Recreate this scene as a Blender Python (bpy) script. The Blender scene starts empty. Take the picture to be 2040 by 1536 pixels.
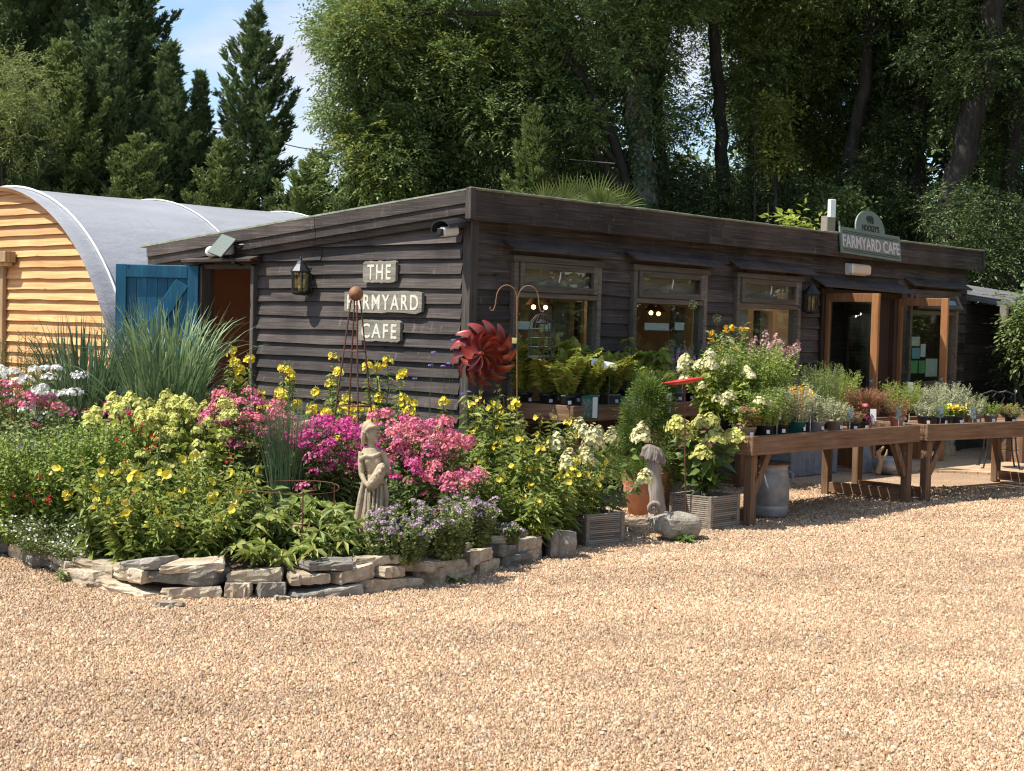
import bpy, math, random
import numpy as np
from mathutils import Vector, Matrix, Euler
S = bpy.context.scene
COL = S.collection
PI = math.pi
R = math.radians
rnd = random.Random(7)

# ------------------------------------------------------------------ camera
F = 3000.0                       # focal length in pixels of a 2040 x 1536 picture
rho = math.atan(.0252); pit = math.atan(120.5 / F)
Hx = Vector((1, 0, 0)); Fw = Vector((0, math.cos(pit), -math.sin(pit))); Up = Vector((0, math.sin(pit), math.cos(pit)))
cr = math.cos(rho) * Hx + math.sin(rho) * Up
cu = -math.sin(rho) * Hx + math.cos(rho) * Up
EYE = Vector((0, 0, 1.6))
cam = bpy.data.cameras.new('camera'); camo = bpy.data.objects.new('camera', cam); COL.objects.link(camo)
M = Matrix((cr, cu, -Fw)).transposed().to_4x4(); M.translation = EYE
camo.matrix_world = M
cam.sensor_fit = 'HORIZONTAL'; cam.sensor_width = 36; cam.lens = F / 2040 * 36
cam.clip_start = .05; cam.clip_end = 2000
S.camera = camo

def ray(x, y):
    x = float(x); y = float(y)
    return Fw + (x - 1020) / F * cr - (y - 768) / F * cu
def G(x, y, z=0.0):
    d = ray(x, y); k = (z - 1.6) / d.z
    return Vector((d.x * k, d.y * k, z))
def at(x, y, Y):
    d = ray(x, y); return EYE + d * (float(Y) / d.y)
def zof(x, y, Y): return at(x, y, Y).z

# the cafe's front corner and its two walls: A runs along the windows, B along the signs
CX, CY = -.4095, 13.4
TH = R(48.2); TL = TH - PI / 2
A2 = Vector((math.cos(TH), math.sin(TH), 0)); B2 = Vector((-math.sin(TH), math.cos(TH), 0))
C0 = Vector((CX, CY, 0))
def bw(s, t, z=0): return C0 + A2 * s + B2 * t + Vector((0, 0, z))

# ------------------------------------------------------------------ bookkeeping
def tag(o, label, cat, group=None):
    o['label'] = label; o['category'] = cat
    if group: o['group'] = group
    return o
def thing(name, label, cat, loc=(0, 0, 0), rz=0, group=None):
    o = bpy.data.objects.new(name, None); COL.objects.link(o)
    o.empty_display_size = .1
    o.location = loc; o.rotation_euler = (0, 0, rz)
    return tag(o, label, cat, group)
def link(name, me, mat, parent=None, loc=None, rot=None):
    o = bpy.data.objects.new(name, me); COL.objects.link(o)
    if mat and len(me.materials) == 0: me.materials.append(mat)
    if parent: o.parent = parent
    if loc is not None: o.location = loc
    if rot is not None: o.rotation_euler = rot
    return o
def struct(o): o['kind'] = 'structure'; return o
def copy_thing(r, loc, rz, label, group=None):
    c = r.copy(); COL.objects.link(c); c.location = loc; c.rotation_euler = (0, 0, rz); c['label'] = label
    if group: c['group'] = group
    for ch in list(r.children):
        k = ch.copy(); COL.objects.link(k); k.parent = c
        for g in ch.children:
            q = g.copy(); COL.objects.link(q); q.parent = k
    return c

# ------------------------------------------------------------------ mesh builder
class MB:
    def __init__(s): s.v = []; s.f = []
    def add(s, vs, fs):
        o = len(s.v); s.v += [tuple(p) for p in vs]; s.f += [tuple(i + o for i in q) for q in fs]; return s
    def box(s, c, d, rot=None, jit=0):
        x, y, z = d[0] / 2, d[1] / 2, d[2] / 2
        P = [Vector((a * x, b * y, e * z)) for a in (-1, 1) for b in (-1, 1) for e in (-1, 1)]
        if rot is not None:
            rm = rot if isinstance(rot, Matrix) else Euler(rot).to_matrix()
            P = [rm @ p for p in P]
        c = Vector(c)
        return s.add([p + c + Vector((rnd.uniform(-jit, jit), rnd.uniform(-jit, jit), rnd.uniform(-jit, jit))) for p in P],
                     [(0, 1, 3, 2), (4, 6, 7, 5), (0, 4, 5, 1), (2, 3, 7, 6), (0, 2, 6, 4), (1, 5, 7, 3)])
    def rb(s, c, d, b=.004, rot=None):            # box with chamfered edges
        x, y, z = d[0] / 2, d[1] / 2, d[2] / 2
        bm_v = []; c = Vector(c)
        rm = None if rot is None else (rot if isinstance(rot, Matrix) else Euler(rot).to_matrix())
        b = min(b, x * .45, y * .45, z * .45)
        idx = {}
        for i, sx in enumerate((-1, 1)):
            for j, sy in enumerate((-1, 1)):
                for k, sz in enumerate((-1, 1)):
                    for ax in range(3):
                        p = [sx * x, sy * y, sz * z]
                        for q in range(3):
                            if q != ax: p[q] -= (sx, sy, sz)[q] * b
                        p = Vector(p)
                        idx[(i, j, k, ax)] = len(bm_v)
                        bm_v.append((rm @ p if rm else p) + c)
        fs = []
        for ax in range(3):
            u, w = (ax + 1) % 3, (ax + 2) % 3
            for sgn in (0, 1):
                q = []
                for (m, n) in ((0, 0), (1, 0), (1, 1), (0, 1)):
                    key = [0, 0, 0]; key[ax] = sgn; key[u] = m; key[w] = n
                    q.append(idx[tuple(key) + (ax,)])
                fs.append(tuple(q if sgn else q[::-1]))
            for m in (0, 1):
                for n in (0, 1):
                    k0 = [0, 0, 0]; k0[u] = m; k0[w] = n; k1 = list(k0); k1[ax] = 1
                    q = (idx[tuple(k0) + (u,)], idx[tuple(k1) + (u,)], idx[tuple(k1) + (w,)], idx[tuple(k0) + (w,)])
                    fs.append(q)
        for i in (0, 1):
            for j in (0, 1):
                for k in (0, 1): fs.append(tuple(idx[(i, j, k, a)] for a in range(3)))
        return s.add(bm_v, fs)
    def bar(s, p, q, w, h, up=(0, 0, 1), b=.004):
        p = Vector(p); q = Vector(q); x = (q - p); L = x.length; x.normalize()
        up = Vector(up)
        if abs(x.dot(up)) > .98: up = Vector((1, 0, 0)) if abs(x.x) < .9 else Vector((0, 1, 0))
        y = up.cross(x).normalized(); z = x.cross(y)
        return s.rb((p + q) / 2, (L, w, h), b, Matrix((x, y, z)).transposed())
    def tube(s, pts, rad, n=8, cap=True):
        pts = [Vector(p) for p in pts]; m = len(pts)
        rad = rad if hasattr(rad, '__len__') else [rad] * m
        o = len(s.v); prev = None
        for i, p in enumerate(pts):
            t = (pts[min(i + 1, m - 1)] - pts[max(i - 1, 0)]).normalized()
            if prev is None:
                ref = Vector((0, 0, 1)) if abs(t.z) < .9 else Vector((1, 0, 0))
                u = t.cross(ref).normalized()
            else: u = (prev - t * prev.dot(t)).normalized()
            prev = u; w = t.cross(u)
            for k in range(n):
                a = 2 * PI * k / n
                s.v.append(tuple(p + (u * math.cos(a) + w * math.sin(a)) * rad[i]))
        for i in range(m - 1):
            for k in range(n):
                k2 = (k + 1) % n
                s.f.append((o + i * n + k, o + i * n + k2, o + (i + 1) * n + k2, o + (i + 1) * n + k))
        if cap:
            s.f.append(tuple(o + k for k in range(n))[::-1]); s.f.append(tuple(o + (m - 1) * n + k for k in range(n)))
        return s
    def lathe(s, prof, n=24, c=(0, 0, 0), sx=1, sy=1):
        o = len(s.v); m = len(prof)
        for (r, z) in prof:
            for k in range(n):
                a = 2 * PI * k / n
                s.v.append((c[0] + r * math.cos(a) * sx, c[1] + r * math.sin(a) * sy, c[2] + z))
        for i in range(m - 1):
            for k in range(n):
                k2 = (k + 1) % n
                s.f.append((o + i * n + k, o + i * n + k2, o + (i + 1) * n + k2, o + (i + 1) * n + k))
        s.f.append(tuple(o + k for k in range(n))[::-1]); s.f.append(tuple(o + (m - 1) * n + k for k in range(n)))
        return s
    def ball(s, c, r, n=14, m=8):
        if not hasattr(r, '__len__'): r = (r, r, r)
        o = len(s.v); s.v.append((c[0], c[1], c[2] - r[2]))
        for i in range(1, m):
            t = -PI / 2 + PI * i / m
            for k in range(n):
                a = 2 * PI * k / n
                s.v.append((c[0] + r[0] * math.cos(t) * math.cos(a), c[1] + r[1] * math.cos(t) * math.sin(a), c[2] + r[2] * math.sin(t)))
        s.v.append((c[0], c[1], c[2] + r[2])); e = len(s.v) - 1
        for k in range(n):
            k2 = (k + 1) % n
            s.f.append((o, o + 1 + k2, o + 1 + k)); s.f.append((e, o + 1 + (m - 2) * n + k, o + 1 + (m - 2) * n + k2))
            for i in range(m - 2):
                s.f.append((o + 1 + i * n + k, o + 1 + i * n + k2, o + 1 + (i + 1) * n + k2, o + 1 + (i + 1) * n + k))
        return s
    def prism(s, poly, y0, y1):                   # polygon in x,z pushed along y
        n = len(poly)
        vs = [(x, y0, z) for x, z in poly] + [(x, y1, z) for x, z in poly]
        return s.add(vs, [tuple(range(n)), tuple(range(n, 2 * n))[::-1]] + [(i, i + n, (i + 1) % n + n, (i + 1) % n) for i in range(n)])
    def slab(s, poly, z0, z1):                    # polygon in x,y pushed along z
        n = len(poly)
        vs = [(x, y, z0) for x, y in poly] + [(x, y, z1) for x, y in poly]
        return s.add(vs, [tuple(range(n))[::-1], tuple(range(n, 2 * n))] + [(i, (i + 1) % n, (i + 1) % n + n, i + n) for i in range(n)])
    def each(s, name, mat, parent=None, smooth=False, loc=None, rot=None, gap=.003):
        """build every piece that touches no other as a part of its own"""
        par = list(range(len(s.v)))
        def root(i):
            while par[i] != i: par[i] = par[par[i]]; i = par[i]
            return i
        for f in s.f:
            for i in f[1:]: par[root(i)] = root(f[0])
        isl = {}
        for i in range(len(s.v)): isl.setdefault(root(i), []).append(i)
        bx = [[set(v), [min(s.v[i][k] for i in v) - gap for k in range(3)], [max(s.v[i][k] for i in v) + gap for k in range(3)]] for v in isl.values()]
        go = True
        while go:
            go = False
            for a in range(len(bx)):
                for b in range(len(bx) - 1, a, -1):
                    if all(bx[a][1][k] <= bx[b][2][k] and bx[b][1][k] <= bx[a][2][k] for k in range(3)):
                        bx[a] = [bx[a][0] | bx[b][0], [min(x) for x in zip(bx[a][1], bx[b][1])], [max(x) for x in zip(bx[a][2], bx[b][2])]]; del bx[b]; go = True
        out = []
        for v, _, _ in bx:
            ids = sorted(v); mp = {i: n for n, i in enumerate(ids)}; q = MB(); q.v = [s.v[i] for i in ids]
            q.f = [tuple(mp[i] for i in f) for f in s.f if f[0] in v]; out.append(q.build(name, mat, parent, smooth, loc, rot))
        return out
    def build(s, name, mat, parent=None, smooth=False, loc=None, rot=None):
        me = bpy.data.meshes.new(name); me.from_pydata(s.v, [], s.f)
        me.update()
        import bmesh
        b = bmesh.new(); b.from_mesh(me); bmesh.ops.recalc_face_normals(b, faces=b.faces); b.to_mesh(me); b.free()
        if smooth:
            me.polygons.foreach_set('use_smooth', [True] * len(me.polygons))
        return link(name, me, mat, parent, loc, rot)

def npmesh(name, V, Fc, smooth=False):
    """V (n,3) float, Fc (m,k) int: fast mesh of k-gons"""
    me = bpy.data.meshes.new(name)
    n, (m, k) = len(V), Fc.shape
    me.vertices.add(n); me.vertices.foreach_set('co', np.ascontiguousarray(V, dtype=np.float32).ravel())
    me.loops.add(m * k); me.loops.foreach_set('vertex_index', np.ascontiguousarray(Fc, dtype=np.int32).ravel())
    me.polygons.add(m); me.polygons.foreach_set('loop_start', np.arange(0, m * k, k, dtype=np.int32))
    if smooth: me.polygons.foreach_set('use_smooth', np.ones(m, dtype=bool))
    me.update(calc_edges=True)
    return me

def nrm(v): return v / (np.linalg.norm(v, axis=-1, keepdims=True) + 1e-9)
def rv(g, n): return nrm(g.normal(size=(n, 3)))

class Leaves:
    """a heap of small folded leaf blades, each one its own island"""
    def __init__(s): s.V = []; s.T = []; s.n = 0
    def add(s, P, D, N, L, W, fold=.18, droop=0., shape=.45):
        P = np.asarray(P, float); m = len(P)
        if m == 0: return s
        D = nrm(np.asarray(D, float)); N = np.asarray(N, float)
        Sd = nrm(np.cross(D, N)); N = np.cross(Sd, D)
        L = np.broadcast_to(np.asarray(L, float), (m,))[:, None]; W = np.broadcast_to(np.asarray(W, float), (m,))[:, None]
        dz = np.array([[0, 0, 1.]])
        a = P + D * L * shape
        v = np.stack([P, a + Sd * W / 2 + N * W * fold, P + D * L - dz * droop * L, a - Sd * W / 2 + N * W * fold], 1).reshape(-1, 3)
        q = np.arange(m)[:, None] * 4 + s.n
        s.V.append(v); s.T.append(np.concatenate([q + [[0, 1, 2]], q + [[0, 2, 3]]], 1).reshape(-1, 3)); s.n += 4 * m
        return s
    def ribbons(s, C, W, side):
        """C (n,K,3) curves, W (n,) or scalar width, side (n,3); blades tapering to a point"""
        n, K, _ = C.shape
        w = np.broadcast_to(np.asarray(W, float), (n,))[:, None, None] * (1 - np.linspace(0, 1, K) ** 2.2 * .95)[None, :, None] / 2
        sd = nrm(side)[:, None, :]
        v = np.stack([C - sd * w, C + sd * w], 2).reshape(-1, 3)
        i = (np.arange(n)[:, None] * K + np.arange(K - 1)[None, :]).ravel() * 2 + s.n
        q = i[:, None]
        s.V.append(v); s.T.append(np.concatenate([q + [[0, 1, 3]], q + [[0, 3, 2]]], 1).reshape(-1, 3)); s.n += len(v)
        return s
    def stalks(s, C, r):
        """thin three sided stalks along curves C (n,K,3)"""
        n, K, _ = C.shape
        ang = np.arange(3) * 2 * PI / 3
        off = np.stack([np.cos(ang), np.sin(ang), ang * 0], 1)
        rr = np.broadcast_to(np.asarray(r, float), (n,))[:, None, None, None] * (1 - .5 * np.linspace(0, 1, K))[None, :, None, None]
        v = (C[:, :, None, :] + off[None, None] * rr).reshape(-1, 3)
        i = ((np.arange(n)[:, None] * K + np.arange(K - 1)[None, :]).ravel() * 3 + s.n)[:, None]
        T = []
        for k in range(3):
            k2 = (k + 1) % 3
            T += [i + [[k, k2, 3 + k2]], i + [[k, 3 + k2, 3 + k]]]
        s.V.append(v); s.T.append(np.concatenate(T, 1).reshape(-1, 3)); s.n += len(v)
        return s
    def florets(s, P, N, r, k=5, cup=.25, w=.75):
        """k petals round each point P, facing N"""
        P = np.asarray(P, float); N = nrm(np.asarray(N, float)); m = len(P)
        if m == 0: return s
        ref = np.where(np.abs(N[:, 2:3]) < .9, np.array([[0, 0, 1.]]), np.array([[1., 0, 0]]))
        u = nrm(np.cross(N, ref)); q = np.cross(N, u)
        r = np.broadcast_to(np.asarray(r, float), (m,))
        a0 = np.arange(m) * 1.7
        for j in range(k):
            a = (a0 + 2 * PI * j / k)[:, None]
            d = u * np.cos(a) + q * np.sin(a) + N * cup
            s.add(P, d, N, r, r * w * (6.0 / k) * .85, fold=.05, shape=.62)
        return s
    def heads(s, name, mat, parent, z=0., cell=.045, most=100):
        """flowers: each separate head a part of its own; too many of them stay one mesh"""
        V = np.concatenate(s.V); T = np.concatenate(s.T); cen = V[T].mean(1); key = np.floor(cen / cell).astype(int)
        cells = {}
        for n, k in enumerate(map(tuple, key)): cells.setdefault(k, []).append(n)
        seen = set(); groups = []
        for k in cells:
            if k in seen: continue
            st = [k]; seen.add(k); g_ = []
            while st:
                c = st.pop(); g_ += cells[c]
                for dx in (-1, 0, 1):
                    for dy in (-1, 0, 1):
                        for dz in (-1, 0, 1):
                            q = (c[0] + dx, c[1] + dy, c[2] + dz)
                            if q in cells and q not in seen: seen.add(q); st.append(q)
            groups.append(g_)
        many = len(groups) > most
        if many: groups = [list(range(len(T)))]
        for g_ in groups:
            t = T[g_]; u, inv = np.unique(t, return_inverse=True)
            o = link(name, npmesh(name, V[u], inv.reshape(t.shape)), mat, parent)
            if z: o.location = (0, 0, z)
            if many: o['kind'] = 'stuff'
    def build(s, name, mat, parent=None):
        me = npmesh(name, np.concatenate(s.V), np.concatenate(s.T))
        return link(name, me, mat, parent)
# ------------------------------------------------------------------ materials
def newmat(name):
    m = bpy.data.materials.new(name); m.use_nodes = True
    nt = m.node_tree; b = nt.nodes['Principled BSDF']
    return m, nt, b
def N(nt, t, **kw):
    n = nt.nodes.new(t)
    for k, v in kw.items():
        if k in n.inputs: n.inputs[k].default_value = v
        else: setattr(n, k, v)
    return n
def ramp(nt, fac, stops, interp='LINEAR'):
    r = nt.nodes.new('ShaderNodeValToRGB'); r.color_ramp.interpolation = interp
    e = r.color_ramp.elements
    while len(e) < len(stops): e.new(.5)
    for i, (p, c) in enumerate(stops):
        e[i].position = p; e[i].color = (c[0], c[1], c[2], 1)
    nt.links.new(fac, r.inputs[0]); return r.outputs[0]
def mixc(nt, f, a, b, mode='MIX'):
    n = nt.nodes.new('ShaderNodeMix'); n.data_type = 'RGBA'; n.blend_type = mode
    for sock, val in ((n.inputs[0], f), (n.inputs[6], a), (n.inputs[7], b)):
        if hasattr(val, 'links'): nt.links.new(val, sock)
        else: sock.default_value = val if not isinstance(val, tuple) else (val + (1,) if len(val) == 3 else val)
    return n.outputs[2]
def coord(nt, kind='Object', scale=(1, 1, 1), rot=(0, 0, 0)):
    t = nt.nodes.new('ShaderNodeTexCoord'); m = nt.nodes.new('ShaderNodeMapping')
    m.inputs['Scale'].default_value = scale; m.inputs['Rotation'].default_value = rot
    nt.links.new(t.outputs[kind], m.inputs[0]); return m.outputs[0]
def noise(nt, vec, scale, detail=4, rough=.55, out='Fac'):
    n = N(nt, 'ShaderNodeTexNoise', Scale=scale, Detail=detail, Roughness=rough)
    nt.links.new(vec, n.inputs['Vector']); return n.outputs[out]
def bump(nt, b, h, strength=.3, dist=.01):
    n = N(nt, 'ShaderNodeBump', Strength=strength, Distance=dist)
    nt.links.new(h, n.inputs['Height']); nt.links.new(n.outputs[0], b.inputs['Normal'])
def island(nt):
    return nt.nodes.new('ShaderNodeNewGeometry').outputs['Random Per Island']

def plain(name, c, rough=.6, metal=0., var=.15, scale=12, bs=.1):
    m, nt, b = newmat(name)
    v = coord(nt); f = noise(nt, v, scale, 5)
    d = tuple(x * (1 - var) for x in c); e = tuple(min(1, x * (1 + var)) for x in c)
    nt.links.new(ramp(nt, f, [(.3, d), (.7, e)]), b.inputs['Base Color'])
    b.inputs['Roughness'].default_value = rough; b.inputs['Metallic'].default_value = metal
    if bs: bump(nt, b, noise(nt, v, scale * 4, 4), bs, .004)
    return m

def wood(name, dark, mid, light, axis=0, grain=60, rough=.75, knots=True, bs=.35, per=.35, along=2.2, fleck=None):
    """sawn timber: grain stretched along one local axis, each board its own tone"""
    m, nt, b = newmat(name)
    sc = [grain, grain, grain]; sc[axis] = along
    v = coord(nt, 'Object', tuple(sc))
    isl = island(nt)
    off = N(nt, 'ShaderNodeVectorMath', operation='ADD'); nt.links.new(v, off.inputs[0])
    cmb = N(nt, 'ShaderNodeCombineXYZ')
    mul = N(nt, 'ShaderNodeMath', operation='MULTIPLY'); mul.inputs[1].default_value = 37.0
    nt.links.new(isl, mul.inputs[0])
    for i in range(3): nt.links.new(mul.outputs[0], cmb.inputs[i])
    nt.links.new(cmb.outputs[0], off.inputs[1]); v2 = off.outputs[0]
    g = noise(nt, v2, 1.0, 6, .62)
    col = ramp(nt, g, [(.28, dark), (.52, mid), (.75, light)])
    # broad weathering
    w = noise(nt, coord(nt, 'Object', (1.3, 1.3, 1.3)), 1.4, 4)
    col = mixc(nt, ramp(nt, w, [(.35, (0, 0, 0)), (.7, (.45, .45, .45))]), col, light)
    hv = N(nt, 'ShaderNodeHueSaturation')
    mr = N(nt, 'ShaderNodeMapRange'); mr.inputs[3].default_value = 1 - per; mr.inputs[4].default_value = 1 + per
    nt.links.new(isl, mr.inputs[0]); nt.links.new(mr.outputs[0], hv.inputs['Value']); nt.links.new(col, hv.inputs['Color'])
    col = hv.outputs[0]
    if knots:
        sk = [5, 5, 5]; sk[axis] = 2.2
        vk = coord(nt, 'Object', tuple(sk))
        vo = N(nt, 'ShaderNodeTexVoronoi', Scale=1.0); nt.links.new(vk, vo.inputs['Vector'])
        kf = ramp(nt, vo.outputs['Distance'], [(.03, (1, 1, 1)), (.10, (0, 0, 0))])
        col = mixc(nt, kf, col, tuple(x * .55 for x in dark))
    if fleck:                                      # pale resin runs bleeding down across the grain
        sf = [3.2, 3.2, 3.2]; sf[axis] = 11
        fl = noise(nt, coord(nt, 'Object', tuple(sf)), 1.5, 5, .7)
        col = mixc(nt, ramp(nt, fl, [(.60, (0, 0, 0)), (.70, (.55, .55, .55))]), col, fleck)
    nt.links.new(col, b.inputs['Base Color'])
    b.inputs['Roughness'].default_value = rough; b.inputs['Specular IOR Level'].default_value = .3
    bump(nt, b, g, bs, .006)
    return m

def leafmat(name, cols, trans=.38, rough=.5, spec=.3, gain=1.75):
    """blades of mixed tone, light showing through them"""
    m, nt, b = newmat(name)
    isl = island(nt)
    n = len(cols); cols = [((q[0] * .94 + q[1] * .06) * 1.16 * gain, q[1] * .97 * gain, (q[2] * .9 + q[0] * .06) * .86 * gain) if gain > 1 else q for q in cols]
    c = ramp(nt, isl, [(i / (n - 1), cols[i]) for i in range(n)])
    v = coord(nt); f = noise(nt, v, 2.2, 3)
    hs = N(nt, 'ShaderNodeHueSaturation'); mr = N(nt, 'ShaderNodeMapRange')
    mr.inputs[1].default_value = .3; mr.inputs[2].default_value = .7; mr.inputs[3].default_value = .72; mr.inputs[4].default_value = 1.3
    nt.links.new(f, mr.inputs[0]); nt.links.new(mr.outputs[0], hs.inputs['Value']); nt.links.new(c, hs.inputs['Color'])
    nt.links.new(hs.outputs[0], b.inputs['Base Color'])
    b.inputs['Roughness'].default_value = rough; b.inputs['Specular IOR Level'].default_value = spec
    if trans:
        t = nt.nodes.new('ShaderNodeBsdfTranslucent'); nt.links.new(hs.outputs[0], t.inputs[0])
        mx = nt.nodes.new('ShaderNodeMixShader'); mx.inputs[0].default_value = trans
        nt.links.new(b.outputs[0], mx.inputs[1]); nt.links.new(t.outputs[0], mx.inputs[2])
        nt.links.new(mx.outputs[0], nt.nodes['Material Output'].inputs[0])
    return m

def stonemat(name, cols, scale=5, lich=True, bs=.6, crev=False):
    m, nt, b = newmat(name)
    oi = nt.nodes.new('ShaderNodeObjectInfo')
    v = coord(nt)
    n1 = noise(nt, v, scale, 7, .65); n2 = noise(nt, v, scale * 5, 5, .7)
    c = ramp(nt, n1, [(.3, cols[0]), (.5, cols[1]), (.7, cols[2])])
    c = mixc(nt, ramp(nt, n2, [(.45, (0, 0, 0)), (.75, (.5, .5, .5))]), c, cols[0])
    hs = N(nt, 'ShaderNodeHueSaturation'); mr = N(nt, 'ShaderNodeMapRange'); mr.inputs[3].default_value = .72; mr.inputs[4].default_value = 1.25
    nt.links.new(oi.outputs['Random'], mr.inputs[0]); nt.links.new(mr.outputs[0], hs.inputs['Value']); nt.links.new(c, hs.inputs['Color']); c = hs.outputs[0]
    if lich:
        n3 = noise(nt, v, scale * 2.3, 6, .75)
        c = mixc(nt, ramp(nt, n3, [(.58, (0, 0, 0)), (.66, (.75, .75, .75))]), c, (.10, .095, .08))
    if crev:                                       # darker brown in the hollows of the carving
        ge = nt.nodes.new('ShaderNodeNewGeometry'); c = mixc(nt, ramp(nt, ge.outputs['Pointiness'], [(.44, (.8, .8, .8)), (.50, (0, 0, 0))]), c, (.10, .075, .05))
    nt.links.new(c, b.inputs['Base Color']); b.inputs['Roughness'].default_value = .9; b.inputs['Specular IOR Level'].default_value = .2
    ad = N(nt, 'ShaderNodeMath', operation='ADD'); nt.links.new(n1, ad.inputs[0]); nt.links.new(n2, ad.inputs[1])
    bump(nt, b, ad.outputs[0], bs, .02)
    return m

def glassmat(name, tint=(.9, .95, .93), refl=1.0):
    m, nt, b = newmat(name)
    tr = nt.nodes.new('ShaderNodeBsdfTransparent'); tr.inputs[0].default_value = tint + (1,)
    gl = nt.nodes.new('ShaderNodeBsdfGlossy'); gl.inputs['Roughness'].default_value = .015; gl.inputs[0].default_value = (refl, refl, refl, 1)
    fr = N(nt, 'ShaderNodeFresnel', IOR=1.5)
    ge = nt.nodes.new('ShaderNodeNewGeometry'); io = N(nt, 'ShaderNodeMath', operation='MULTIPLY_ADD'); io.inputs[1].default_value = -.8333; io.inputs[2].default_value = 1.5
    nt.links.new(ge.outputs['Backfacing'], io.inputs[0]); nt.links.new(io.outputs[0], fr.inputs['IOR'])     # same reflection from both sides of the thin pane
    v = coord(nt); bp = N(nt, 'ShaderNodeBump', Strength=.03, Distance=.02); nt.links.new(noise(nt, v, 3.0, 2), bp.inputs['Height'])
    nt.links.new(bp.outputs[0], gl.inputs['Normal'])
    mx = nt.nodes.new('ShaderNodeMixShader')
    nt.links.new(fr.outputs[0], mx.inputs[0]); nt.links.new(tr.outputs[0], mx.inputs[1]); nt.links.new(gl.outputs[0], mx.inputs[2])
    nt.links.new(mx.outputs[0], nt.nodes['Material Output'].inputs[0]); nt.nodes.remove(b)
    return m
def emitmat(name, c, st):
    m, nt, b = newmat(name); b.inputs['Base Color'].default_value = c + (1,)
    b.inputs['Emission Color'].default_value = c + (1,); b.inputs['Emission Strength'].default_value = st
    return m

def gravelmat(name, stones):
    m, nt, b = newmat(name)
    cols = [(.0, (.31, .18, .10)), (.14, (.50, .335, .195)), (.34, (.60, .425, .265)), (.52, (.46, .29, .17)), (.66, (.64, .485, .325)), (.80, (.38, .285, .21)), (.87, (.54, .345, .22)), (.95, (.64, .53, .38))]
    if stones:
        c = ramp(nt, island(nt), cols, 'CONSTANT')
    else:
        v = coord(nt)
        vo = N(nt, 'ShaderNodeTexVoronoi', Scale=105.0); nt.links.new(v, vo.inputs['Vector'])
        sp = nt.nodes.new('ShaderNodeSeparateColor'); nt.links.new(vo.outputs['Color'], sp.inputs[0])
        c = ramp(nt, sp.outputs[0], cols, 'CONSTANT')
        c = mixc(nt, ramp(nt, vo.outputs['Distance'], [(.35, (0, 0, 0)), (.8, (.8, .8, .8))]), c, (.20, .125, .07))
        bump(nt, b, vo.outputs['Distance'], -.9, .012)
    v2 = coord(nt); big = noise(nt, coord(nt, 'Object', (.30, 1.0, 1), (0, 0, .5)), 1.1, 5, .6); big2 = noise(nt, v2, 2.6, 5, .65)
    hs = N(nt, 'ShaderNodeHueSaturation'); mr = N(nt, 'ShaderNodeMapRange')
    ad = N(nt, 'ShaderNodeMath', operation='ADD'); nt.links.new(big, ad.inputs[0]); nt.links.new(big2, ad.inputs[1])
    mr.inputs[1].default_value = .7; mr.inputs[2].default_value = 1.3; mr.inputs[3].default_value = .68; mr.inputs[4].default_value = 1.06
    nt.links.new(ad.outputs[0], mr.inputs[0]); nt.links.new(mr.outputs[0], hs.inputs['Value']); nt.links.new(c, hs.inputs['Color'])
    nt.links.new(hs.outputs[0], b.inputs['Base Color'])
    b.inputs['Roughness'].default_value = .8; b.inputs['Specular IOR Level'].default_value = .25
    return m

M_ = {}
M_['board'] = wood('dark_stained_boards', (.010, .0075, .0065), (.040, .031, .027), (.15, .12, .105), 0, 80, .68, fleck=(.17, .135, .12))
M_['board_y'] = wood('dark_stained_boards_across', (.018, .013, .011), (.050, .037, .033), (.12, .095, .085), 1, 55, .62)
M_['post'] = wood('dark_stained_post', (.022, .017, .015), (.058, .047, .040), (.15, .125, .11), 2, 55, .7)
M_['frame'] = wood('weathered_window_timber', (.055, .042, .030), (.13, .105, .078), (.25, .21, .165), 0, 55, .7)
M_['frame_v'] = wood('weathered_window_timber_upright', (.045, .03, .018), (.10, .07, .045), (.19, .145, .10), 2, 55, .7)
M_['door'] = wood('orange_brown_door_timber', (.14, .050, .016), (.27, .115, .042), (.38, .19, .085), 2, 45, .5, False)
M_['door_h'] = wood('orange_brown_door_rail', (.14, .050, .016), (.27, .115, .042), (.38, .19, .085), 0, 45, .5, False)
M_['darkdoor'] = wood('dark_door_timber', (.015, .008, .005), (.035, .018, .011), (.06, .03, .02), 2, 45, .55, False)
M_['blue'] = wood('blue_painted_boards', (.005, .060, .115), (.010, .105, .19), (.03, .17, .26), 2, 30, .55, True, .25, .2)
M_['yellow'] = wood('new_yellow_cladding', (.36, .17, .06), (.56, .30, .12), (.68, .42, .20), 0, 30, .7, True, .3, .2, 1.2)
M_['bench'] = wood('brown_bench_timber', (.08, .040, .021), (.21, .118, .066), (.35, .225, .14), 0, 40, .7)
M_['bench_y'] = wood('brown_bench_timber_across', (.08, .040, .021), (.21, .118, .066), (.35, .225, .14), 1, 40, .7)
M_['bench_v'] = wood('brown_bench_leg_timber', (.075, .036, .020), (.18, .10, .057), (.31, .20, .125), 2, 40, .7)
M_['grey_wood'] = wood('silvered_grey_timber', (.12, .095, .07), (.24, .20, .155), (.36, .31, .26), 0, 50, .8)
M_['bark_v'] = wood('weathered_carved_wood', (.14, .11, .09), (.28, .24, .20), (.44, .40, .35), 2, 45, .85)
M_['cut'] = wood('cut_log', (.16, .10, .05), (.36, .24, .13), (.52, .38, .23), 2, 30, .8)
M_['signwood'] = wood('weathered_sign_board', (.085, .07, .055), (.20, .18, .145), (.33, .31, .26), 0, 40, .8)
M_['iron'] = plain('black_painted_iron', (.022, .023, .026), .45, .3)
M_['rust'] = plain('rusty_iron', (.14, .055, .028), .75, .3, .35, 20, .3)
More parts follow.
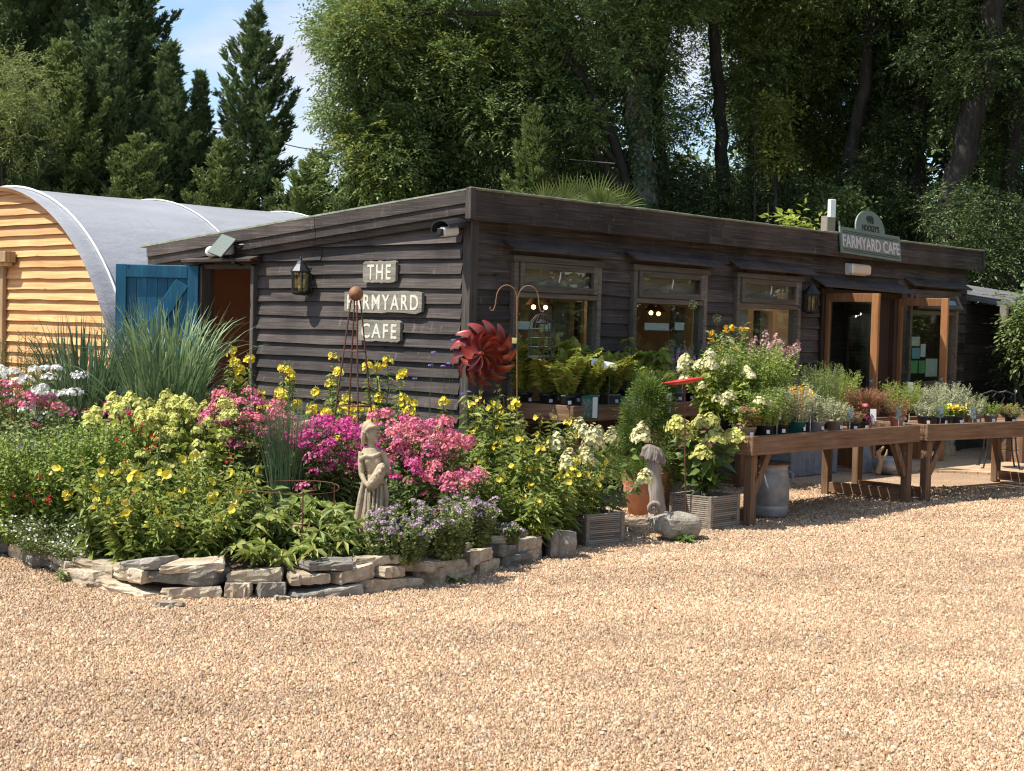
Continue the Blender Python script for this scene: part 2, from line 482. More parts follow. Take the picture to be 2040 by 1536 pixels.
M_['rust2'] = plain('orange_rusty_iron', (.24, .12, .055), .7, .2, .3, 20, .3)
M_['spin'] = plain('red_lacquered_metal', (.27, .042, .030), .32, .35, .25, 8, .05)
M_['reddish'] = plain('bright_red_metal', (.55, .035, .03), .4, .1, .15, 8, .05)
M_['galv'] = plain('dull_galvanised_metal', (.30, .305, .31), .5, .35, .45, 5, .2)
M_['terra'] = plain('terracotta', (.55, .25, .14), .8, 0, .18, 9, .2)
M_['pot_black'] = plain('black_plastic', (.02, .02, .02), .45, 0, .2, 8, .03)
M_['pot_grey'] = plain('grey_plastic', (.14, .135, .125), .5, 0, .12, 8, .03)
M_['pot_teal'] = plain('teal_plastic', (.01, .09, .09), .4, 0, .12, 8, .03)
M_['pot_taupe'] = plain('taupe_plastic', (.22, .17, .14), .55, 0, .12, 8, .03)
M_['soil'] = plain('dark_potting_soil', (.035, .022, .014), .95, 0, .5, 30, .8)
M_['stake'] = plain('grey_green_stake', (.20, .22, .18), .5, 0, .1, 5, 0)
M_['white'] = plain('white_plastic', (.78, .78, .76), .4, 0, .05, 5, 0)
M_['cream'] = plain('cream_plastic', (.68, .56, .42), .45, 0, .06, 5, .03)
M_['paper'] = plain('white_card', (.8, .8, .78), .7, 0, .03, 5, 0)
M_['cardgreen'] = plain('green_printed_card', (.015, .12, .07), .4, 0, .1, 9, 0)
M_['photo'] = plain('printed_plant_picture', (.12, .16, .15), .5, 0, .9, 60, 0)
M_['signgreen'] = plain('sage_green_paint', (.165, .225, .175), .55, 0, .07, 5, .05)
M_['signdark'] = plain('dark_sign_paint', (.02, .035, .028), .6, 0, .1, 5, 0)
M_['signgrey'] = plain('grey_sign_panel', (.22, .235, .215), .6, 0, .07, 5, 0)
M_['lettering'] = plain('off_white_lettering', (.62, .60, .55), .7, 0, .12, 40, .1)
M_['letterold'] = plain('worn_cream_lettering', (.66, .62, .50), .8, 0, .28, 45, .2)
M_['roofgrey'] = plain('grey_sheet_roof', (.13, .13, .13), .7, 0, .25, 4, .2)
M_['felt'] = plain('mossy_roof_felt', (.24, .27, .20), .9, 0, .35, 10, .3)
M_['plaster'] = plain('terracotta_plaster', (.42, .17, .10), .85, 0, .1, 3, .1)
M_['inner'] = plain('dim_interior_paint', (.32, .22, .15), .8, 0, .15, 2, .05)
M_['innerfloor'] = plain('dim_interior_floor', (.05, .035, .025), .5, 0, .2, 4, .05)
M_['blind'] = plain('brown_fabric_blind', (.40, .29, .24), .85, 0, .14, 5, .1)
M_['curtain'] = plain('pale_curtain', (.34, .34, .36), .9, 0, .12, 4, .05)
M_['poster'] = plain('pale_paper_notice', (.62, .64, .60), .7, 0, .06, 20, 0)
M_['postergreen'] = plain('green_paper_notice', (.16, .42, .17), .7, 0, .1, 20, 0)
M_['posterblue'] = plain('blue_paper_notice', (.22, .45, .56), .7, 0, .1, 20, 0)
M_['glass'] = glassmat('window_glass')
M_['lampglass'] = glassmat('lamp_glass', (.85, .78, .55))
M_['bulb'] = emitmat('warm_bulb', (1.0, .55, .20), 7)
M_['solar'] = plain('solar_panel', (.10, .125, .105), .3, .2, .2, 60, 0)
M_['stone'] = stonemat('warm_limestone', ((.20, .155, .105), (.44, .355, .25), (.62, .54, .41)))
M_['stonegrey'] = stonemat('grey_lichened_stone', ((.10, .095, .08), (.24, .22, .185), (.38, .35, .30)), 7)
M_['statue'] = stonemat('cast_stone', ((.22, .17, .115), (.36, .285, .195), (.46, .38, .28)), 9, False, .35, True)
M_['bark'] = wood('dark_bark', (.012, .010, .008), (.035, .029, .023), (.075, .065, .052), 2, 14, .9, False, .9, .1, 3)
M_['bark_light'] = wood('pale_bark', (.045, .038, .028), (.11, .095, .075), (.20, .175, .14), 2, 14, .9, False, .9, .1, 3)
M_['gravel'] = gravelmat('gravel_bed', False)
M_['pebble'] = gravelmat('gravel_pebbles', True)
M_['earth'] = plain('brown_earth', (.075, .05, .03), .95, 0, .4, 6, .6)
M_['forest'] = plain('leaf_litter', (.035, .032, .018), .95, 0, .5, 2, .5)
M_['cable'] = plain('black_cable', (.02, .02, .02), .5)

# foliage and petals
LF = {}
LF['cypress'] = leafmat('blue_green_cypress', [(.030, .060, .030), (.052, .095, .044), (.085, .140, .060), (.038, .074, .038)], .2, .6, .2)
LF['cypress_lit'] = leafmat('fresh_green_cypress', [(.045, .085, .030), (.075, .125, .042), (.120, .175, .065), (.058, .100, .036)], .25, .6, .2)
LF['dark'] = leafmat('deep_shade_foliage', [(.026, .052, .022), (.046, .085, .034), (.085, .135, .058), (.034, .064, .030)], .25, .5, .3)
LF['ash'] = leafmat('feathery_green_leaves', [(.038, .078, .026), (.072, .130, .044), (.130, .195, .075), (.050, .098, .036)], .35, .5, .3)
LF['ash2'] = leafmat('yellow_green_leaves', [(.040, .075, .014), (.085, .125, .022), (.14, .17, .04), (.05, .09, .02)], .35, .5, .3)
LF['willow'] = leafmat('pale_willow_leaves', [(.07, .11, .035), (.11, .16, .055), (.17, .22, .09)], .35, .5, .3)
LF['ivy'] = leafmat('ivy_leaves', [(.014, .034, .012), (.026, .056, .020), (.045, .085, .030)], .15, .35, .5)
LF['palm'] = leafmat('palm_blades', [(.06, .10, .025), (.10, .15, .04), (.15, .19, .07)], .25, .4, .4)
LF['prim'] = leafmat('primrose_leaves', [(.055, .105, .022), (.105, .165, .034), (.17, .23, .06), (.07, .125, .026)], .35)
LF['phlox'] = leafmat('phlox_leaves', [(.032, .065, .020), (.06, .105, .030), (.095, .145, .045)], .3)
LF['lime'] = leafmat('lime_green_leaves', [(.09, .15, .02), (.15, .22, .03), (.21, .28, .06)], .4)
LF['herb'] = leafmat('herb_leaves', [(.075, .145, .026), (.125, .205, .040), (.175, .255, .065)], .35)
LF['mint'] = leafmat('greyed_small_leaves', [(.055, .095, .035), (.10, .15, .055), (.15, .20, .085)], .3)
LF['blue'] = leafmat('blue_green_blades', [(.05, .100, .050), (.085, .155, .080), (.13, .21, .12)], .25)
LF['chive'] = leafmat('dark_blue_green_blades', [(.030, .068, .040), (.055, .105, .062), (.09, .145, .09)], .2)
LF['box'] = leafmat('dark_glossy_small_leaves', [(.022, .05, .014), (.04, .085, .02), (.065, .12, .03)], .2)
LF['helle'] = leafmat('broad_green_leaves', [(.055, .10, .022), (.10, .155, .035), (.17, .20, .06)], .3)
LF['hydr'] = leafmat('hydrangea_leaves', [(.03, .07, .02), (.055, .11, .028), (.08, .14, .04)], .3)
LF['fern'] = leafmat('yellow_green_fern', [(.08, .135, .02), (.12, .18, .028), (.19, .20, .04), (.055, .105, .02)], .35)
LF['grass'] = leafmat('bright_grass_blades', [(.09, .15, .025), (.15, .23, .045), (.22, .30, .08)], .35)
LF['silver'] = leafmat('silver_green_leaves', [(.12, .16, .10), (.19, .24, .16), (.27, .32, .23)], .2)
LF['rosem'] = leafmat('rosemary_needles', [(.05, .10, .03), (.09, .15, .05), (.15, .21, .09)], .2)
LF['brown'] = leafmat('brown_sedge', [(.09, .05, .025), (.16, .095, .05), (.23, .15, .085)], .25)
LF['purple'] = leafmat('purple_leaves', [(.03, .008, .018), (.07, .014, .035), (.12, .025, .055)], .25)
LF['dwarf'] = leafmat('dwarf_spruce_needles', [(.038, .082, .016), (.066, .125, .026), (.11, .165, .042)], .25)
LF['yellowleaf'] = leafmat('golden_leaves', [(.42, .28, .02), (.62, .44, .04), (.72, .56, .10)], .3)
def petal(name, cols, t=.25): return leafmat(name, cols, t, .6, .2, 1.0)
PT = {}
PT['yellow'] = petal('yellow_petals', [(.70, .52, .02), (.82, .66, .05), (.85, .72, .18)])
PT['paleyellow'] = petal('pale_yellow_petals', [(.66, .56, .16), (.78, .68, .28), (.72, .55, .10)])
PT['pink'] = petal('pink_petals', [(.50, .035, .16), (.62, .10, .25), (.70, .22, .34), (.74, .40, .46)])
PT['magenta'] = petal('magenta_petals', [(.46, .012, .17), (.58, .03, .24), (.66, .10, .32), (.70, .25, .42)])
PT['coral'] = petal('coral_pink_petals', [(.60, .07, .13), (.70, .15, .20), (.74, .30, .32), (.76, .42, .44)])
PT['oldpink'] = petal('faded_pink_petals', [(.40, .06, .12), (.50, .14, .19), (.55, .26, .25)])
PT['white'] = petal('white_petals', [(.76, .76, .70), (.82, .82, .78), (.72, .74, .66)])
PT['cream'] = petal('cream_petals', [(.64, .60, .26), (.74, .70, .38), (.78, .75, .50), (.56, .57, .20)])
PT['limecream'] = petal('lime_cream_petals', [(.52, .54, .11), (.64, .63, .18), (.70, .68, .30)])
PT['lilac'] = petal('lilac_petals', [(.42, .27, .40), (.54, .38, .50), (.62, .48, .57)])
PT['violet'] = petal('violet_petals', [(.22, .12, .44), (.32, .20, .55), (.42, .30, .62)])
PT['red'] = petal('red_petals', [(.45, .02, .02), (.55, .05, .05), (.60, .12, .08)])
PT['orange'] = petal('orange_petals', [(.72, .24, .01), (.80, .36, .02), (.82, .46, .04)])
PT['rose'] = petal('rose_pink_petals', [(.62, .28, .28), (.72, .42, .40), (.76, .54, .52)])
PT['straw'] = petal('greenish_umbels', [(.38, .42, .12), (.52, .54, .22), (.62, .62, .34)])
# ------------------------------------------------------------------ ground
def sheet(name, poly, z, mat, thick=None):
    mb = MB()
    if thick: mb.slab(poly, z - thick, z)
    else: mb.add([(x, y, z) for x, y in poly], [tuple(range(len(poly)))])
    return struct(mb.build(name, mat))
sheet('ground', [(-400, -200), (400, -200), (400, 600), (-400, 600)], -.012, M_['forest'])
sheet('gravel_yard', [(-14, -12), (26, -12), (26, 17.2), (7.2, 21.6), (-7, 24), (-14, 24)], -.006, M_['gravel'])
g = np.random.default_rng(3)
def scatter(n, test):
    P = []
    while sum(len(p) for p in P) < n:
        q = np.stack([g.uniform(-5, 7, n), g.uniform(4.6, 16, n)], 1)
        P.append(q[test(q)])
    return np.concatenate(P)[:n]
def in_bed(q):      # inside the flower bed, where no loose gravel lies
    x, y = q[:, 0], q[:, 1]
    front = np.interp(x, [-6, -3.3, -2.7, -2.3, -1.7, -.95, -.4, .25, .5], [13, 9.75, 9.05, 8.7, 8.65, 8.8, 9.25, 10.3, 10.7])
    return (y > front + .1) & (x < .45)
def near(q):
    x, y = q[:, 0], q[:, 1]
    ok = (np.abs(x) < .36 * y + .35) & ~in_bed(q)
    dens = np.interp(y, [4.6, 4.9, 8, 10, 13, 16], [.3, 1.0, .9, .6, .3, .12])
    sx = (x + .41) * .6665 + (y - 13.4) * .7455; t = -(x + .41) * .7455 + (y - 13.4) * .6665
    return ok & (g.random(len(q)) < dens) & ~((t > -.05) & (sx > -.05))
NP = 480000
P = scatter(NP, near)
k = 5
size = np.clip(g.lognormal(math.log(.0037), .48, NP), .0018, .018) * np.interp(P[:, 1], [5, 10, 14], [1, 1.15, 1.5])
ang = np.arange(k) * 2 * PI / k
rad = size[:, None] * g.uniform(.7, 1.3, (NP, k)); el = g.uniform(.5, 1.0, NP)[:, None]
a0 = g.uniform(0, 2 * PI, NP)[:, None]
lx = np.cos(ang)[None] * rad; ly = np.sin(ang)[None] * rad * el
X = lx * np.cos(a0) - ly * np.sin(a0); Y = lx * np.sin(a0) + ly * np.cos(a0)
hh = size * g.uniform(.3, .75, NP)
lift = g.uniform(-.002, .005, NP)
tilt = g.normal(0, .25, (NP, 2))
def ring(sc, h):
    x, y = X * sc, Y * sc
    z = lift[:, None] + h[:, None] + x * tilt[:, :1] + y * tilt[:, 1:]
    return np.stack([P[:, :1] + x, P[:, 1:2] + y, z], 2)
V = np.concatenate([ring(1.0, hh * 0 - .003), ring(.66, hh)], 1)       # NP, 10, 3
Vf = V.reshape(-1, 3); b0 = (np.arange(NP) * 10)[:, None]
Q = []
for i in range(k):
    j = (i + 1) % k; Q.append(b0 + [[i, j, 5 + j, 5 + i]])
Fq = np.concatenate(Q, 1).reshape(-1, 4)
top = np.concatenate([b0 + [[5, 6, 7]], b0 + [[5, 7, 8]], b0 + [[5, 8, 9]]], 1).reshape(-1, 3)
tri = np.concatenate([np.concatenate([Fq[:, [0, 1, 2]], Fq[:, [0, 2, 3]]], 0), top], 0)
o = link('gravel', npmesh('gravel', Vf, tri), M_['pebble']); o['kind'] = 'stuff'
o['label'] = 'loose golden flint gravel covering the yard'

nl = 110                              # stray dead leaves and bits of stalk
q = np.stack([g.uniform(-4, 6, nl), g.uniform(5, 14, nl)], 1); q = q[near(q) | (g.random(nl) < .3)]; q = q[~in_bed(q)]; nl = len(q)
L0 = Leaves(); d_ = rv(g, nl); d_[:, 2] = .1 * g.random(nl); L0.add(np.stack([q[:, 0], q[:, 1], 0 * q[:, 0] + .008], 1), d_, np.array([0, 0, 1.]) + g.normal(0, .3, (nl, 3)), g.uniform(.015, .045, nl), g.uniform(.006, .018, nl), .2)
o = L0.build('fallen_leaves', plain('dry_leaf', (.16, .09, .045), .8, 0, .5, 9, .1), None); o['kind'] = 'stuff'; o['label'] = 'stray dry leaves on the gravel'
# paved terrace by the cafe door
def pavemat():
    m, nt, b = newmat('sandy_paving')
    v = coord(nt, 'Object', (1, 1, 1), (0, 0, -TH))
    br = N(nt, 'ShaderNodeTexBrick', Scale=2.2); br.inputs['Mortar Size'].default_value = .012
    br.inputs['Color1'].default_value = (.46, .30, .17, 1); br.inputs['Color2'].default_value = (.55, .39, .24, 1); br.inputs['Mortar'].default_value = (.22, .14, .08, 1)
    nt.links.new(v, br.inputs[0])
    c = mixc(nt, ramp(nt, noise(nt, v, 3, 5), [(.35, (0, 0, 0)), (.7, (.5, .5, .5))]), br.outputs[0], (.36, .24, .14))
    nt.links.new(c, b.inputs['Base Color']); b.inputs['Roughness'].default_value = .85
    bump(nt, b, br.outputs['Fac'], -.4, .006); return m
p1, p2, p3 = G(1742, 936), G(1924, 943), G(2100, 952)
e1 = bw(6.1, .2); e2 = bw(13.5, .2)
sheet('terrace', [(p1.x, p1.y), (p2.x, p2.y), (p3.x, p3.y), (p3.x + 3, p3.y + 1.5), (e2.x, e2.y), (e1.x, e1.y), (4.0, 17.9)], .022, pavemat(), .04)
# soil of the bed
bed = [(-4.3, 10.9), (-3.25, 9.85), (-2.7, 9.15), (-2.28, 8.8), (-1.7, 8.72), (-.96, 8.88), (-.4, 9.35), (.24, 10.42), (.48, 11.0), (.35, 12.6), (-.45, 13.3), (-3.0, 15.4), (-4.6, 14.8)]
bm_ = MB(); n_ = len(bed); cxb = sum(p[0] for p in bed) / n_; cyb = sum(p[1] for p in bed) / n_
rings = []
for sc, z in ((1, -.005), (.985, .12), (.9, .17), (.6, .2), (.25, .21)):
    rings.append([(cxb + (x - cxb) * sc, cyb + (y - cyb) * sc, z + rnd.uniform(-.01, .01) * (sc < .98)) for x, y in bed])
vs = [p for r_ in rings for p in r_]; fs = []
for i in range(len(rings) - 1):
    for j in range(n_): fs.append((i * n_ + j, i * n_ + (j + 1) % n_, (i + 1) * n_ + (j + 1) % n_, (i + 1) * n_ + j))
fs.append(tuple((len(rings) - 1) * n_ + j for j in range(n_)))
bm_.add(vs, fs); struct(bm_.build('bed_soil', M_['earth']))

# ------------------------------------------------------------------ cafe
cafe = thing('cafe_building', 'long low dark weatherboarded cafe with shallow sloping roof, windows and doors', 'building', C0, TH)
LROT = (0, 0, -PI / 2)
RL, WL = 10.05, 4.7                   # lengths of the window wall and of the sign wall
rz_ = lambda t: 2.786 - .0893 * t     # top of the fascia going back along the sign wall
def boards(mb, rows, x0, x1, openings, out, g, seg=.35, ztop=None, x_lim=None):
    for (zb, zt) in rows:
        iv = [(x0 if x_lim is None else max(x0, x_lim(zb)), x1)]
        for (a, b, c, d) in openings:
            if c < (zb + zt) / 2 < d:
                nv = []
                for (p, q) in iv:
                    if b <= p or a >= q: nv.append((p, q)); continue
                    if a - p > .03: nv.append((p, a))
                    if q - b > .03: nv.append((b, q))
                iv = nv
        for (p, q) in iv:
            # long runs are pieced together from separate boards
            cuts = [p]
            while q - cuts[-1] > 4.2: cuts.append(cuts[-1] + g.uniform(2.0, 3.6))
            cuts.append(q)
            for (u, w) in zip(cuts[:-1], cuts[1:]):
                if w - u < .02: continue
                w2 = w - (.003 if w < q else 0)
                n = max(1, int((w2 - u) / seg)); o = out * g.uniform(.75, 1.25); dz = g.uniform(-.004, .004)
                tl = g.uniform(-.005, .005)
                vs = []
                ph = g.uniform(0, 9)
                for i in range(n + 1):
                    x = u + (w2 - u) * i / n
                    e = .005 * math.sin(x * 2.1 + ph) + g.uniform(-.003, .003) + dz + tl * (i / n - .5)
                    vs += [(x, -.004, zt + .012), (x, -o - .002, zb + e), (x, -o + .016, zb + e + .001), (x, .01, zt + .012)]
                fs = []
                for i in range(n):
                    a = i * 4
                    for k in range(4): fs.append((a + k, a + 4 + k, a + 4 + (k + 1) % 4, a + (k + 1) % 4))
                fs += [(0, 1, 2, 3), (n * 4 + 3, n * 4 + 2, n * 4 + 1, n * 4)]
                mb.add(vs, fs)
            mb.box(((p + q) / 2, .05, (zb + zt) / 2), (q - p, .075, zt - zb - .0006))
g2 = random.Random(11)
GA = .1345
rowsR = [(.03 + GA * i, .03 + GA * (i + 1)) for i in range(19)]
WIN = [(.54, 1.82, .72, 2.24), (2.34, 3.63, .72, 2.24), (4.20, 5.54, .72, 2.24), (8.24, 9.63, .98, 2.20)]
DOOR = (6.02, 7.98, .02, 2.12)
mb = MB(); boards(mb, rowsR, .07, RL - .1, WIN + [DOOR], .026, g2)
mb.build('wall', M_['board'], cafe)
mb = MB()
DL = (-3.80, -2.98, .02, 2.13)
rowsL = [(.03 + GA * i, .03 + GA * (i + 1)) for i in range(19)]
boards(mb, rowsL, -4.62, -.06, [DL], .040, g2, x_lim=lambda z: -max(0, min(4.62, (2.786 - .12 - z) / .0893)) if z > 2.2 else -4.62)
o = mb.build('wall', M_['board'], cafe, rot=LROT); o['label'] = 'sunlit end wall of dark overlapping boards'
# plain end and back walls
mb = MB(); boards(mb, rowsR[:17], -RL + .1, -.06, [], .026, g2)
mb.build('wall', M_['board'], cafe, loc=(0, WL - .06, 0), rot=(0, 0, PI))
mb = MB(); mb.box((RL - .1, WL / 2, 1.2), (.08, WL - .2, 2.35)); mb.build('wall', M_['board_y'], cafe)
# corner posts
mb = MB(); mb.rb((.005, -.012, 1.27), (.1, .1, 2.5), .004); mb.build('corner_post', M_['post'], cafe)
# fascia on the window side: three boards, the lowest proud
mb = MB()
for (z, h, y) in ((2.735, .105, -.105), (2.64, .10, -.112), (2.552, .085, -.122)):
    u = -.10
    while u < RL + .1:
        w = min(RL + .12, u + g2.uniform(2.6, 4.0)); w = RL + .12 if RL + .12 - w < .6 else w
        mb.rb(((u + w) / 2, y, z), (w - u - .003, .028, h), .004, (R(2.5), 0, 0)); u = w
o = mb.build('fascia', M_['board'], cafe)
mb = MB(); mb.rb((-.112, -.112, 2.655), (.07, .07, .275), .004); mb.rb((RL + .135, -.105, 2.65), (.03, .09, .26), .004); mb.each('fascia_end_block', M_['post'], cafe)
# sloping fascia over the sign wall
mb = MB()
sl = math.atan(.0893)
for (dz, h, y) in ((-.065, .13, -.125), (-.17, .10, -.108), (-.245, .075, -.065)):
    a = (0 + .07, y, rz_(0) + dz + .0); b_ = (-WL - .02, y, rz_(WL) + dz)
    segs = [0, .42, 1.0] if h > .08 else [0, .63, 1.0]
    for u, w in zip(segs[:-1], segs[1:]):
        p = Vector(a).lerp(Vector(b_), u); q = Vector(a).lerp(Vector(b_), w - .0006)
        mb.bar(p, q, .026, h, (0, 0, 1))
o = mb.build('fascia', M_['board'], cafe, rot=LROT); o['label'] = 'sunlit sloping fascia of overlapping dark boards'
# roof sheet
mb = MB()
pr = [(-.13, rz_(0) + .004), (WL + .15, rz_(WL) + .012 - .0893 * .15), (WL + .15, rz_(WL) - .022), (-.13, rz_(0) - .010)]
vs = [(-.14, t, z) for t, z in pr] + [(RL + .16, t, z) for t, z in pr]
mb.add(vs, [(0, 1, 2, 3), (7, 6, 5, 4), (0, 4, 5, 1), (1, 5, 6, 2), (2, 6, 7, 3), (3, 7, 4, 0)])
mb.build('roof', M_['felt'], cafe)
mb = MB()
u = -.14
while u < RL + .16:
    w = min(u + .3, RL + .16); mb.rb(((u + w) / 2, -.128, rz_(0) + .004 + g2.uniform(-.005, .005)), (w - u + .004, .035, .014), .004); u = w
mb.build('roof_edge', M_['felt'], cafe)
# rooms behind the glass
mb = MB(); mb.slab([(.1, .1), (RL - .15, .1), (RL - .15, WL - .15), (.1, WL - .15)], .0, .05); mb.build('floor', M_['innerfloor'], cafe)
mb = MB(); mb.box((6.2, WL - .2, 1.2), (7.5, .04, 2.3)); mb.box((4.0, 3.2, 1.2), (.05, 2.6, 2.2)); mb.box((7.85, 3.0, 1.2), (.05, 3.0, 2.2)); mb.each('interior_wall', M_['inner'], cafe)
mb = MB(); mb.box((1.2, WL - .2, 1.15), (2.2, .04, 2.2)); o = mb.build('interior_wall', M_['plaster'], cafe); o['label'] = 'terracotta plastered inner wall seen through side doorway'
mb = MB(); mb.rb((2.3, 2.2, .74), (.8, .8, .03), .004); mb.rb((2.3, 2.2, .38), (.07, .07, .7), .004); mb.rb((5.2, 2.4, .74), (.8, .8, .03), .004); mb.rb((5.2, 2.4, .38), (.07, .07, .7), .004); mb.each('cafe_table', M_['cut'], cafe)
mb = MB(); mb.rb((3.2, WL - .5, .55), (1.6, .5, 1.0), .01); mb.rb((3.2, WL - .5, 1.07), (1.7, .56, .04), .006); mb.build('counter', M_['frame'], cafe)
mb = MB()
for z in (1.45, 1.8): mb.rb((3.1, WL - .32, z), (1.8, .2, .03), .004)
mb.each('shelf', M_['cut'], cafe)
# windows
hoodmb = lambda x0, x1, z: MB().add([(x0 - .13, -.015, z + .15), (x1 + .10, -.015, z + .15), (x1 + .20, -.16, z + .045), (x0 - .10, -.16, z + .055),
                                     (x0 - .13, -.015, z + .13), (x1 + .10, -.015, z + .13), (x1 + .20, -.155, z + .025), (x0 - .10, -.155, z + .035)],
                                    [(0, 3, 2, 1), (4, 5, 6, 7), (0, 1, 5, 4), (1, 2, 6, 5), (2, 3, 7, 6), (3, 0, 4, 7)])
for i, (x0, x1, z0, z1) in enumerate(WIN):
    zt = z1 - (.36 if i < 3 else .30)           # transom
    fr = MB()
    for x in (x0 + .03, x1 - .03): fr.rb((x, .0, (z0 + z1) / 2), (.06, .13, z1 - z0), .004)
    fr.rb(((x0 + x1) / 2, -.012, z1 - .03), (x1 - x0 + .06, .14, .06), .004)
    fr.rb(((x0 + x1) / 2, -.02, z0 - .01), (x1 - x0 + .12, .17, .045), .004)
    fr.rb(((x0 + x1) / 2, -.004, zt), (x1 - x0 - .121, .11, .05), .004)
    w = fr.build('window', M_['frame'], cafe)
    # top hung vent
    sz0, sz1 = zt + .03, z1 - .062
    xa, xb = x0 + .075, x1 - .075
    sh = MB(); hz = sz1 - sz0
    for x in (xa + .03, xb - .03): sh.rb((x, 0, -hz / 2), (.06, .045, hz), .004)
    sh.rb(((xa + xb) / 2, 0, -.03), (xb - xa - .121, .045, .06), .004); sh.rb(((xa + xb) / 2, 0, -hz + .03), (xb - xa - .121, .045, .06), .004)
    tilt_ = (R(-27), 0, 0) if i == 3 else (0, 0, 0)
    sh.build('vent_sash', M_['frame'], w, loc=(0, -.055, sz1), rot=tilt_)
    MB().box(((xa + xb) / 2, .0, -hz / 2), (xb - xa - .12, .004, hz - .12)).build('pane', M_['glass'], w, loc=(0, -.055, sz1), rot=tilt_)
    MB().box(((x0 + x1) / 2, .005, (z0 + zt) / 2), (x1 - x0 - .12, .005, zt - z0 - .05)).build('pane', M_['glass'], w)
    if i < 3:
        MB().rb(((xa + xb) / 2, .045, (sz0 + sz1) / 2), (xb - xa, .008, hz), .002).bar((xa + .1, .038, sz0 + .06), (xb - .2, .038, sz1 - .07), .006, .02, (0, 1, 0)).build('blind', M_['blind'], w)
        MB().tube([((xa + xb) / 2 - .03, -.082, sz0 + .10), ((xa + xb) / 2 - .02, -.088, sz0 + .16), ((xa + xb) / 2 - .01, -.084, sz0 + .2)], [.006, .008, .004], 6).build('stay_hook', M_['white'], w)
    hoodmb(x0, x1, z1).build('hood', M_['board'], w)
# curtains and notices inside, with pale strips for reflections
def drape(x0, x1, y, z0, z1, n=22):
    vs = []; fs = []
    for i in range(n + 1):
        x = x0 + (x1 - x0) * i / n; d = .025 * math.sin(i * 2.1) + .01 * math.sin(i * 5.3)
        vs += [(x, y + d, z0), (x, y + d * .7, z1), (x, y + d + .012, z0), (x, y + d * .7 + .012, z1)]
    for i in range(n):
        a = i * 4; fs += [(a, a + 4, a + 5, a + 1), (a + 3, a + 7, a + 6, a + 2)]
    return MB().add(vs, fs)
drape(4.27, 4.75, .14, .74, 1.84).build('curtain', M_['curtain'], cafe, True)
drape(4.98, 5.36, .20, .74, 1.84).build('curtain', M_['inner'], cafe, True)
drape(1.36, 1.62, .16, .74, 1.84, 12).build('curtain', M_['frame_v'], cafe, True)
drape(3.3, 3.55, .16, .74, 1.84, 12).build('curtain', M_['frame_v'], cafe, True)
mb = MB(); mb.rb((4.86, .10, 1.28), (.07, .05, 1.1), .004); mb.rb((1.66, .10, 1.28), (.05, .05, 1.1), .004); mb.each('window_mullion', M_['darkdoor'], cafe)
for (x, z, w, h, m, lb) in ((.78, 1.60, .34, .075, 'poster', None), (1.12, 1.59, .16, .07, 'poster', None), (2.9, 1.62, .42, .075, 'poster', None), (3.3, 1.63, .17, .08, 'poster', None),  # pale strips in the first windows, added to imitate reflections on the glass
                            (8.62, 1.52, .26, .12, 'poster', None), (8.66, 1.36, .22, .14, 'posterblue', 'pale blue notice'), (8.62, 1.18, .2, .17, 'postergreen', 'green notice on door side window'),
                            (8.84, 1.18, .17, .17, 'postergreen', 'green notice beside another'), (8.86, 1.40, .14, .17, 'paper', 'white oval notice'), (9.12, 1.17, .34, .24, 'poster', 'white printed notice')):
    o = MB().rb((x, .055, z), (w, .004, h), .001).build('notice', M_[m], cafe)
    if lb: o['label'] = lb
# entrance: frame, two open glazed leaves
fr = MB()
for x in (DOOR[0] + .05, 7.86): fr.rb((x, .0, 1.06), (.10, .13, 2.08), .004)
fr.rb((6.97, -.01, 2.09), (2.0, .14, .07), .004); fr.rb((6.97, -.01, .06), (1.8, .14, .05), .004); fr.build('door_frame', M_['darkdoor'], cafe)
MB().add([(5.82, -.015, 2.27), (8.06, -.015, 2.25), (8.10, -.2, 2.14), (5.85, -.2, 2.16), (5.82, -.015, 2.25), (8.06, -.015, 2.23), (8.10, -.195, 2.12), (5.85, -.195, 2.14)],
         [(0, 3, 2, 1), (4, 5, 6, 7), (0, 1, 5, 4), (1, 2, 6, 5), (2, 3, 7, 6), (3, 0, 4, 7)]).build('door_hood', M_['board'], cafe)
fr = MB(); fr.rb((7.55, .01, 1.05), (.45, .05, 2.0), .004); fr.build('side_panel', M_['darkdoor'], cafe)
def leaf(x, rz, wd, tag_, hd):
    d = MB(); hz = 2.04
    for u in (.045, wd - .045): d.rb((u, 0, hz / 2), (.09, .05, hz), .005)
    d.rb((wd / 2, 0, hz - .05), (wd - .175, .048, .10), .005); d.rb((wd / 2, 0, .15), (wd - .175, .048, .28), .005)
    dd = d.build('door', M_['door'], cafe, loc=(x, -.02, .03), rot=(0, 0, rz))
    dd['label'] = tag_
    MB().box((wd / 2, 0, hz / 2 + .1), (wd - .17, .005, hz - .35)).build('pane', M_['glass'], dd)
    h = MB(); h.rb((wd - .045, hd * .03, 1.0), (.03, .010, .10), .003); h.tube([(wd - .045, hd * .03, 1.02), (wd - .045, hd * .06, 1.02)], .009, 8); h.ball((wd - .045, hd * .07, 1.02), .018, 10, 8); h.build('handle', M_['galv'], dd)
leaf(6.12, R(-88), .72, 'left glazed entrance door standing open', -1)
leaf(7.93, R(-83), .68, 'right glazed entrance door standing open', -1)
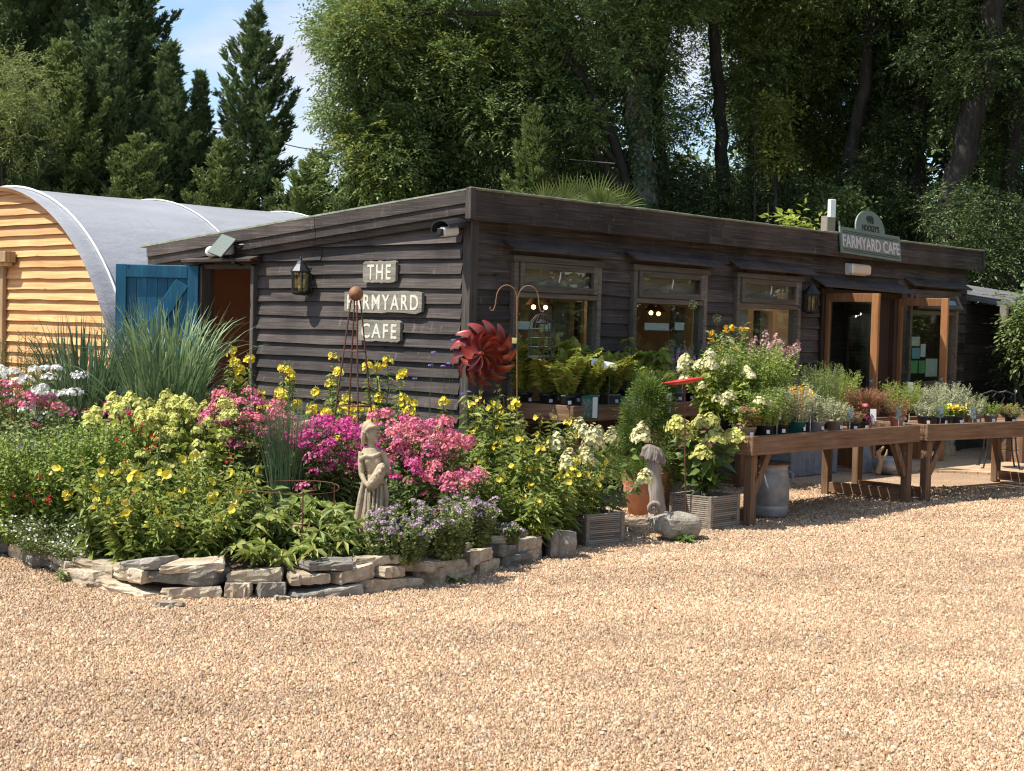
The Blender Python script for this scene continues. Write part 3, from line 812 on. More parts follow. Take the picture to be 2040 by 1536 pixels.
# side doorway and its blue plank door
fr = MB()
for x in (DL[0] - .02, DL[1] + .025): fr.rb((x, -.01, 1.07), (.05, .14, 2.13), .004)
fr.rb(((DL[0] + DL[1]) / 2, .0, 2.13), (.78, .12, .05), .004)
fr.build('door_frame', M_['post'], cafe, rot=LROT)
MB().add([(-3.98, -.015, 2.25), (-2.86, -.015, 2.25), (-2.84, -.2, 2.20), (-4.0, -.2, 2.20), (-3.98, -.015, 2.23), (-2.86, -.015, 2.23), (-2.84, -.195, 2.175), (-4.0, -.195, 2.175)],
         [(0, 3, 2, 1), (4, 5, 6, 7), (0, 1, 5, 4), (1, 2, 6, 5), (2, 3, 7, 6), (3, 0, 4, 7)]).build('door_hood', M_['board'], cafe, rot=LROT)
MB().rb((-3.4, -.1, 2.185), (1.14, .16, .03), .004).build('hood_soffit', M_['darkdoor'], cafe, rot=LROT)
d = MB(); wd = .87; hz = 2.1
x = .0
while x < wd - .01:
    w_ = min(.109, wd - x); d.rb((x + w_ / 2, .02, hz / 2), (w_ - .004, .022, hz), .003); x += w_
hp = bw(-.05, 3.84)
bd = d.build('door', M_['blue'], cafe, loc=(-.06, 3.86, .04), rot=(0, 0, PI - TH))
bd['label'] = 'blue plank side door standing open'
d = MB()
for u in (.055, wd - .055): d.rb((u, -.006, hz / 2), (.11, .028, hz), .004)
d.each('door_stile', M_['blue'], bd, loc=(0, .052, 0))
d = MB()
for z in (.08, .98, hz - .07): d.rb((wd / 2, 0, z), (wd - .222, .027, .13), .004)
d.each('door_ledge', M_['blue'], bd, loc=(0, .046, 0))
d = MB(); d.bar((.17, .046, 1.92), (wd - .16, .046, 1.08), .15, .024, (0, 1, 0)); d.bar((.17, .046, .9), (wd - .16, .046, .16), .15, .024, (0, 1, 0)); d.each('door_brace', M_['blue'], bd)
# ------------------------------------------------------------------ annex beyond the cafe
ann = thing('lean_to_annex', 'low timber annex with grey sheet roof at the far end of the cafe', 'annex', bw(RL, 0), TH)
mb = MB(); boards(mb, rowsR[:15], -.05, 3.2, [], .022, g2); mb.build('wall', M_['board'], ann, loc=(0, .10, 0))
mb = MB(); z0, z1 = 2.06, 2.62
mb.add([(.02, -.62, z0), (4.2, -.62, z0 - .02), (4.2, 3.2, z1), (.02, 3.2, z1), (.02, -.62, z0 - .05), (4.2, -.62, z0 - .07), (4.2, 3.2, z1 - .05), (.02, 3.2, z1 - .05)],
       [(0, 1, 2, 3), (7, 6, 5, 4), (0, 4, 5, 1), (1, 5, 6, 2), (2, 6, 7, 3), (3, 7, 4, 0)])
for i in range(14): mb.rb((.2 + i * .3, 1.3, 2.355), (.035, 3.85, .02), .004, (math.atan((z1 - z0) / 3.82), 0, 0))
mb.build('roof', M_['roofgrey'], ann)
mb = MB(); mb.rb((.33, -.56, 1.97), (.62, .03, .13), .004); mb.rb((.33, -.555, 1.83), (.62, .03, .135), .004); mb.each('eave_board', M_['post'], ann)
mb = MB(); mb.rb((.66, -.56, 1.9), (.06, .06, .30), .004); mb.rb((.03, -.5, 1.9), (.03, .1, .27), .003); mb.each('eave_post', M_['grey_wood'], ann)
mb = MB()
for k_ in range(7):
    x = .4 + rnd.random() * 1.6; y = -.3 + rnd.random() * 1.3; z = z0 + (y + .62) * .1466 + .03
    a_ = rnd.uniform(-.4, .4); L_ = rnd.uniform(.25, .7)
    mb.tube([(x, y, z), (x + L_ * .5, y + L_ * .5 * a_, z + .01 + .0733 * L_ * a_), (x + L_, y + L_ * a_, z + .1466 * L_ * a_)], [.009, .008, .004], 5)
mb.build('fallen_twigs', M_['grey_wood'], ann)

# ------------------------------------------------------------------ polytunnel
pf = at(247, 640, 19.0); pf.z = 0
pt = thing('polytunnel', 'grey-white plastic polytunnel with honey coloured boarded end wall', 'polytunnel', pf, TL)
# frame: x right along the end wall (from -6.4 to 0), y along the tunnel
RR = 3.2
def arch(n=40, r=RR, h=3.05, leg=.3):
    return [(-RR + r * math.cos(PI * i / n), leg + h * math.sin(PI * i / n)) for i in range(n + 1)]
LEN = 8
mb = MB(); ar = arch(44)
ys = [-.12] + [i * .5 for i in range(LEN * 2 + 1)]
vs = []
for y in ys:
    ph = abs(math.sin(PI * y / 2.5))
    for i, (x, z) in enumerate(ar):
        s_ = 1 - .004 * ph * math.sin(PI * i / 44)
        vs.append((-RR + (x + RR) * s_, y, z * s_))
n_ = 45; fs = [(j * n_ + i, j * n_ + i + 1, (j + 1) * n_ + i + 1, (j + 1) * n_ + i) for j in range(len(ys) - 1) for i in range(44)]
m, nt, b = newmat('milky_polythene')
v = coord(nt); f1 = noise(nt, coord(nt, 'Object', (3, .5, 3)), 1.2, 5); f2 = noise(nt, coord(nt, 'Object', (1, 6, 1)), 2.5, 6)
c = ramp(nt, f1, [(.35, (.43, .44, .465)), (.65, (.50, .51, .535))]); c = mixc(nt, ramp(nt, f2, [(.5, (0, 0, 0)), (.72, (.5, .5, .5))]), c, (.42, .42, .42))
tcz = nt.nodes.new('ShaderNodeSeparateXYZ'); nt.links.new(coord(nt), tcz.inputs[0])
c = mixc(nt, ramp(nt, tcz.outputs[2], [(.72, (0, 0, 0)), (1.0, (0, 0, 0))]), c, (.30, .27, .20))
nt.links.new(c, b.inputs['Base Color']); b.inputs['Roughness'].default_value = .32; b.inputs['Specular IOR Level'].default_value = .6
t_ = nt.nodes.new('ShaderNodeBsdfTranslucent'); nt.links.new(c, t_.inputs[0]); mx = nt.nodes.new('ShaderNodeMixShader'); mx.inputs[0].default_value = .25
nt.links.new(b.outputs[0], mx.inputs[1]); nt.links.new(t_.outputs[0], mx.inputs[2]); nt.links.new(mx.outputs[0], nt.nodes['Material Output'].inputs[0])
bump(nt, b, noise(nt, coord(nt, 'Object', (2.2, .9, 2.2), (0, 0, .5)), 1.6, 6, .62), .45, .05)
MB().add(vs, fs).build('cover', m, pt, True)
for y in (.02, 2.5, 5.0, 7.5):
    ring_ = [(-RR + (x + RR) * 1.004, y + (.16 if y < .1 else 0), z * 1.004 + .003) for x, z in arch(44)]
    MB().tube(ring_, .016 if y < .1 else .011, 8).build('hoop', M_['white'], pt, True)
mb = MB()
for i in range(23):
    zb = .04 + i * .145; zt = zb + .145
    if zb > 3.28: break
    zz = min(zt + .035, 3.345); hwf = lambda z_: (RR - .035) * math.sqrt(max(0, 1 - (max(0, z_ - .3) / 3.03) ** 2)); hw = hwf(zb + .01)
    for (u, w) in ((-hw, -1.55), (-.35 + .0, hw)) if zb < 2.35 else ((-hw, hw),):
        u2 = max(u, -hw); n = max(2, int((w - u2) / .22)); vs = []; ph = g2.uniform(0, 9); q = g2.uniform(.8, 1.2)
        for k_ in range(n + 1):
            x = -RR + u2 + (w - u2) * k_ / n; e = .004 * math.sin(x * 1.1 + ph) + .0035 * math.sin(x * 5.9 + ph * 2) + g2.uniform(-.003, .003)
            lim = hwf(min(zt + .025, 3.325)); xt = max(-RR - lim, min(-RR + lim, x)); zt_ = min(zt + .02, 3.315)
            vs += [(xt, .03, zt_), (x, -.022 * q, zb + e), (x, .004, zb + e + .002), (xt, .05, zt_)]
        fs = [(a + k2, a + 4 + k2, a + 4 + (k2 + 1) % 4, a + (k2 + 1) % 4) for a in range(0, n * 4, 4) for k2 in range(4)] + [(0, 1, 2, 3), (n * 4 + 3, n * 4 + 2, n * 4 + 1, n * 4)]
        mb.add(vs, fs)
mb.build('end_wall', M_['yellow'], pt)
mb = MB(); ab = arch(44, RR - .035, 3.03); ab2 = arch(44, RR - .075, 2.985)
vs = [(x, -.035, z) for x, z in ab] + [(x, -.035, z) for x, z in ab2] + [(x, .0, z) for x, z in ab] + [(x, .0, z) for x, z in ab2]
fs = []
for i in range(44):
    fs += [(i, i + 1, 46 + i, 45 + i), (i, 90 + i, 91 + i, i + 1), (45 + i, 46 + i, 136 + i, 135 + i)]
mb.add(vs, fs).build('arch_trim', M_['yellow'], pt)
xd = -2.86
mb = MB(); mb.rb((xd, -.045, 1.2), (.07, .06, 2.35), .004); mb.rb((xd - 2.1, -.045, 1.2), (.07, .06, 2.35), .004); mb.each('door_post', M_['cut'], pt)
mb = MB(); mb.rb((xd - .85, -.11, 2.36), (2.3, .16, .15), .006); mb.rb((xd - .85, -.09, 2.26), (2.2, .08, .05), .004); mb.build('door_track', M_['cut'], pt)
mb = MB(); mb.rb((xd - 1.05, .01, 1.2), (2.03, .03, 2.3), .004); mb.build('door', M_['frame_v'], pt)

# ------------------------------------------------------------------ fittings hung on the cafe
def onL_(x, y, out=.03):
    """point on the sign wall seen at pixel x,y"""
    d = ray(x, y); p0 = C0 - A2 * out; k = (p0 - EYE).dot(A2) / d.dot(A2); return EYE + d * k
def onR_(x, y, out=.03):
    d = ray(x, y); p0 = C0 - B2 * out; k = (p0 - EYE).dot(B2) / d.dot(B2); return EYE + d * k
def text(s, size, name, mat, parent, loc, sx=1.0, ext=.002, sh=0, rot=(PI / 2, 0, 0), bold=.0, space=1.0):
    cu_ = bpy.data.curves.new(name, 'FONT'); cu_.body = s; cu_.size = .2; cu_.align_x = 'CENTER'; cu_.align_y = 'CENTER'
    cu_.extrude = ext; cu_.offset = bold; cu_.shear = sh; cu_.space_character = space; cu_.resolution_u = 4
    to = bpy.data.objects.new('temporary', cu_); COL.objects.link(to)
    dg = bpy.context.evaluated_depsgraph_get(); me = bpy.data.meshes.new_from_object(to.evaluated_get(dg))
    bpy.data.objects.remove(to); bpy.data.curves.remove(cu_)
    xs = [v_.co.x for v_ in me.vertices]; ys = [v_.co.y for v_ in me.vertices]; cx_, cy_ = (max(xs) + min(xs)) / 2, (max(ys) + min(ys)) / 2
    kx, ky = sx / (max(xs) - min(xs)), size / (max(ys) - min(ys))     # fit the wanted width and height
    for v_ in me.vertices: v_.co.x = (v_.co.x - cx_) * kx; v_.co.y = (v_.co.y - cy_) * ky
    me.name = name; me.materials.clear()
    o = link(name, me, mat, parent, loc, rot); return o
# three hand painted boards
for word, (x0, y0, x1, y1), hgt, sx in (('THE', (723, 520, 788, 563), .155, .70), ('FARMYARD', (686, 580, 840, 623), .165, .62), ('CAFE', (714, 638, 797, 680), .155, .68)):
    a = onL_(x0, (y0 + y1) / 2, .07); b_ = onL_(x1, (y0 + y1) / 2, .07)
    c = (a + b_) / 2; w = (b_ - a).length; zt, zb = onL_((x0 + x1) / 2, y0, .07).z, onL_((x0 + x1) / 2, y1, .07).z; c.z = (zt + zb) / 2
    sg = thing('wooden_sign', {'THE': 'small weathered board, topmost of the three lettered boards on the end wall', 'FARMYARD': 'long weathered lettered board behind the rusty ball finial', 'CAFE': 'small weathered board, lowest of the three lettered boards on the end wall'}[word], 'sign', c, TL, 'weathered name boards on the end wall')
    mb = MB(); nx = 14; hz = zt - zb; vs = []
    for i in range(nx + 1):
        x = -w / 2 + w * i / nx; ea, eb = rnd.uniform(-.005, .005), rnd.uniform(-.006, .006); q = .012 if i in (0, nx) else 0
        vs += [(x, 0, hz / 2 + ea - q), (x, 0, -hz / 2 + eb + q), (x, .035, -hz / 2 + eb + q), (x, .035, hz / 2 + ea - q)]
    fs = [(i * 4 + k_, i * 4 + 4 + k_, i * 4 + 4 + (k_ + 1) % 4, i * 4 + (k_ + 1) % 4) for i in range(nx) for k_ in range(4)] + [(0, 1, 2, 3), (nx * 4 + 3, nx * 4 + 2, nx * 4 + 1, nx * 4)]
    mb.add(vs, fs).build('board', M_['signwood'], sg)
    text(word, hz * .70, 'lettering', M_['letterold'], sg, (0, -.0016, -.002), w * {'THE': .72, 'FARMYARD': .92, 'CAFE': .84}[word], .0012, bold=.003, space=1.25)
# green shop sign on the fascia
c = onR_(1735, 487, .15)
sg = thing('shop_sign', 'sage green arched sign with pale capitals and a dark animal emblem on the roof edge', 'sign', c, TH)
sg.rotation_euler = (R(-7), R(1.5), TH)
w, h = 1.50, .315; ra = .36
poly = [(-w / 2, -h / 2), (w / 2, -h / 2), (w / 2, h / 2), (ra, h / 2)] + [(ra * math.cos(PI * i / 20), h / 2 + .025 + .235 * math.sin(PI * i / 20)) for i in range(21)] + [(-ra, h / 2), (-w / 2, h / 2)]
MB().prism(poly, -.009, .009).build('board', M_['signgreen'], sg)
MB().box((0, -.0105, -.008), (w - .06, .003, .165)).build('panel', M_['signgrey'], sg)
mb = MB()
for z in (.112, .092, -.105, -.125): mb.box((0, -.011, z), (w - .10, .003, .006))
mb.build('stripe', M_['signdark'], sg)
text('FARMYARD CAFE', .15, 'lettering', M_['lettering'], sg, (0, -.0135, -.008), 1.42, .002, bold=.003)
text("HOCKEY'S", .078, 'lettering', M_['signdark'], sg, (0, -.0125, .195), .42, .002, bold=.002)['label'] = 'small dark lettering under the emblem'
pig = [(-.075, .0), (-.082, .018), (-.070, .032), (-.055, .042), (-.048, .055), (-.036, .05), (-.015, .058), (.02, .062), (.05, .055), (.068, .035), (.07, .0), (.062, -.05), (.04, -.05), (.042, -.015), (.02, -.012), (.018, -.05), (-.004, -.05), (-.012, -.012), (-.03, -.008), (-.036, -.045), (-.052, -.045), (-.05, -.008)]
o = MB().prism([(x * 1.25, z * .85 + .298) for x, z in pig], -.0145, -.0095).build('emblem', M_['signdark'], sg); o['label'] = 'dark pig silhouette'
# lanterns
def lantern(loc, rz, label):
    t = thing('wall_lantern', label, 'lantern', loc, rz, 'wall lanterns on the cafe')
    mb = MB()
    mb.lathe([(.001, .345), (.012, .335), (.014, .315), (.035, .30), (.05, .27), (.082, .235), (.102, .205), (.102, .195), (.06, .19)], 8, (0, 0, 0))
    mb.rb((0, .11, .12), (.1, .02, .26), .004); mb.tube([(0, .10, .03), (0, .05, -.02), (0, 0, .0)], [.018, .016, .02], 8)
    mb.build('cap', M_['iron'], t)
    mb = MB()
    for k_ in range(6):
        a = PI / 6 + k_ * PI / 3; mb.bar((.080 * math.cos(a), .08 * math.sin(a), 0), (.088 * math.cos(a), .088 * math.sin(a), .195), .014, .014)
    mb.lathe([(.03, -.03), (.07, -.022), (.088, -.005), (.088, .008), (.05, .009)], 8); mb.build('cage', M_['iron'], t)
    MB().lathe([(.074, .006), (.080, .192)], 6).build('lamp_glass', M_['cream'] if False else M_['lampglass'], t)
    mb = MB(); mb.lathe([(.018, .01), (.018, .07), (.014, .075), (.026, .10), (.026, .13), (.012, .16), (.002, .165)], 10); mb.build('lamp', M_['cream'], t, True)
    return t
lantern(onL_(598, 582, .13), TL, 'black six sided lantern beside the three lettered boards on the end wall')
lantern(onR_(1616, 620, .16), TH, 'black lantern between third window and the open glazed door')
# solar flood light over the side doorway
c = onL_(436, 497, .16)
t = thing('solar_light', 'white solar floodlight with tilted green-grey panel above the side doorway', 'light', c, TL)
mb = MB(); mb.tube([(-.14, 0, -.02), (.20, 0, .0)], .055, 14); mb.ball((-.14, 0, -.02), .055); mb.build('lamp_body', M_['white'], t, True)
mb = MB(); mb.rb((.17, -.09, .03), (.24, .02, .25), .004, (R(-38), R(14), 0)); mb.build('solar_panel', M_['solar'], t)
mb = MB()
mb.tube([(.25, .0, .03), (.38, .06, .05), (.40, .12, .05)], .014, 6); mb.tube([(.2, -.01, -.07), (.27, .02, -.14), (.25, .1, -.16)], .009, 6); mb.rb((.27, -.01, -.13), (.05, .04, .04), .006); mb.build('bracket', M_['iron'], t)
# security camera under the eave
c = onL_(893, 455, .20)
t = thing('security_camera', 'black domed security camera with white rim under the corner eave', 'camera', c, TL)
mb = MB()
pts = []
for i in range(9):
    a = R(205 - i * 25); pts.append((.02 + .115 * math.cos(a), .0, .01 + .075 * math.sin(a)))
for j in range(8):
    (x0, _, z0), (x1, _, z1) = pts[j], pts[j + 1]
    mb.add([(x0, -.12, z0 - .02), (x1, -.12, z1 - .02), (x1, .12, z1 + .02), (x0, .12, z0 + .02), (x0 * .92, -.12, z0 * .9 - .02), (x1 * .92, -.12, z1 * .9 - .02), (x1 * .92, .12, z1 * .9 + .02), (x0 * .92, .12, z0 * .9 + .02)],
           [(0, 1, 2, 3), (7, 6, 5, 4), (0, 4, 5, 1), (3, 2, 6, 7), (0, 3, 7, 4), (1, 5, 6, 2)])
mb.tube([(.0, .08, .02), (.05, .16, .04), (.08, .2, .03)], .03, 8)
mb.build('hood', M_['iron'], t)
mb = MB(); mb.rb((.01, -.0, -.025), (.085, .2, .085), .02, (R(8), 0, 0)); mb.build('body', M_['white'], t)
mb = MB(); mb.rb((.01, -.108, -.040), (.066, .02, .066), .008, (R(8), 0, 0)); mb.tube([(.01, -.10, -.040), (.01, -.124, -.041)], .022, 10); mb.build('lens', M_['iron'], t)
# bulkhead light below the shop sign
c = onR_(1712, 537, .08)
t = thing('bulkhead_light', 'cream rectangular bulkhead light under the green shop sign', 'light', c, TH)
mb = MB(); mb.rb((0, 0, 0), (.46, .09, .125), .022); mb.build('diffuser', M_['cream'], t)
mb = MB(); mb.rb((0, .05, 0), (.49, .03, .14), .006); mb.rb((-.235, -.005, .0), (.03, .08, .115), .01); mb.build('base', M_['white'], t)
# post with a white box behind the roof
c = at(1650, 440, 21.5)
t = thing('timber_post', 'pale square post carrying a white box behind the cafe roof', 'post', (c.x, c.y, 0), R(25))
MB().rb((0, 0, 1.63), (.15, .15, 3.26), .008).build('post', M_['grey_wood'], t)
MB().rb((-.035, -.12, 3.36), (.10, .07, .25), .008).build('box', M_['white'], t)
MB().tube([(.16, 0, 2.9), (.2, 0, 2.88), (.21, 0, 3.1), (.19, 0, 3.2)], .012, 6).build('pipe', M_['galv'], t)
# overhead cable
a = at(500, 262, 40); b_ = at(760, 285, 34)
pts = [a.lerp(b_, i / 12) - Vector((0, 0, .3 * math.sin(PI * i / 12))) for i in range(13)]
tag(MB().tube([a + (a - b_) * 1.2] + pts + [b_ + (b_ - a) * 1.2], .014, 5).build('overhead_cable', M_['cable']), 'thin black overhead cable crossing the sky gap', 'cable')
# lamps hanging inside
for (px, py, Y, lb) in ((1063, 606, 15.9, 'pendant lamp nearest the bird feeder inside first window'), (1087, 607, 16.3, 'pendant lamp seen right of bird feeder dome in first window'), (1297, 618, 17.2, 'left of two bright pendant lamps inside second window'), (1312, 620, 17.5, 'right of two bright pendant lamps inside second window')):
    p = at(px, py, Y)
    t = thing('pendant_lamp', lb, 'lamp', p, 0, 'warm pendant lamps inside the cafe')
    MB().ball((0, 0, -.03), .024, 10, 6).build('bulb', M_['bulb'], t, True)
    MB().lathe([(.012, .075), (.03, .065), (.07, .02), (.085, -.005), (.08, -.007), (.065, .014), (.02, .055)], 16).tube([(0, 0, .07), (0, 0, .5)], .004, 4).build('lamp_shade', M_['rust'], t, True)

for i_, (s_, t_) in enumerate(((1.9, 1.5), (4.6, 1.6), (6.9, 1.8))):   # the glow of the lit pendants; an extra light by the entrance has no lamp
    pl = bpy.data.lights.new('pendant_glow', 'POINT'); pl.energy = 8; pl.color = (1, .70, .45); pl.shadow_soft_size = .06
    po = bpy.data.objects.new('pendant_glow', pl); COL.objects.link(po); po.location = bw(s_, t_, 1.9)
# ------------------------------------------------------------------ benches for the plants
def bench(loc, d, L, D, zt, label, ap=.16, lip=.055, shelf=.05, back_legs=True):
    """top left front corner at loc, running along unit vector d; legs in braced pairs"""
    t = thing('display_bench', label, 'bench', loc, math.atan2(d.y, d.x), 'timber plant display benches')
    mb = MB()
    mb.rb((L / 2, .0, zt - ap / 2), (L, .04, ap), .005); mb.rb((L / 2, D, zt - ap / 2), (L, .04, ap), .005); mb.each('apron', M_['bench'], t)
    mb = MB()
    for x in (.02, L - .02): mb.rb((x, D / 2, zt - ap / 2), (.04, D - .041, ap), .005)
    mb.each('end_board', M_['bench_y'], t)
    mb = MB(); y = .06
    while y < D - .02: mb.rb((L / 2, y + .03, zt - shelf), (L - .084, .085, .022), .003); y += .1
    mb.build('slat_shelf', M_['bench'], t)
    for x in (.10, L - .10):
        for y in (.06, D - .06):
            q = zt - ap - .005
            MB().rb((x, y, q / 2), (.085, .075, q), .005).build('leg', M_['bench_v'], t)
        MB().rb((x + .0, D / 2, .075), (.06, D - .2, .10), .005).build('foot_rail', M_['bench_y'], t)
    mb = MB()
    for x, s_ in ((.10, 1), (L - .10, -1)):
        mb.bar((x + s_ * .045, .07, zt - .48), (x + s_ * .25, .07, zt - ap + .0), .07, .06, (0, 1, 0))
    mb.each('brace', M_['bench_v'], t)
    return t
dA = Vector((1.95, 2.16, 0)).normalized(); nA = Vector((-dA.y, dA.x, 0))
dB = Vector((1.76, 1.39, 0)).normalized(); nB = Vector((-dB.y, dB.x, 0))
dC = A2
LA = Vector((1.96, 12.25, 0)); LB = Vector((3.99, 14.45, 0)); LC = Vector((.53, 13.25, 0))
bench(LA, dA, 2.9, .98, .743, 'front timber bench with nursery pots, its left leg beside the grey churn')
bench(LB, dB, 2.6, .95, .745, 'right hand timber bench of small pots running out of the picture')
bench(LC, dC, 2.9, .76, .90, 'rear timber bench carrying the row of yellow-green ferns', ap=.14)
def onbench(L, d, n, u, v, z): return L + d * u + n * v + Vector((0, 0, z))
ZA, ZB, ZC = .705, .707, .872
# ------------------------------------------------------------------ stone, iron and clay in the garden
def rough(dims, seed, n=22, m=12, p=5., amp=.07, chip=.5):
    """a quarried block: rounded box broken up by uneven facets"""
    q = np.random.default_rng(seed)
    mb = MB(); mb.ball((0, 0, 0), 1, n, m); V = np.array(mb.v)
    V = V / (np.sum(np.abs(V) ** p, 1, keepdims=True) ** (1 / p))
    for k_ in range(7):                           # knock corners off with planes
        d = nrm(q.normal(size=3)); h = q.uniform(.80, 1.12)
        t = V @ d; V -= np.clip(t - h, 0, None)[:, None] * d * chip * 1.6
    f = np.zeros(len(V))
    for k_ in range(8):
        w = q.normal(size=3) * (1.5 + k_ * .9); f += np.sin(V @ w + q.uniform(0, 6)) * amp / (1 + k_ * .45)
    V = V * (1 + f[:, None]) + q.normal(size=V.shape) * amp * .22
    V = V * np.array(dims) / 2
    mb.v = [tuple(v) for v in V]; return mb
def slabstone(dims, seed):
    """a split slab: jagged outline, flat bedding planes, broken sides"""
    q = random.Random(seed); L_, D_, H_ = dims; mb = MB(); pts = []
    for (x0, y0, x1, y1, n) in ((-1, -1, 1, -1, 7), (1, -1, 1, 1, 3), (1, 1, -1, 1, 5), (-1, 1, -1, -1, 3)):
        for i in range(n):
            u = (i + q.uniform(-.25, .25) * (i > 0)) / n; pts.append(((x0 + (x1 - x0) * u) * L_ / 2, (y0 + (y1 - y0) * u) * D_ / 2))
    c = [q.uniform(.80, 1.0) for _ in range(4)]
    pts = [(x * (1 - .16 * (abs(y) / D_) * q.random()) + q.uniform(-.012, .012) * 1.1, y + q.uniform(-.012, .012)) for x, y in pts]
    pts = [(x * (c[(x > 0) + 2 * (y > 0)] if abs(x) > L_ * .4 else 1), y) for x, y in pts]
    n = len(pts); nl = 5; sl = q.uniform(-.09, .09); st = q.uniform(-.18, .10)
    for j in range(nl + 1):
        z = -H_ / 2 + H_ * j / nl; e = (.94, 1.0, .985, 1.01, .99, .955)[j]
        for i, (x, y) in enumerate(pts):
            w = e + q.uniform(-.018, .018)
            zz = z + (x * sl + y * st * .5) * (j / nl) + q.uniform(-.004, .004)
            mb.v.append((x * w, y * w + q.uniform(-.005, .005), zz))
    for j in range(nl):
        for i in range(n):
            i2 = (i + 1) % n; mb.f.append((j * n + i, j * n + i2, (j + 1) * n + i2, (j + 1) * n + i))
    o = len(mb.v); mb.v.append((0, 0, H_ / 2 + q.uniform(-.004, .008))); mb.v.append((0, 0, -H_ / 2))
    for i in range(n):
        i2 = (i + 1) % n; mb.f.append((nl * n + i, nl * n + i2, o)); mb.f.append((i2, i, o + 1))
    return mb
edge = thing('stone_edging', 'low dry stacked limestone edging curving round the flower bed', 'stone wall', (-1.7, 8.6, 0))
eo = Vector((-1.7, 8.6, 0))
path = [G(*p) for p in ((-60, 1100), (0, 1106), (60, 1128), (110, 1146), (165, 1165), (215, 1178), (300, 1190), (420, 1192), (560, 1191), (680, 1187), (790, 1176), (880, 1162), (980, 1138), (1080, 1112))]
cum = [0]
for a, b_ in zip(path[:-1], path[1:]): cum.append(cum[-1] + (b_ - a).length)
def along(s_):
    s_ = max(0, min(cum[-1], s_))
    for i in range(len(path) - 1):
        if s_ <= cum[i + 1]:
            u = (s_ - cum[i]) / (cum[i + 1] - cum[i]); return path[i].lerp(path[i + 1], u), (path[i + 1] - path[i]).normalized()
    return path[-1], (path[-1] - path[-2]).normalized()
gs = random.Random(5); sd = 100
tot = cum[-1]
def height(s_):
    px = s_ / tot; return .12 if px < .22 else (.20 if px < .9 else .18)
def lay(s0, s1, z, hmin, hmax, lmin, lmax, back, dep):
    global sd
    s_ = s0
    while s_ < s1:
        L_ = gs.uniform(lmin, lmax); h_ = gs.uniform(hmin, hmax); d_ = gs.uniform(*dep)
        p, t = along(s_ + L_ / 2); nn = Vector((-t.y, t.x, 0)); sd += 1
        c = p + nn * (d_ / 2 + back + gs.uniform(-.045, .03)) - eo; c.z = z + h_ / 2
        mb = slabstone((L_ * 1.0, d_, h_ * .97), sd)
        o = mb.build('stone', M_['stone'] if gs.random() < .72 else M_['stonegrey'], edge, False, c, (gs.uniform(-.06, .06), gs.uniform(-.09, .09), math.atan2(t.y, t.x) + gs.uniform(-.16, .16)))
        s_ += L_ + gs.uniform(-.01, .02)
lay(0.0, tot * .24, 0.0, .045, .065, .18, .40, .02, (.16, .22))
lay(.1, tot * .21, .055, .04, .05, .26, .44, .05, (.18, .24))
lay(tot * .23, tot, -.014, .055, .10, .16, .52, .0, (.18, .26))
lay(tot * .25, tot, .070, .050, .085, .22, .58, .03, (.2, .3))
lay(tot * .35, tot * .46, .140, .045, .055, .32, .40, .05, (.18, .22))
lay(tot * .57, tot * .65, .140, .045, .06, .30, .40, .05, (.18, .22))
lay(tot * .76, tot * .985, .135, .045, .065, .36, .56, .07, (.2, .26))
def block(name, label, c, dims, seed, rot, m='stonegrey', cat='stone', group=None, **k_):
    o = (slabstone(dims, seed) if name in ('stone_block', 'flagstone', 'loose_stone') else rough(dims, seed, 30, 18, **k_)).build(name, M_[m], None, False, c, rot); return tag(o, label, cat, group)
p = G(1115, 1112); block('stone_block', 'square mossy grey block ending the bed edging beside the ribbed planter', (p.x, p.y + .08, .085), (.215, .19, .19), 301, (0, .03, .2), amp=.04)
p = G(1345, 1078); block('boulder', M_.setdefault('boulderstone', stonemat('tan_grey_boulder', ((.20, .175, .135), (.36, .32, .255), (.48, .43, .35)), 11)) and 'large flat topped grey boulder in front of the terracotta pot', (p.x + .005, p.y + .14, .10), (.38, .30, .22), 302, (.07, .05, .35), 'boulderstone', amp=.035, p=3.4, chip=.95)
p = G(1270, 1052); block('flagstone', 'thin tan flagstone lying on gravel below the terracotta pot', (p.x - .05, p.y + .1, .045), (.34, .16, .05), 303, (0, 0, .1), 'stone', 'stone')
p = G(1285, 1062); block('flagstone', 'small brown stone half buried left of the boulder', (p.x - .03, p.y + .02, .02), (.18, .13, .07), 304, (0, 0, .5), 'stone', 'stone')
p = G(1228, 1060); block('flagstone', 'small rounded stone lying right of the ribbed planter', (p.x, p.y + .02, .015), (.16, .11, .05), 305, (0, 0, .2), 'stone', 'stone')
p = G(625, 880); block('ornamental_stone', 'pale carved stone showing between the pink phlox and blue-green clump', at(625, 862, 11.0), (.17, .12, .19), 306, (.1, -.3, .3), 'stone', 'stone', amp=.05)
for i_, (px, py, w, lb) in enumerate(((340, 1207, .16, 'flat pale stone sunk in gravel before the edging'), (560, 1196, .09, 'small chip of pale stone before the edging'), (185, 1170, .12, 'small weedy stone at the low left bend of edging'))):
    p = G(px, py); block('loose_stone', lb, (p.x, p.y, .008), (w, w * .5, .035), 310 + i_, (0, 0, .2 * i_), 'stone', 'stone')

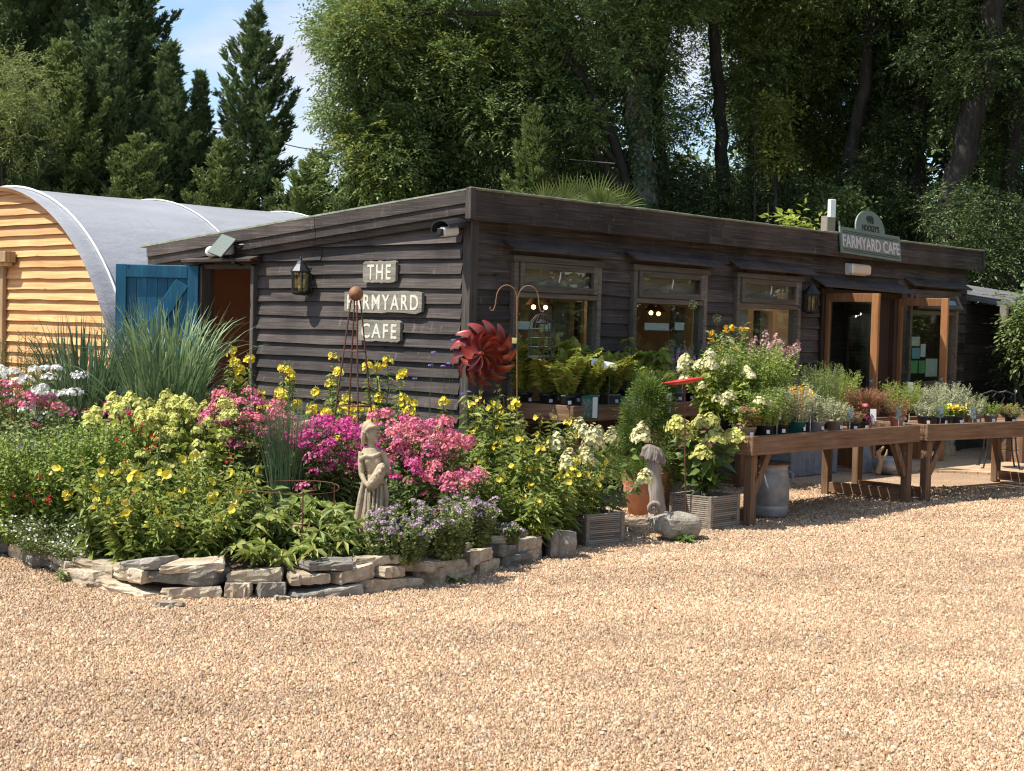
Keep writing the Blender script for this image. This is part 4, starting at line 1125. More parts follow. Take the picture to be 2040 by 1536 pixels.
# statue of a draped woman
HS = 1.22
st = thing('statue', 'weathered stone garden statue of a draped woman among pink phlox', 'statue', Vector((at(741, 900, 9.62).x, 9.62, .16)))
mb = MB()
def rings_(mb, sections, n=40):
    o = len(mb.v)
    for (z, cx, cy, rx, ry, am, fr, ph) in sections:
        for k_ in range(n):
            a = 2 * PI * k_ / n; q = 1 + am * math.sin(fr * a + ph) + am * .6 * math.sin((fr + 4) * a - ph * 1.7)
            mb.v.append((cx + rx * q * math.cos(a), cy + ry * q * math.sin(a), z))
    m_ = len(sections)
    for i in range(m_ - 1):
        for k_ in range(n):
            k2 = (k_ + 1) % n; mb.f.append((o + i * n + k_, o + i * n + k2, o + (i + 1) * n + k2, o + (i + 1) * n + k_))
    mb.f.append(tuple(o + k_ for k_ in range(n))[::-1]); mb.f.append(tuple(o + (m_ - 1) * n + k_ for k_ in range(n)))
rings_(mb, [(.0, 0, 0, .115, .10, .03, 7, 0), (.045, 0, 0, .115, .10, .03, 7, 0), (.05, -.01, 0, .10, .085, .10, 9, .2), (.15, -.012, 0, .095, .08, .10, 9, .35), (.26, -.006, 0, .09, .075, .085, 9, .6), (.36, .004, 0, .088, .07, .06, 9, 1.),
            (.43, .006, 0, .074, .06, .035, 8, 1.5), (.47, .004, 0, .066, .052, .02, 8, 2), (.53, .0, -.006, .074, .062, .02, 6, 2.2), (.575, -.002, -.006, .08, .062, .015, 6, 2), (.61, -.004, 0, .088, .05, .0, 5, 0), (.635, -.004, 0, .06, .04, 0, 5, 0), (.65, -.002, 0, .03, .03, 0, 5, 0)])
mb.tube([(-.002, 0, .63), (0, -.003, .665), (.004, -.008, .70)], [.034, .026, .028], 14)
hd = MB()
hd.ball((.008, -.012, .722), (.041, .047, .055), 20, 14)
hd.ball((.0, .010, .735), (.047, .047, .050), 18, 12); hd.ball((-.02, .035, .70), (.03, .03, .04), 12, 8)
hd.tube([(-.038, -.03, .735), (-.02, -.047, .752), (.012, -.054, .758), (.042, -.04, .748), (.05, -.005, .735)], .010, 8)
hd.tube([(-.042, -.01, .73), (-.05, .0, .69), (-.052, .01, .65)], [.016, .014, .006], 8)
hd.tube([(.016, -.054, .730), (.018, -.060, .713)], [.004, .0065], 8)          # nose
for sx in (-.004, .034): hd.ball((sx, -.054, .731), (.009, .006, .0045), 8, 6)
hd.ball((.019, -.056, .697), (.011, .006, .004), 8, 6); hd.ball((.016, -.05, .682), (.014, .012, .010), 8, 6)
ct, st_ = math.cos(.45), math.sin(.45); hd.v = [((x * ct - y * st_) * HS, (x * st_ + y * ct) * HS, .66 + (z - .66) * HS) for x, y, z in hd.v]; mb.add(hd.v, hd.f)
mb.ball((-.033, -.048, .555), (.034, .026, .033), 14, 10); mb.ball((.033, -.048, .555), (.034, .026, .033), 14, 10)
mb.tube([(-.085, 0, .607), (-.104, -.006, .54), (-.106, -.022, .465), (-.075, -.062, .415), (-.03, -.088, .385)], [.033, .029, .024, .020, .016], 12)
mb.tube([(.085, 0, .607), (.108, -.006, .545), (.112, -.028, .485), (.085, -.075, .495), (.05, -.094, .50)], [.032, .029, .024, .020, .016], 12)
for i in range(4): mb.tube([(-.034, -.088, .385), (-.016 + .006 * i, -.102, .378 - .008 * i), (-.002 + .005 * i, -.106, .376 - .008 * i)], [.0065, .006, .004], 6)
mb.tube([(-.05, -.082, .395), (-.01, -.10, .415), (.035, -.102, .455), (.075, -.09, .51), (.098, -.075, .535)], [.026, .044, .048, .042, .024], 12)
for i in range(9): mb.ball((-.01 + .013 * i, -.134 + .006 * (i % 3), .425 + .012 * i + .012 * (i % 2)), .016, 8, 6)
mb.tube([(-.10, .0, .575), (-.10, -.035, .565), (-.05, -.062, .59), (0, -.066, .585), (.05, -.058, .598), (.08, -.02, .615)], [.016, .018, .015, .013, .014, .012], 8)
mb.tube([(-.09, -.02, .42), (-.115, .0, .33), (-.135, .01, .2), (-.145, .01, .07)], [.02, .03, .034, .03], 10)
mb.tube([(.085, -.03, .42), (.10, -.03, .33), (.098, -.025, .24)], [.02, .024, .014], 10)
for i in range(5): mb.tube([(-.06 + .03 * i, -.068 - .01 * (i == 2), .40), (-.068 + .032 * i, -.088, .25), (-.08 + .038 * i, -.092, .06)], [.008, .012, .012], 8)
mb.tube([(-.1, -.03, .425), (-.04, -.072, .41), (.03, -.076, .415), (.095, -.03, .43)], .013, 8)
me = bpy.data.meshes.new('statue_rough'); me.from_pydata([((x + .035 * math.sin(z * 5)) * (.76 if z < .62 else .86), y * .9, z * .99) for x, y, z in mb.v], [], mb.f)
to = bpy.data.objects.new('temporary', me); COL.objects.link(to)
rm = to.modifiers.new('remesh', 'REMESH'); rm.mode = 'VOXEL'; rm.voxel_size = .0036
sm = to.modifiers.new('smooth', 'SMOOTH'); sm.factor = .5; sm.iterations = 1
me2 = bpy.data.meshes.new_from_object(to.evaluated_get(bpy.context.evaluated_depsgraph_get())); bpy.data.objects.remove(to)
me2.polygons.foreach_set('use_smooth', [True] * len(me2.polygons)); me2.name = 'figure'; me2.materials.clear()
link('figure', me2, M_['statue'], st)
rough((.27, .25, .08), 77, 24, 12, 6, .02).build('plinth', M_['statue'], st, False, (0, 0, -.03))

# rusty obelisk with a ball
Yo = 11.35; p = at(709, 585, Yo)
t = thing('obelisk', 'rusty iron plant obelisk topped by a ball before the middle lettered board', 'obelisk', (p.x, p.y, .1))
hb = p.z - .1
MB().ball((0, 0, hb), .055, 22, 14).build('finial', M_['rust2'], t, True)
leg = lambda a, z: (math.cos(a) * (.03 + .21 * (1 - z / hb)), math.sin(a) * (.03 + .21 * (1 - z / hb)), z)
for i in range(4):
    a = R(20 + 90 * i); MB().tube([leg(a, -.05), leg(a, hb * .5), leg(a, hb - .05)], .0065, 6).build('leg', M_['rust'], t)
for z in (zof(709, 700, Yo) - .1, zof(709, 808, Yo) - .1):
    mb = MB(); c4 = [leg(R(20 + 90 * i), z) for i in range(4)]
    for i in range(4): mb.bar(c4[i], c4[(i + 1) % 4], .009, .009)
    mb.build('crossbar', M_['rust'], t)
# wind spinner
Ys = 11.25; p = at(961, 704, Ys)
t = thing('wind_spinner', 'red metal flower shaped wind spinner on a rusty pole at the cafe corner', 'wind spinner', (p.x, p.y, .1), R(-4))
hz = p.z - .1
def rotor(n, r0, r1, wmax, swirl, y0, curl, ph):
    """n sheet metal petals, each twisted out of the plane along one edge"""
    mb = MB(); nu, nv = 12, 5
    for i in range(n):
        a0 = 2 * PI * i / n + ph; vs = []
        for s_ in (0, 1):
            for j in range(nu + 1):
                u = j / nu; r_ = r0 + (r1 - r0) * u; wd = wmax * max(.02, math.sin(PI * (u ** 1.35 * .90 + .05))) ** .6
                for k_ in range(nv + 1):
                    q = k_ / nv; off_ = (q - .35) * wd; ca, sa = math.cos(a0 + swirl * u * u), math.sin(a0 + swirl * u * u)
                    x, z = r_ * ca - off_ * sa, r_ * sa + off_ * ca
                    vs.append((x, y0 - curl * q * q * math.sin(PI * (u * .9 + .08)) * 1.4 + .02 * u + s_ * .002, z))
        m_ = (nu + 1) * (nv + 1); fs = []
        for s_ in (0, 1):
            for j in range(nu):
                for k_ in range(nv):
                    b0 = s_ * m_ + j * (nv + 1) + k_; fs.append((b0, b0 + 1, b0 + nv + 2, b0 + nv + 1))
        mb.add(vs, fs)
    return mb
rotor(13, .085, .250, .080, .6, .055, .07, 0).build('outer_rotor', M_['spin'], t, True, (0, 0, hz))
rotor(10, .02, .165, .058, -.6, -.05, .06, .2).build('inner_rotor', M_['spin'], t, True, (0, 0, hz))
mb = MB(); mb.tube([(0, -.13, 0), (0, .10, 0)], .011, 10); mb.ball((0, -.13, 0), .018, 10, 8); mb.build('hub', M_['spin'], t, False, (0, 0, hz))
MB().tube([(0, .10, hz), (-.02, .09, hz * .6), (-.13, .03, -.05)], .013, 8).build('pole', M_['rust'], t)
# crook with two hooks and a tag
Yh = 12.25; p = at(1031, 590, Yh)
t = thing('shepherd_hook', 'rusty double armed crook pole with yellow tag before first window', 'hook', (p.x, p.y, 0))
hz = at(1030, 620, Yh).z
mb = MB(); mb.tube([(.045, 0, 0), (.01, 0, hz * .75), (0, 0, hz)], .006, 6)
for s_ in (-1, 1):
    pts = [(0, 0, hz - .12), (.004 * s_, 0, hz + .04)]
    for i in range(13):
        a = R(180 - i * 15) if s_ > 0 else R(i * 15)
        pts.append((s_ * .088 + .084 * math.cos(a), 0, hz + .10 + .11 * math.sin(a)))
    pts += [(s_ * .178, 0, hz + .05), (s_ * .192, 0, hz + .005), (s_ * .21, 0, hz + .0), (s_ * .222, 0, hz + .018), (s_ * .216, 0, hz + .03)]
    mb.tube(pts, .0052, 6)
mb.build('pole', M_['rust2'], t); MB().rb((-.018, -.01, hz - .24), (.042, .006, .045), .002).build('price_tag', M_['yellowleaf'] if 'yellowleaf' in M_ else plain('pale_yellow_tag', (.72, .60, .26)), t)
hk = p + Vector((.205, 0, 0))
t = thing('bird_feeder', 'black domed wire cage bird feeder hanging from the crook', 'bird feeder', (hk.x, hk.y, hz - .36))
mb = MB(); rc = .108
for i in range(18):
    a = 2 * PI * i / 18; c, s_ = math.cos(a), math.sin(a)
    mb.tube([(rc * c, rc * s_, 0), (rc * c, rc * s_, .22), (rc * .86 * c, rc * .86 * s_, .28), (rc * .5 * c, rc * .5 * s_, .33), (.01 * c, .01 * s_, .345)], .0022, 4)
for z in (0, .075, .15, .22): mb.tube([(rc * math.cos(2 * PI * i / 24), rc * math.sin(2 * PI * i / 24), z) for i in range(25)], .003, 4)
mb.tube([(0, 0, .34), (0, 0, .375)], .004, 5); mb.build('cage', M_['iron'], t)
mb = MB(); mb.tube([(0, 0, .03), (0, 0, .26)], .035, 12); mb.build('seed_tube', M_['lampglass'], t)
mb = MB(); mb.lathe([(.11, 0), (.112, -.012), (.02, -.022)], 20); mb.lathe([(.04, .26), (.055, .27), (.01, .30)], 14); mb.build('tray', M_['iron'], t)
# red dish
p = at(1364, 765, 12.1)
t = thing('dish_feeder', 'red metal dish on a thin rusty stake above the dwarf conifer', 'bird dish', (p.x, p.y, 0), .3)
o = MB().lathe([(.002, 0), (.09, .003), (.145, .02), (.165, .032), (.16, .036), (.13, .022), (.05, .008), (.002, .006)], 28, (0, 0, 0)).build('dish', M_['reddish'], t, True, (0, 0, p.z), (R(-4), R(-9), 0))
MB().tube([(.05, 0, 0), (.02, 0, p.z * .5), (0, 0, p.z + .0)], .006, 6).build('stake', M_['rust'], t)
# plant support hoop
p = at(560, 970, 9.35)
t = thing('plant_support', 'rusty round hoop support over the broad green leaves', 'plant support', (p.x, p.y, .1))
mb = MB()
for z, r_ in ((p.z - .1, .36), (.27, .34)): mb.tube([(r_ * math.cos(2 * PI * i / 30), r_ * math.sin(2 * PI * i / 30), z + .01 * math.sin(i * .4)) for i in range(31)], .003, 5)
mb.build('hoop', M_['rust'], t)
for i in range(4):
    a = R(30 + 90 * i); MB().tube([(.36 * math.cos(a), .36 * math.sin(a), -.05), (.36 * math.cos(a), .36 * math.sin(a), p.z - .09)], .0045, 5).build('leg', M_['rust'], t)
# terracotta pot with a dwarf conifer is built with the plants; churn, carved mushroom, planters here
p = G(1536, 1034)
t = thing('milk_churn', 'dented dull grey metal churn under the front bench', 'churn', (p.x, p.y + .17, 0))
MB().lathe([(.12, .0), (.15, .006), (.168, .03), (.174, .08), (.176, .1), (.170, .106), (.176, .112), (.178, .30), (.168, .36), (.163, .385), (.168, .392), (.162, .40), (.158, .44), (.172, .455), (.176, .47), (.170, .478), (.155, .47), (.148, .40), (.150, .1), (.1, .08), (.01, .08)], 40).build('body', M_['galv'], t, True)
MB().tube([(.176 * math.cos(2 * PI * i / 40), .176 * math.sin(2 * PI * i / 40), .468) for i in range(41)], .009, 6).build('rim', M_['rust'], t)
mb = MB()
for s_ in (-1, 1): mb.tube([(s_ * .17, 0, .40), (s_ * .205, 0, .38), (s_ * .205, 0, .32), (s_ * .175, 0, .30)], .007, 6)
mb.each('handle', M_['galv'], t)
p = at(1305, 1000, 12.15)
t = thing('wooden_mushroom', 'grey carved wooden toadstool post with ragged cap before the terracotta pot', 'garden ornament', (p.x, p.y, .0), .2)
M_['bark_cap'] = wood('dark_weathered_cap', (.07, .055, .045), (.17, .14, .115), (.30, .26, .22), 2, 45, .85)
def gnarl(mb, amp, f=1.0):
    mb.v = [tuple(Vector(v) * (1 + 0)) if 0 else (v[0] + amp * (math.sin(v[2] * 31 * f + v[1] * 60) + .6 * math.sin(v[0] * 95 + v[2] * 17)), v[1] + amp * (math.sin(v[2] * 27 * f + v[0] * 70) + .6 * math.sin(v[1] * 110)), v[2] + amp * .5 * math.sin(v[0] * 80 + v[1] * 50)) for v in mb.v]; return mb
path_ = [(.03, 0, .0), (.02, .0, .06), (.03, 0, .14), (.012, 0, .25), (.0, 0, .34), (-.012, 0, .44), (-.02, 0, .52), (-.022, 0, .585)]
gnarl(MB().tube([Vector(path_[i // 3]).lerp(Vector(path_[min(7, i // 3 + 1)]), (i % 3) / 3) for i in range(22)], [.10, .096, .088, .08, .074, .070, .066, .064, .062, .061, .06, .06, .059, .058, .057, .056, .056, .056, .057, .058, .058, .058], 20), .005).build('stalk', M_['bark_v'], t, True)
mb = MB(); n_ = 36                      # thatch-like cap: ragged skirt, ridged top
for j, (r_, z) in enumerate([(.055, -.01), (.095, -.055), (.105, -.05), (.088, .0), (.07, .035), (.055, .045), (.01, .042)]):
    for k_ in range(n_):
        a = 2 * PI * k_ / n_; q = 1 + (.10 if j < 4 else .04) * math.sin(9 * a + j) + .08 * math.cos(a - 2.6)
        zz = z - (.028 * (.5 + .5 * math.sin(12 * a)) if j in (1, 2) else 0) - .022 * math.cos(a + .4) * (r_ / .1)
        mb.v.append((r_ * q * math.cos(a), r_ * q * .85 * math.sin(a), zz))
for i in range(6):
    for k_ in range(n_): mb.f.append((i * n_ + k_, i * n_ + (k_ + 1) % n_, (i + 1) * n_ + (k_ + 1) % n_, (i + 1) * n_ + k_))
mb.f.append(tuple(6 * n_ + k_ for k_ in range(n_)))
gnarl(mb, .005).build('cap', M_['bark_cap'], t, False, (-.02, 0, .605), (0, R(4), 0))
mb = MB()
for (c_, r_, s_) in (((-.035, -.075, .155), .052, 1), ((.075, -.05, .08), .06, -1)):        # carved curls at the foot
    mb.tube([(c_[0] + r_ * (1 - i / 26) * math.cos(i * .55 * s_), c_[1] - .012 + .0012 * i, c_[2] + r_ * (1 - i / 26) * math.sin(i * .55 * s_)) for i in range(24)], [.019 - .0005 * i for i in range(24)], 8)
mb.each('carved_curl', M_['bark_v'], t, True)
def planter(loc, rz, s_, h_, label):
    t = thing('ribbed_planter', label, 'planter', loc, rz, 'square ribbed timber planters')
    mb = MB(); n = 4; bh = h_ / n
    for i in range(4):
        rot = Matrix.Rotation(i * PI / 2, 3, 'Z')
        for j in range(n):
            for k_ in range(4):
                z = bh * j + bh * (k_ + .5) / 4
                mb.rb(rot @ Vector((0, -s_ / 2 + .011 - (.0 if k_ else .0), z)), (s_ - .05, .020, bh / 4 - .0035), .003, rot)
            mb.box(rot @ Vector((0, -s_ / 2 + .022, bh * (j + .5))), (s_ - .06, .012, bh - .003), rot)
    mb.build('ribbed_side', M_['grey_wood'], t)
    mb = MB()
    for i in range(4):
        a = PI / 4 + i * PI / 2; mb.rb((s_ * .7071 * math.cos(a) * .95, s_ * .7071 * math.sin(a) * .95, h_ / 2), (.035, .035, h_ + .006), .004)
    mb.each('corner_batten', M_['grey_wood'], t)
    MB().box((0, 0, h_ - .05), (s_ - .06, s_ - .06, .02)).build('soil', M_['soil'], t)
    return t
PL1 = Vector((.60, 11.16, 0)); PL2 = Vector((1.60, 12.27, 0))
planter(PL1, R(38), .36, .235, 'ribbed timber planter at the end of the stone edging')
planter(PL2, R(48), .40, .265, 'ribbed timber planter between boulder and bench leg')
# things standing behind and below the benches
p = bw(5.15, -.35)
t = thing('timber_trough', 'tall grey boarded trough in shade against the wall behind the churn', 'planter', p, TH)
mb = MB()
for i in range(6): mb.rb((-.5 + .17 * i + .085, 0, .24), (.165, .36, .48), .005)
mb.each('board', plain('blue_grey_painted_boards', (.20, .22, .24), .7, 0, .25, 14, .2), t)
p = bw(6.0, -.75)
t = thing('leaning_board', 'grey weathered board propped under the front bench', 'board', p, TH)
mb = MB(); mb.rb((0, .06, .27), (.30, .03, .56), .004, (R(-12), 0, 0)); mb.build('board', plain('grey_board', (.24, .24, .23), .8, 0, .25, 14, .2), t)
p = bw(6.02, -.95); q = MB(); q.lathe([(.05, .01), (.12, .03), (.155, .10), (.13, .19), (.11, .2), (.105, .19), (.11, .1), (.02, .03)], 20); tag(q.build('metal_bowl', M_['galv'], None, True, p), 'rounded dull metal bowl in front of the propped grey board', 'bowl')
p = bw(5.75, -1.0); q = MB(); q.tube([(0, 0, .02), (.03, .02, .15), (.0, .02, .26), (.06, 0, .33)], [.035, .03, .03, .012], 7); q.tube([(.03, .02, .15), (.09, 0, .24), (.1, 0, .3)], [.02, .016, .008], 6); tag(q.build('driftwood', M_['cut'], None, False, p), 'small twisted piece of pale driftwood under the front bench', 'driftwood')
p = G(1888, 911)
t = thing('log_stump', 'pale upright log stump on the terrace behind the right hand bench', 'log', (p.x, p.y + .12, .022))
mb = MB(); mb.lathe([(.135, 0), (.14, .03), (.128, .10), (.12, .13)], 18); mb.build('stump', M_['cut'], t)
mb = MB(); mb.lathe([(.11, .13), (.125, .2), (.10, .26), (.105, .33), (.09, .345), (.03, .35)], 16, (0, 0, 0), 1, .85); mb.build('bark', M_['bark_v'], t)
# metal chairs and table legs at the right
def chair(loc, rz, label):
    t = thing('garden_chair', label, 'chair', loc, rz, 'green iron garden chairs')
    mb = MB(); mb.lathe([(.02, .44), (.2, .44), (.21, .45), (.2, .46), (.02, .455)], 24); mb.build('seat', M_['iron'], t)
    for sx in (-1, 1):
        for sy in (-1, 1):
            MB().tube([(sx * .15, sy * .15, .44), (sx * .17, sy * .17, .2), (sx * .21, sy * .21, .0), (sx * .235, sy * .235, .006)], .011, 6).build('leg', M_['iron'], t)
    mb = MB(); mb.tube([(-.18, .15, .44), (-.2, .2, .7), (-.19, .22, .88), (-.08, .235, .92), (0, .24, .90), (.08, .235, .92), (.19, .22, .88), (.2, .2, .7), (.18, .15, .44)], .012, 6)
    for s_ in (-1, 1): mb.tube([(s_ * .03, .17, .46), (s_ * .06, .22, .65), (s_ * .02, .23, .75), (s_ * .07, .235, .85), (s_ * .03, .235, .90)], .008, 6)
    mb.tube([(-.19, .2, .68), (0, .215, .66), (.19, .2, .68)], .007, 6)
    mb.build('backrest', M_['iron'], t); return t
p = G(1990, 935); chair((p.x, p.y, .022), R(-10), 'curly backed green iron chair on the terrace beside a low timber box')
p = G(2052, 925)
t = thing('timber_box', 'low reddish timber planter box on the terrace at right edge', 'planter', (p.x + .1, p.y + .4, .022), R(30))
mb = MB()
for i in range(4): mb.rb((0, -.3, .07 + .15 * i), (.9, .03, .145), .004); mb.rb((-.44, 0, .07 + .15 * i), (.03, .56, .145), .004); mb.rb((.44, 0, .07 + .15 * i), (.03, .56, .145), .004)
mb.build('side', M_['bench'], t); mb = MB()
for sx in (-.46, .46): mb.rb((sx, -.31, .32), (.06, .06, .66), .004)
mb.each('corner_post', M_['bench_v'], t); MB().box((0, 0, .5), (.86, .56, .03)).build('soil', M_['soil'], t)
# printed cards and white labels
def card(px, py, label):
    """hung on the front edge of the rear bench"""
    d = ray(px, py); p0 = LC - B2 * .035; k_ = (p0 - EYE).dot(B2) / d.dot(B2); c = EYE + d * k_
    t = thing('plant_card', label, 'card', c, math.atan2(dC.y, dC.x) - R(16), 'green printed plant cards')
    MB().rb((0, .0, 0), (.185, .005, .205), .002).build('card', M_['cardgreen'], t)
    MB().box((-.033, -.0035, -.004), (.10, .003, .165)).build('picture', M_['photo'], t)
    MB().box((.054, -.0035, .0), (.052, .003, .185)).build('text_panel', M_['paper'], t)
card(1175, 812, 'green plant card on the rear bench edge nearest its left corner')
card(1251, 811, 'green plant card on the rear bench edge left of the dwarf conifer')
card(1323, 803, 'green plant card half hidden behind the dwarf conifer top')
def label_stake(px, py, Y, rz, text_):
    c = at(px, py, Y)
    t = thing('plant_label', text_, 'label', (c.x, c.y, .8), rz, 'white bed labels on stakes')
    hz = c.z - .8
    MB().rb((0, 0, hz), (.115, .004, .075), .002, (R(-25), R(9), 0)).build('plate', M_['paper'], t)
    MB().tube([(0, .004, 0), (0, .004, hz)], .0025, 5).build('stake', M_['stake'], t)
label_stake(1190, 722, 13.75, .2, 'white label on a stake behind another between ferns and grass')
label_stake(1215, 729, 13.65, .25, 'front white label on a stake between ferns and grass')
label_stake(1361, 727, 14.5, .15, 'white label on a stake above the red dish')
# ------------------------------------------------------------------ plants
SEED = [1000]
def G_():
    SEED[0] += 1; return np.random.default_rng(SEED[0])
UP = np.array([0, 0, 1.])
def stems(g, n, r0, h, spread, hv=.15, K=6, lean=(0, 0), bow=.5):
    a = g.uniform(0, 2 * PI, n); r = r0 * np.sqrt(g.uniform(0, 1, n))
    b = np.stack([r * np.cos(a), r * np.sin(a), np.zeros(n)], 1)
    a2 = a + g.normal(0, .5, n); sp = spread * np.sqrt(g.uniform(.02, 1, n))
    hh = h * (1 - np.abs(g.normal(0, hv, n))) * (1 - .18 * (sp / max(spread, 1e-3)) ** 2)
    d = np.stack([sp * np.cos(a2) + lean[0], sp * np.sin(a2) + lean[1], hh], 1)
    t = np.linspace(0, 1, K)[None, :, None]
    C = b[:, None] + d[:, None] * t
    C[:, :, :2] = b[:, None, :2] + d[:, None, :2] * ((1 - bow) * t + bow * t * t)
    C += g.normal(0, .006, C.shape) * t
    return C
def on(C, t):
    """points and tangents on curves C (n,K,3) at parameters t (n,m)"""
    n, K, _ = C.shape; f = np.clip(t, 0, .9999) * (K - 1); i = f.astype(int); w = (f - i)[..., None]
    r = np.arange(n)[:, None]
    P = C[r, i] * (1 - w) + C[r, i + 1] * w; T = nrm(C[r, i + 1] - C[r, i]); return P, T
def clothe(L, g, C, per, t0, t1, ln, wd, rise=.35, droop=.25, taper=.45, fold=.16, shape=.42):
    n = len(C); t = t0 + (t1 - t0) * (np.arange(per)[None, :] + g.uniform(0, 1, (n, per))) / per
    P, T = on(C, t); P = P.reshape(-1, 3); T = T.reshape(-1, 3); m = len(P)
    a = (np.arange(m) * 2.4 + g.uniform(0, .9, m))
    h = np.stack([np.cos(a), np.sin(a), np.zeros(m)], 1)
    D = h + T * (rise - .12 + g.normal(0, .38, m))[:, None]
    s = (1 - taper * ((t - t0) / (t1 - t0 + 1e-6))).ravel() * g.uniform(.7, 1.2, m)
    Nn = np.array([-.35, -.35, .8]) + g.normal(0, .42, (m, 3))
    L.add(P, D, Nn, ln * s, wd * s, fold, droop, shape)
def dome(g, n, up=.35, full=False):
    v = rv(g, n)
    if not full: v[:, 2] = np.abs(v[:, 2]) * (1 - up) + up * g.uniform(0, 1, n); v = nrm(v)
    return v
def heads(FL, g, tips, axis, r, n, fr, k=5, stretch=1.0, flat=1.0, cup=.2, full=False, w=.75):
    """a rounded head of n florets of radius fr on each tip"""
    m = len(tips); v = np.stack([dome(g, n, .2, full) for _ in range(m)])
    rr = (r * np.ones(m) if np.isscalar(r) else r)[:, None, None] * g.uniform(.72, 1.08, (m, n, 1))
    sc = np.array([1, 1, stretch * flat])
    P = tips[:, None] + v * rr * sc
    if stretch > 1.2:                              # pointed panicle
        zf = np.clip(v[..., 2:3], 0, 1); P[..., :2] = tips[:, None, :2] + (P[..., :2] - tips[:, None, :2]) * (1.05 - .5 * zf)
    FL.florets(P.reshape(-1, 3), (v + g.normal(0, .25, v.shape)).reshape(-1, 3), fr * g.uniform(.75, 1.15, m * n), k, cup, w)
def plant(name, label, cat, loc, group=None, parent=None):
    return parent if parent is not None else thing(name, label, cat, loc, 0, group)
def off(root_z):      # foliage children of a potted plant start at the soil
    return (0, 0, root_z)
class Pl:
    """collects the parts of one plant and hangs them on its Empty"""
    def __init__(s, root, z=0.0): s.r = root; s.z = z; s.d = {}
    def __call__(s, part, mat):
        k = (part, mat)
        if k not in s.d: s.d[k] = Leaves()
        return s.d[k]
    def done(s):
        for (part, mat), L in s.d.items():
            if L.n and part == 'flower': L.heads('flower_head', PT[mat], s.r, s.z)
            elif L.n:
                o = L.build(part, LF.get(mat) or PT.get(mat), s.r)
                if s.z: o.location = (0, 0, s.z)

# each grower fills Pl p with a plant of height h and half width w
def primrose(p, h, w, n=7, per=26, ll=.15, lw=.034, fl='yellow', nf=7, lat=0, stemr=.006, r0=.06, dens=1.0, fr=.026, lf='prim', keep=1.0, tight=1.0, hv=.12):
    g = G_(); C = stems(g, n, r0, h, w, hv)
    p('stem', 'prim').stalks(C, stemr)
    L = p('foliage', lf); clothe(L, g, C, int(per * dens), .06, .93, ll, lw, .30, .30, .5)
    if lat:                                        # short flowering side shoots
        t = g.uniform(.45, .9, (n, lat)); P, T = on(C, t); P = P.reshape(-1, 3); a = g.uniform(0, 2 * PI, len(P))
        d = np.stack([np.cos(a) * .6, np.sin(a) * .6, np.ones(len(a)) * .9], 1) * (h * .16) * g.uniform(.5, 1.1, (len(a), 1))
        tt = np.linspace(0, 1, 4)[None, :, None]; C2 = P[:, None] + d[:, None] * tt
        p('stem', 'prim').stalks(C2, stemr * .6); clothe(L, g, C2, 7, .1, .95, ll * .55, lw * .6, .4, .2)
        tips = np.concatenate([C[:, -1], C2[:, -1]])
    else: tips = C[:, -1]
    if keep < 1: tips = tips[g.random(len(tips)) < keep]
    m = len(tips); nf_ = g.integers(max(1, nf - 3), nf + 2, m)
    idx = np.repeat(np.arange(m), nf_); k = len(idx)
    v = rv(g, k); v[:, 2] = np.abs(v[:, 2]) * .7 - .15
    P = tips[idx] + v * np.array([.042, .042, .045]) * (1 if nf > 3 else .6) * tight + np.stack([0 * v[:, 0], 0 * v[:, 0], -g.uniform(0, .05, k)], 1)
    half = g.random(k) < .72
    p('flower', fl).florets(P[half], (v * .9 + np.array([0, -.55, .25]) * g.uniform(0, 1.2, (k, 1)))[half], fr * g.uniform(.8, 1.15, half.sum()), 4, .45, .95)
    p('flower', 'paleyellow').florets(P[~half], v[~half] + UP * .3, fr * .75, 4, 1.0, .8)
    # green buds above the open flowers
    b = np.repeat(tips, 8, 0); d = rv(g, len(b)) * .6 + UP
    L.add(b + UP * .005, d, rv(g, len(b)), .045 * g.uniform(.6, 1.1, len(b)), .011, .2)
def phlox(p, h, w, n=16, fl='pink', hr=.062, nfl=40, fr=.0135, lf='phlox', per=20, mix=None, lean=(0, 0), hv=.13):
    g = G_(); C = stems(g, n, w * .55, h, w * .55, hv, lean=lean); p('stem', 'phlox').stalks(C, .004)
    clothe(p('foliage', lf), g, C, per, .08, .93, .11, .028, .2, .3, .25)
    pick = g.random(n) < (.35 if mix else 0)
    for q, f in ((~pick, fl), (pick, mix)):
        if f is None or not q.any(): continue
        heads(p('flower', f), g, C[q, -1], None, hr * g.uniform(.75, 1.25, q.sum()), nfl, fr, 5, .85)
def hydrangea(p, h, w, n=8, fl='cream', hl=.10, hw=.055, nfl=75, fr=.013, ll=.11, lw=.06, per=12, lf='hydr', r0=.05, hv=.15, t0=.12, upright=.0):
    g = G_(); C = stems(g, n, r0, h, w, hv); p('stem', 'hydr').stalks(C, .005)
    clothe(p('foliage', lf), g, C, per, t0, .93, ll, lw, .35, .3, .2, .12, .45)
    heads(p('flower', fl), g, C[:, -1], None, hw * g.uniform(.8, 1.2, n), nfl, fr, 4, hl / hw, 1, .1, w=.95)
def bush(p, h, w, lf, n=1500, ll=.03, lw=.014, core=.55, stem=True, droop=.15, flat=1.0, sprigs=None, up=.5, d2=None):
    """many upright leafy sprigs filling a mound"""
    g = G_(); k = sprigs or max(12, int(n / 26)); C = stems(g, k, w * .62, h, w * .55, .22)
    if stem: p('stem', lf).stalks(C, .0025)
    clothe(p('foliage', lf), g, C, max(4, n // k), .12, 1.0, ll * 1.12, lw * 1.25, up, droop, .3)
    return g, C
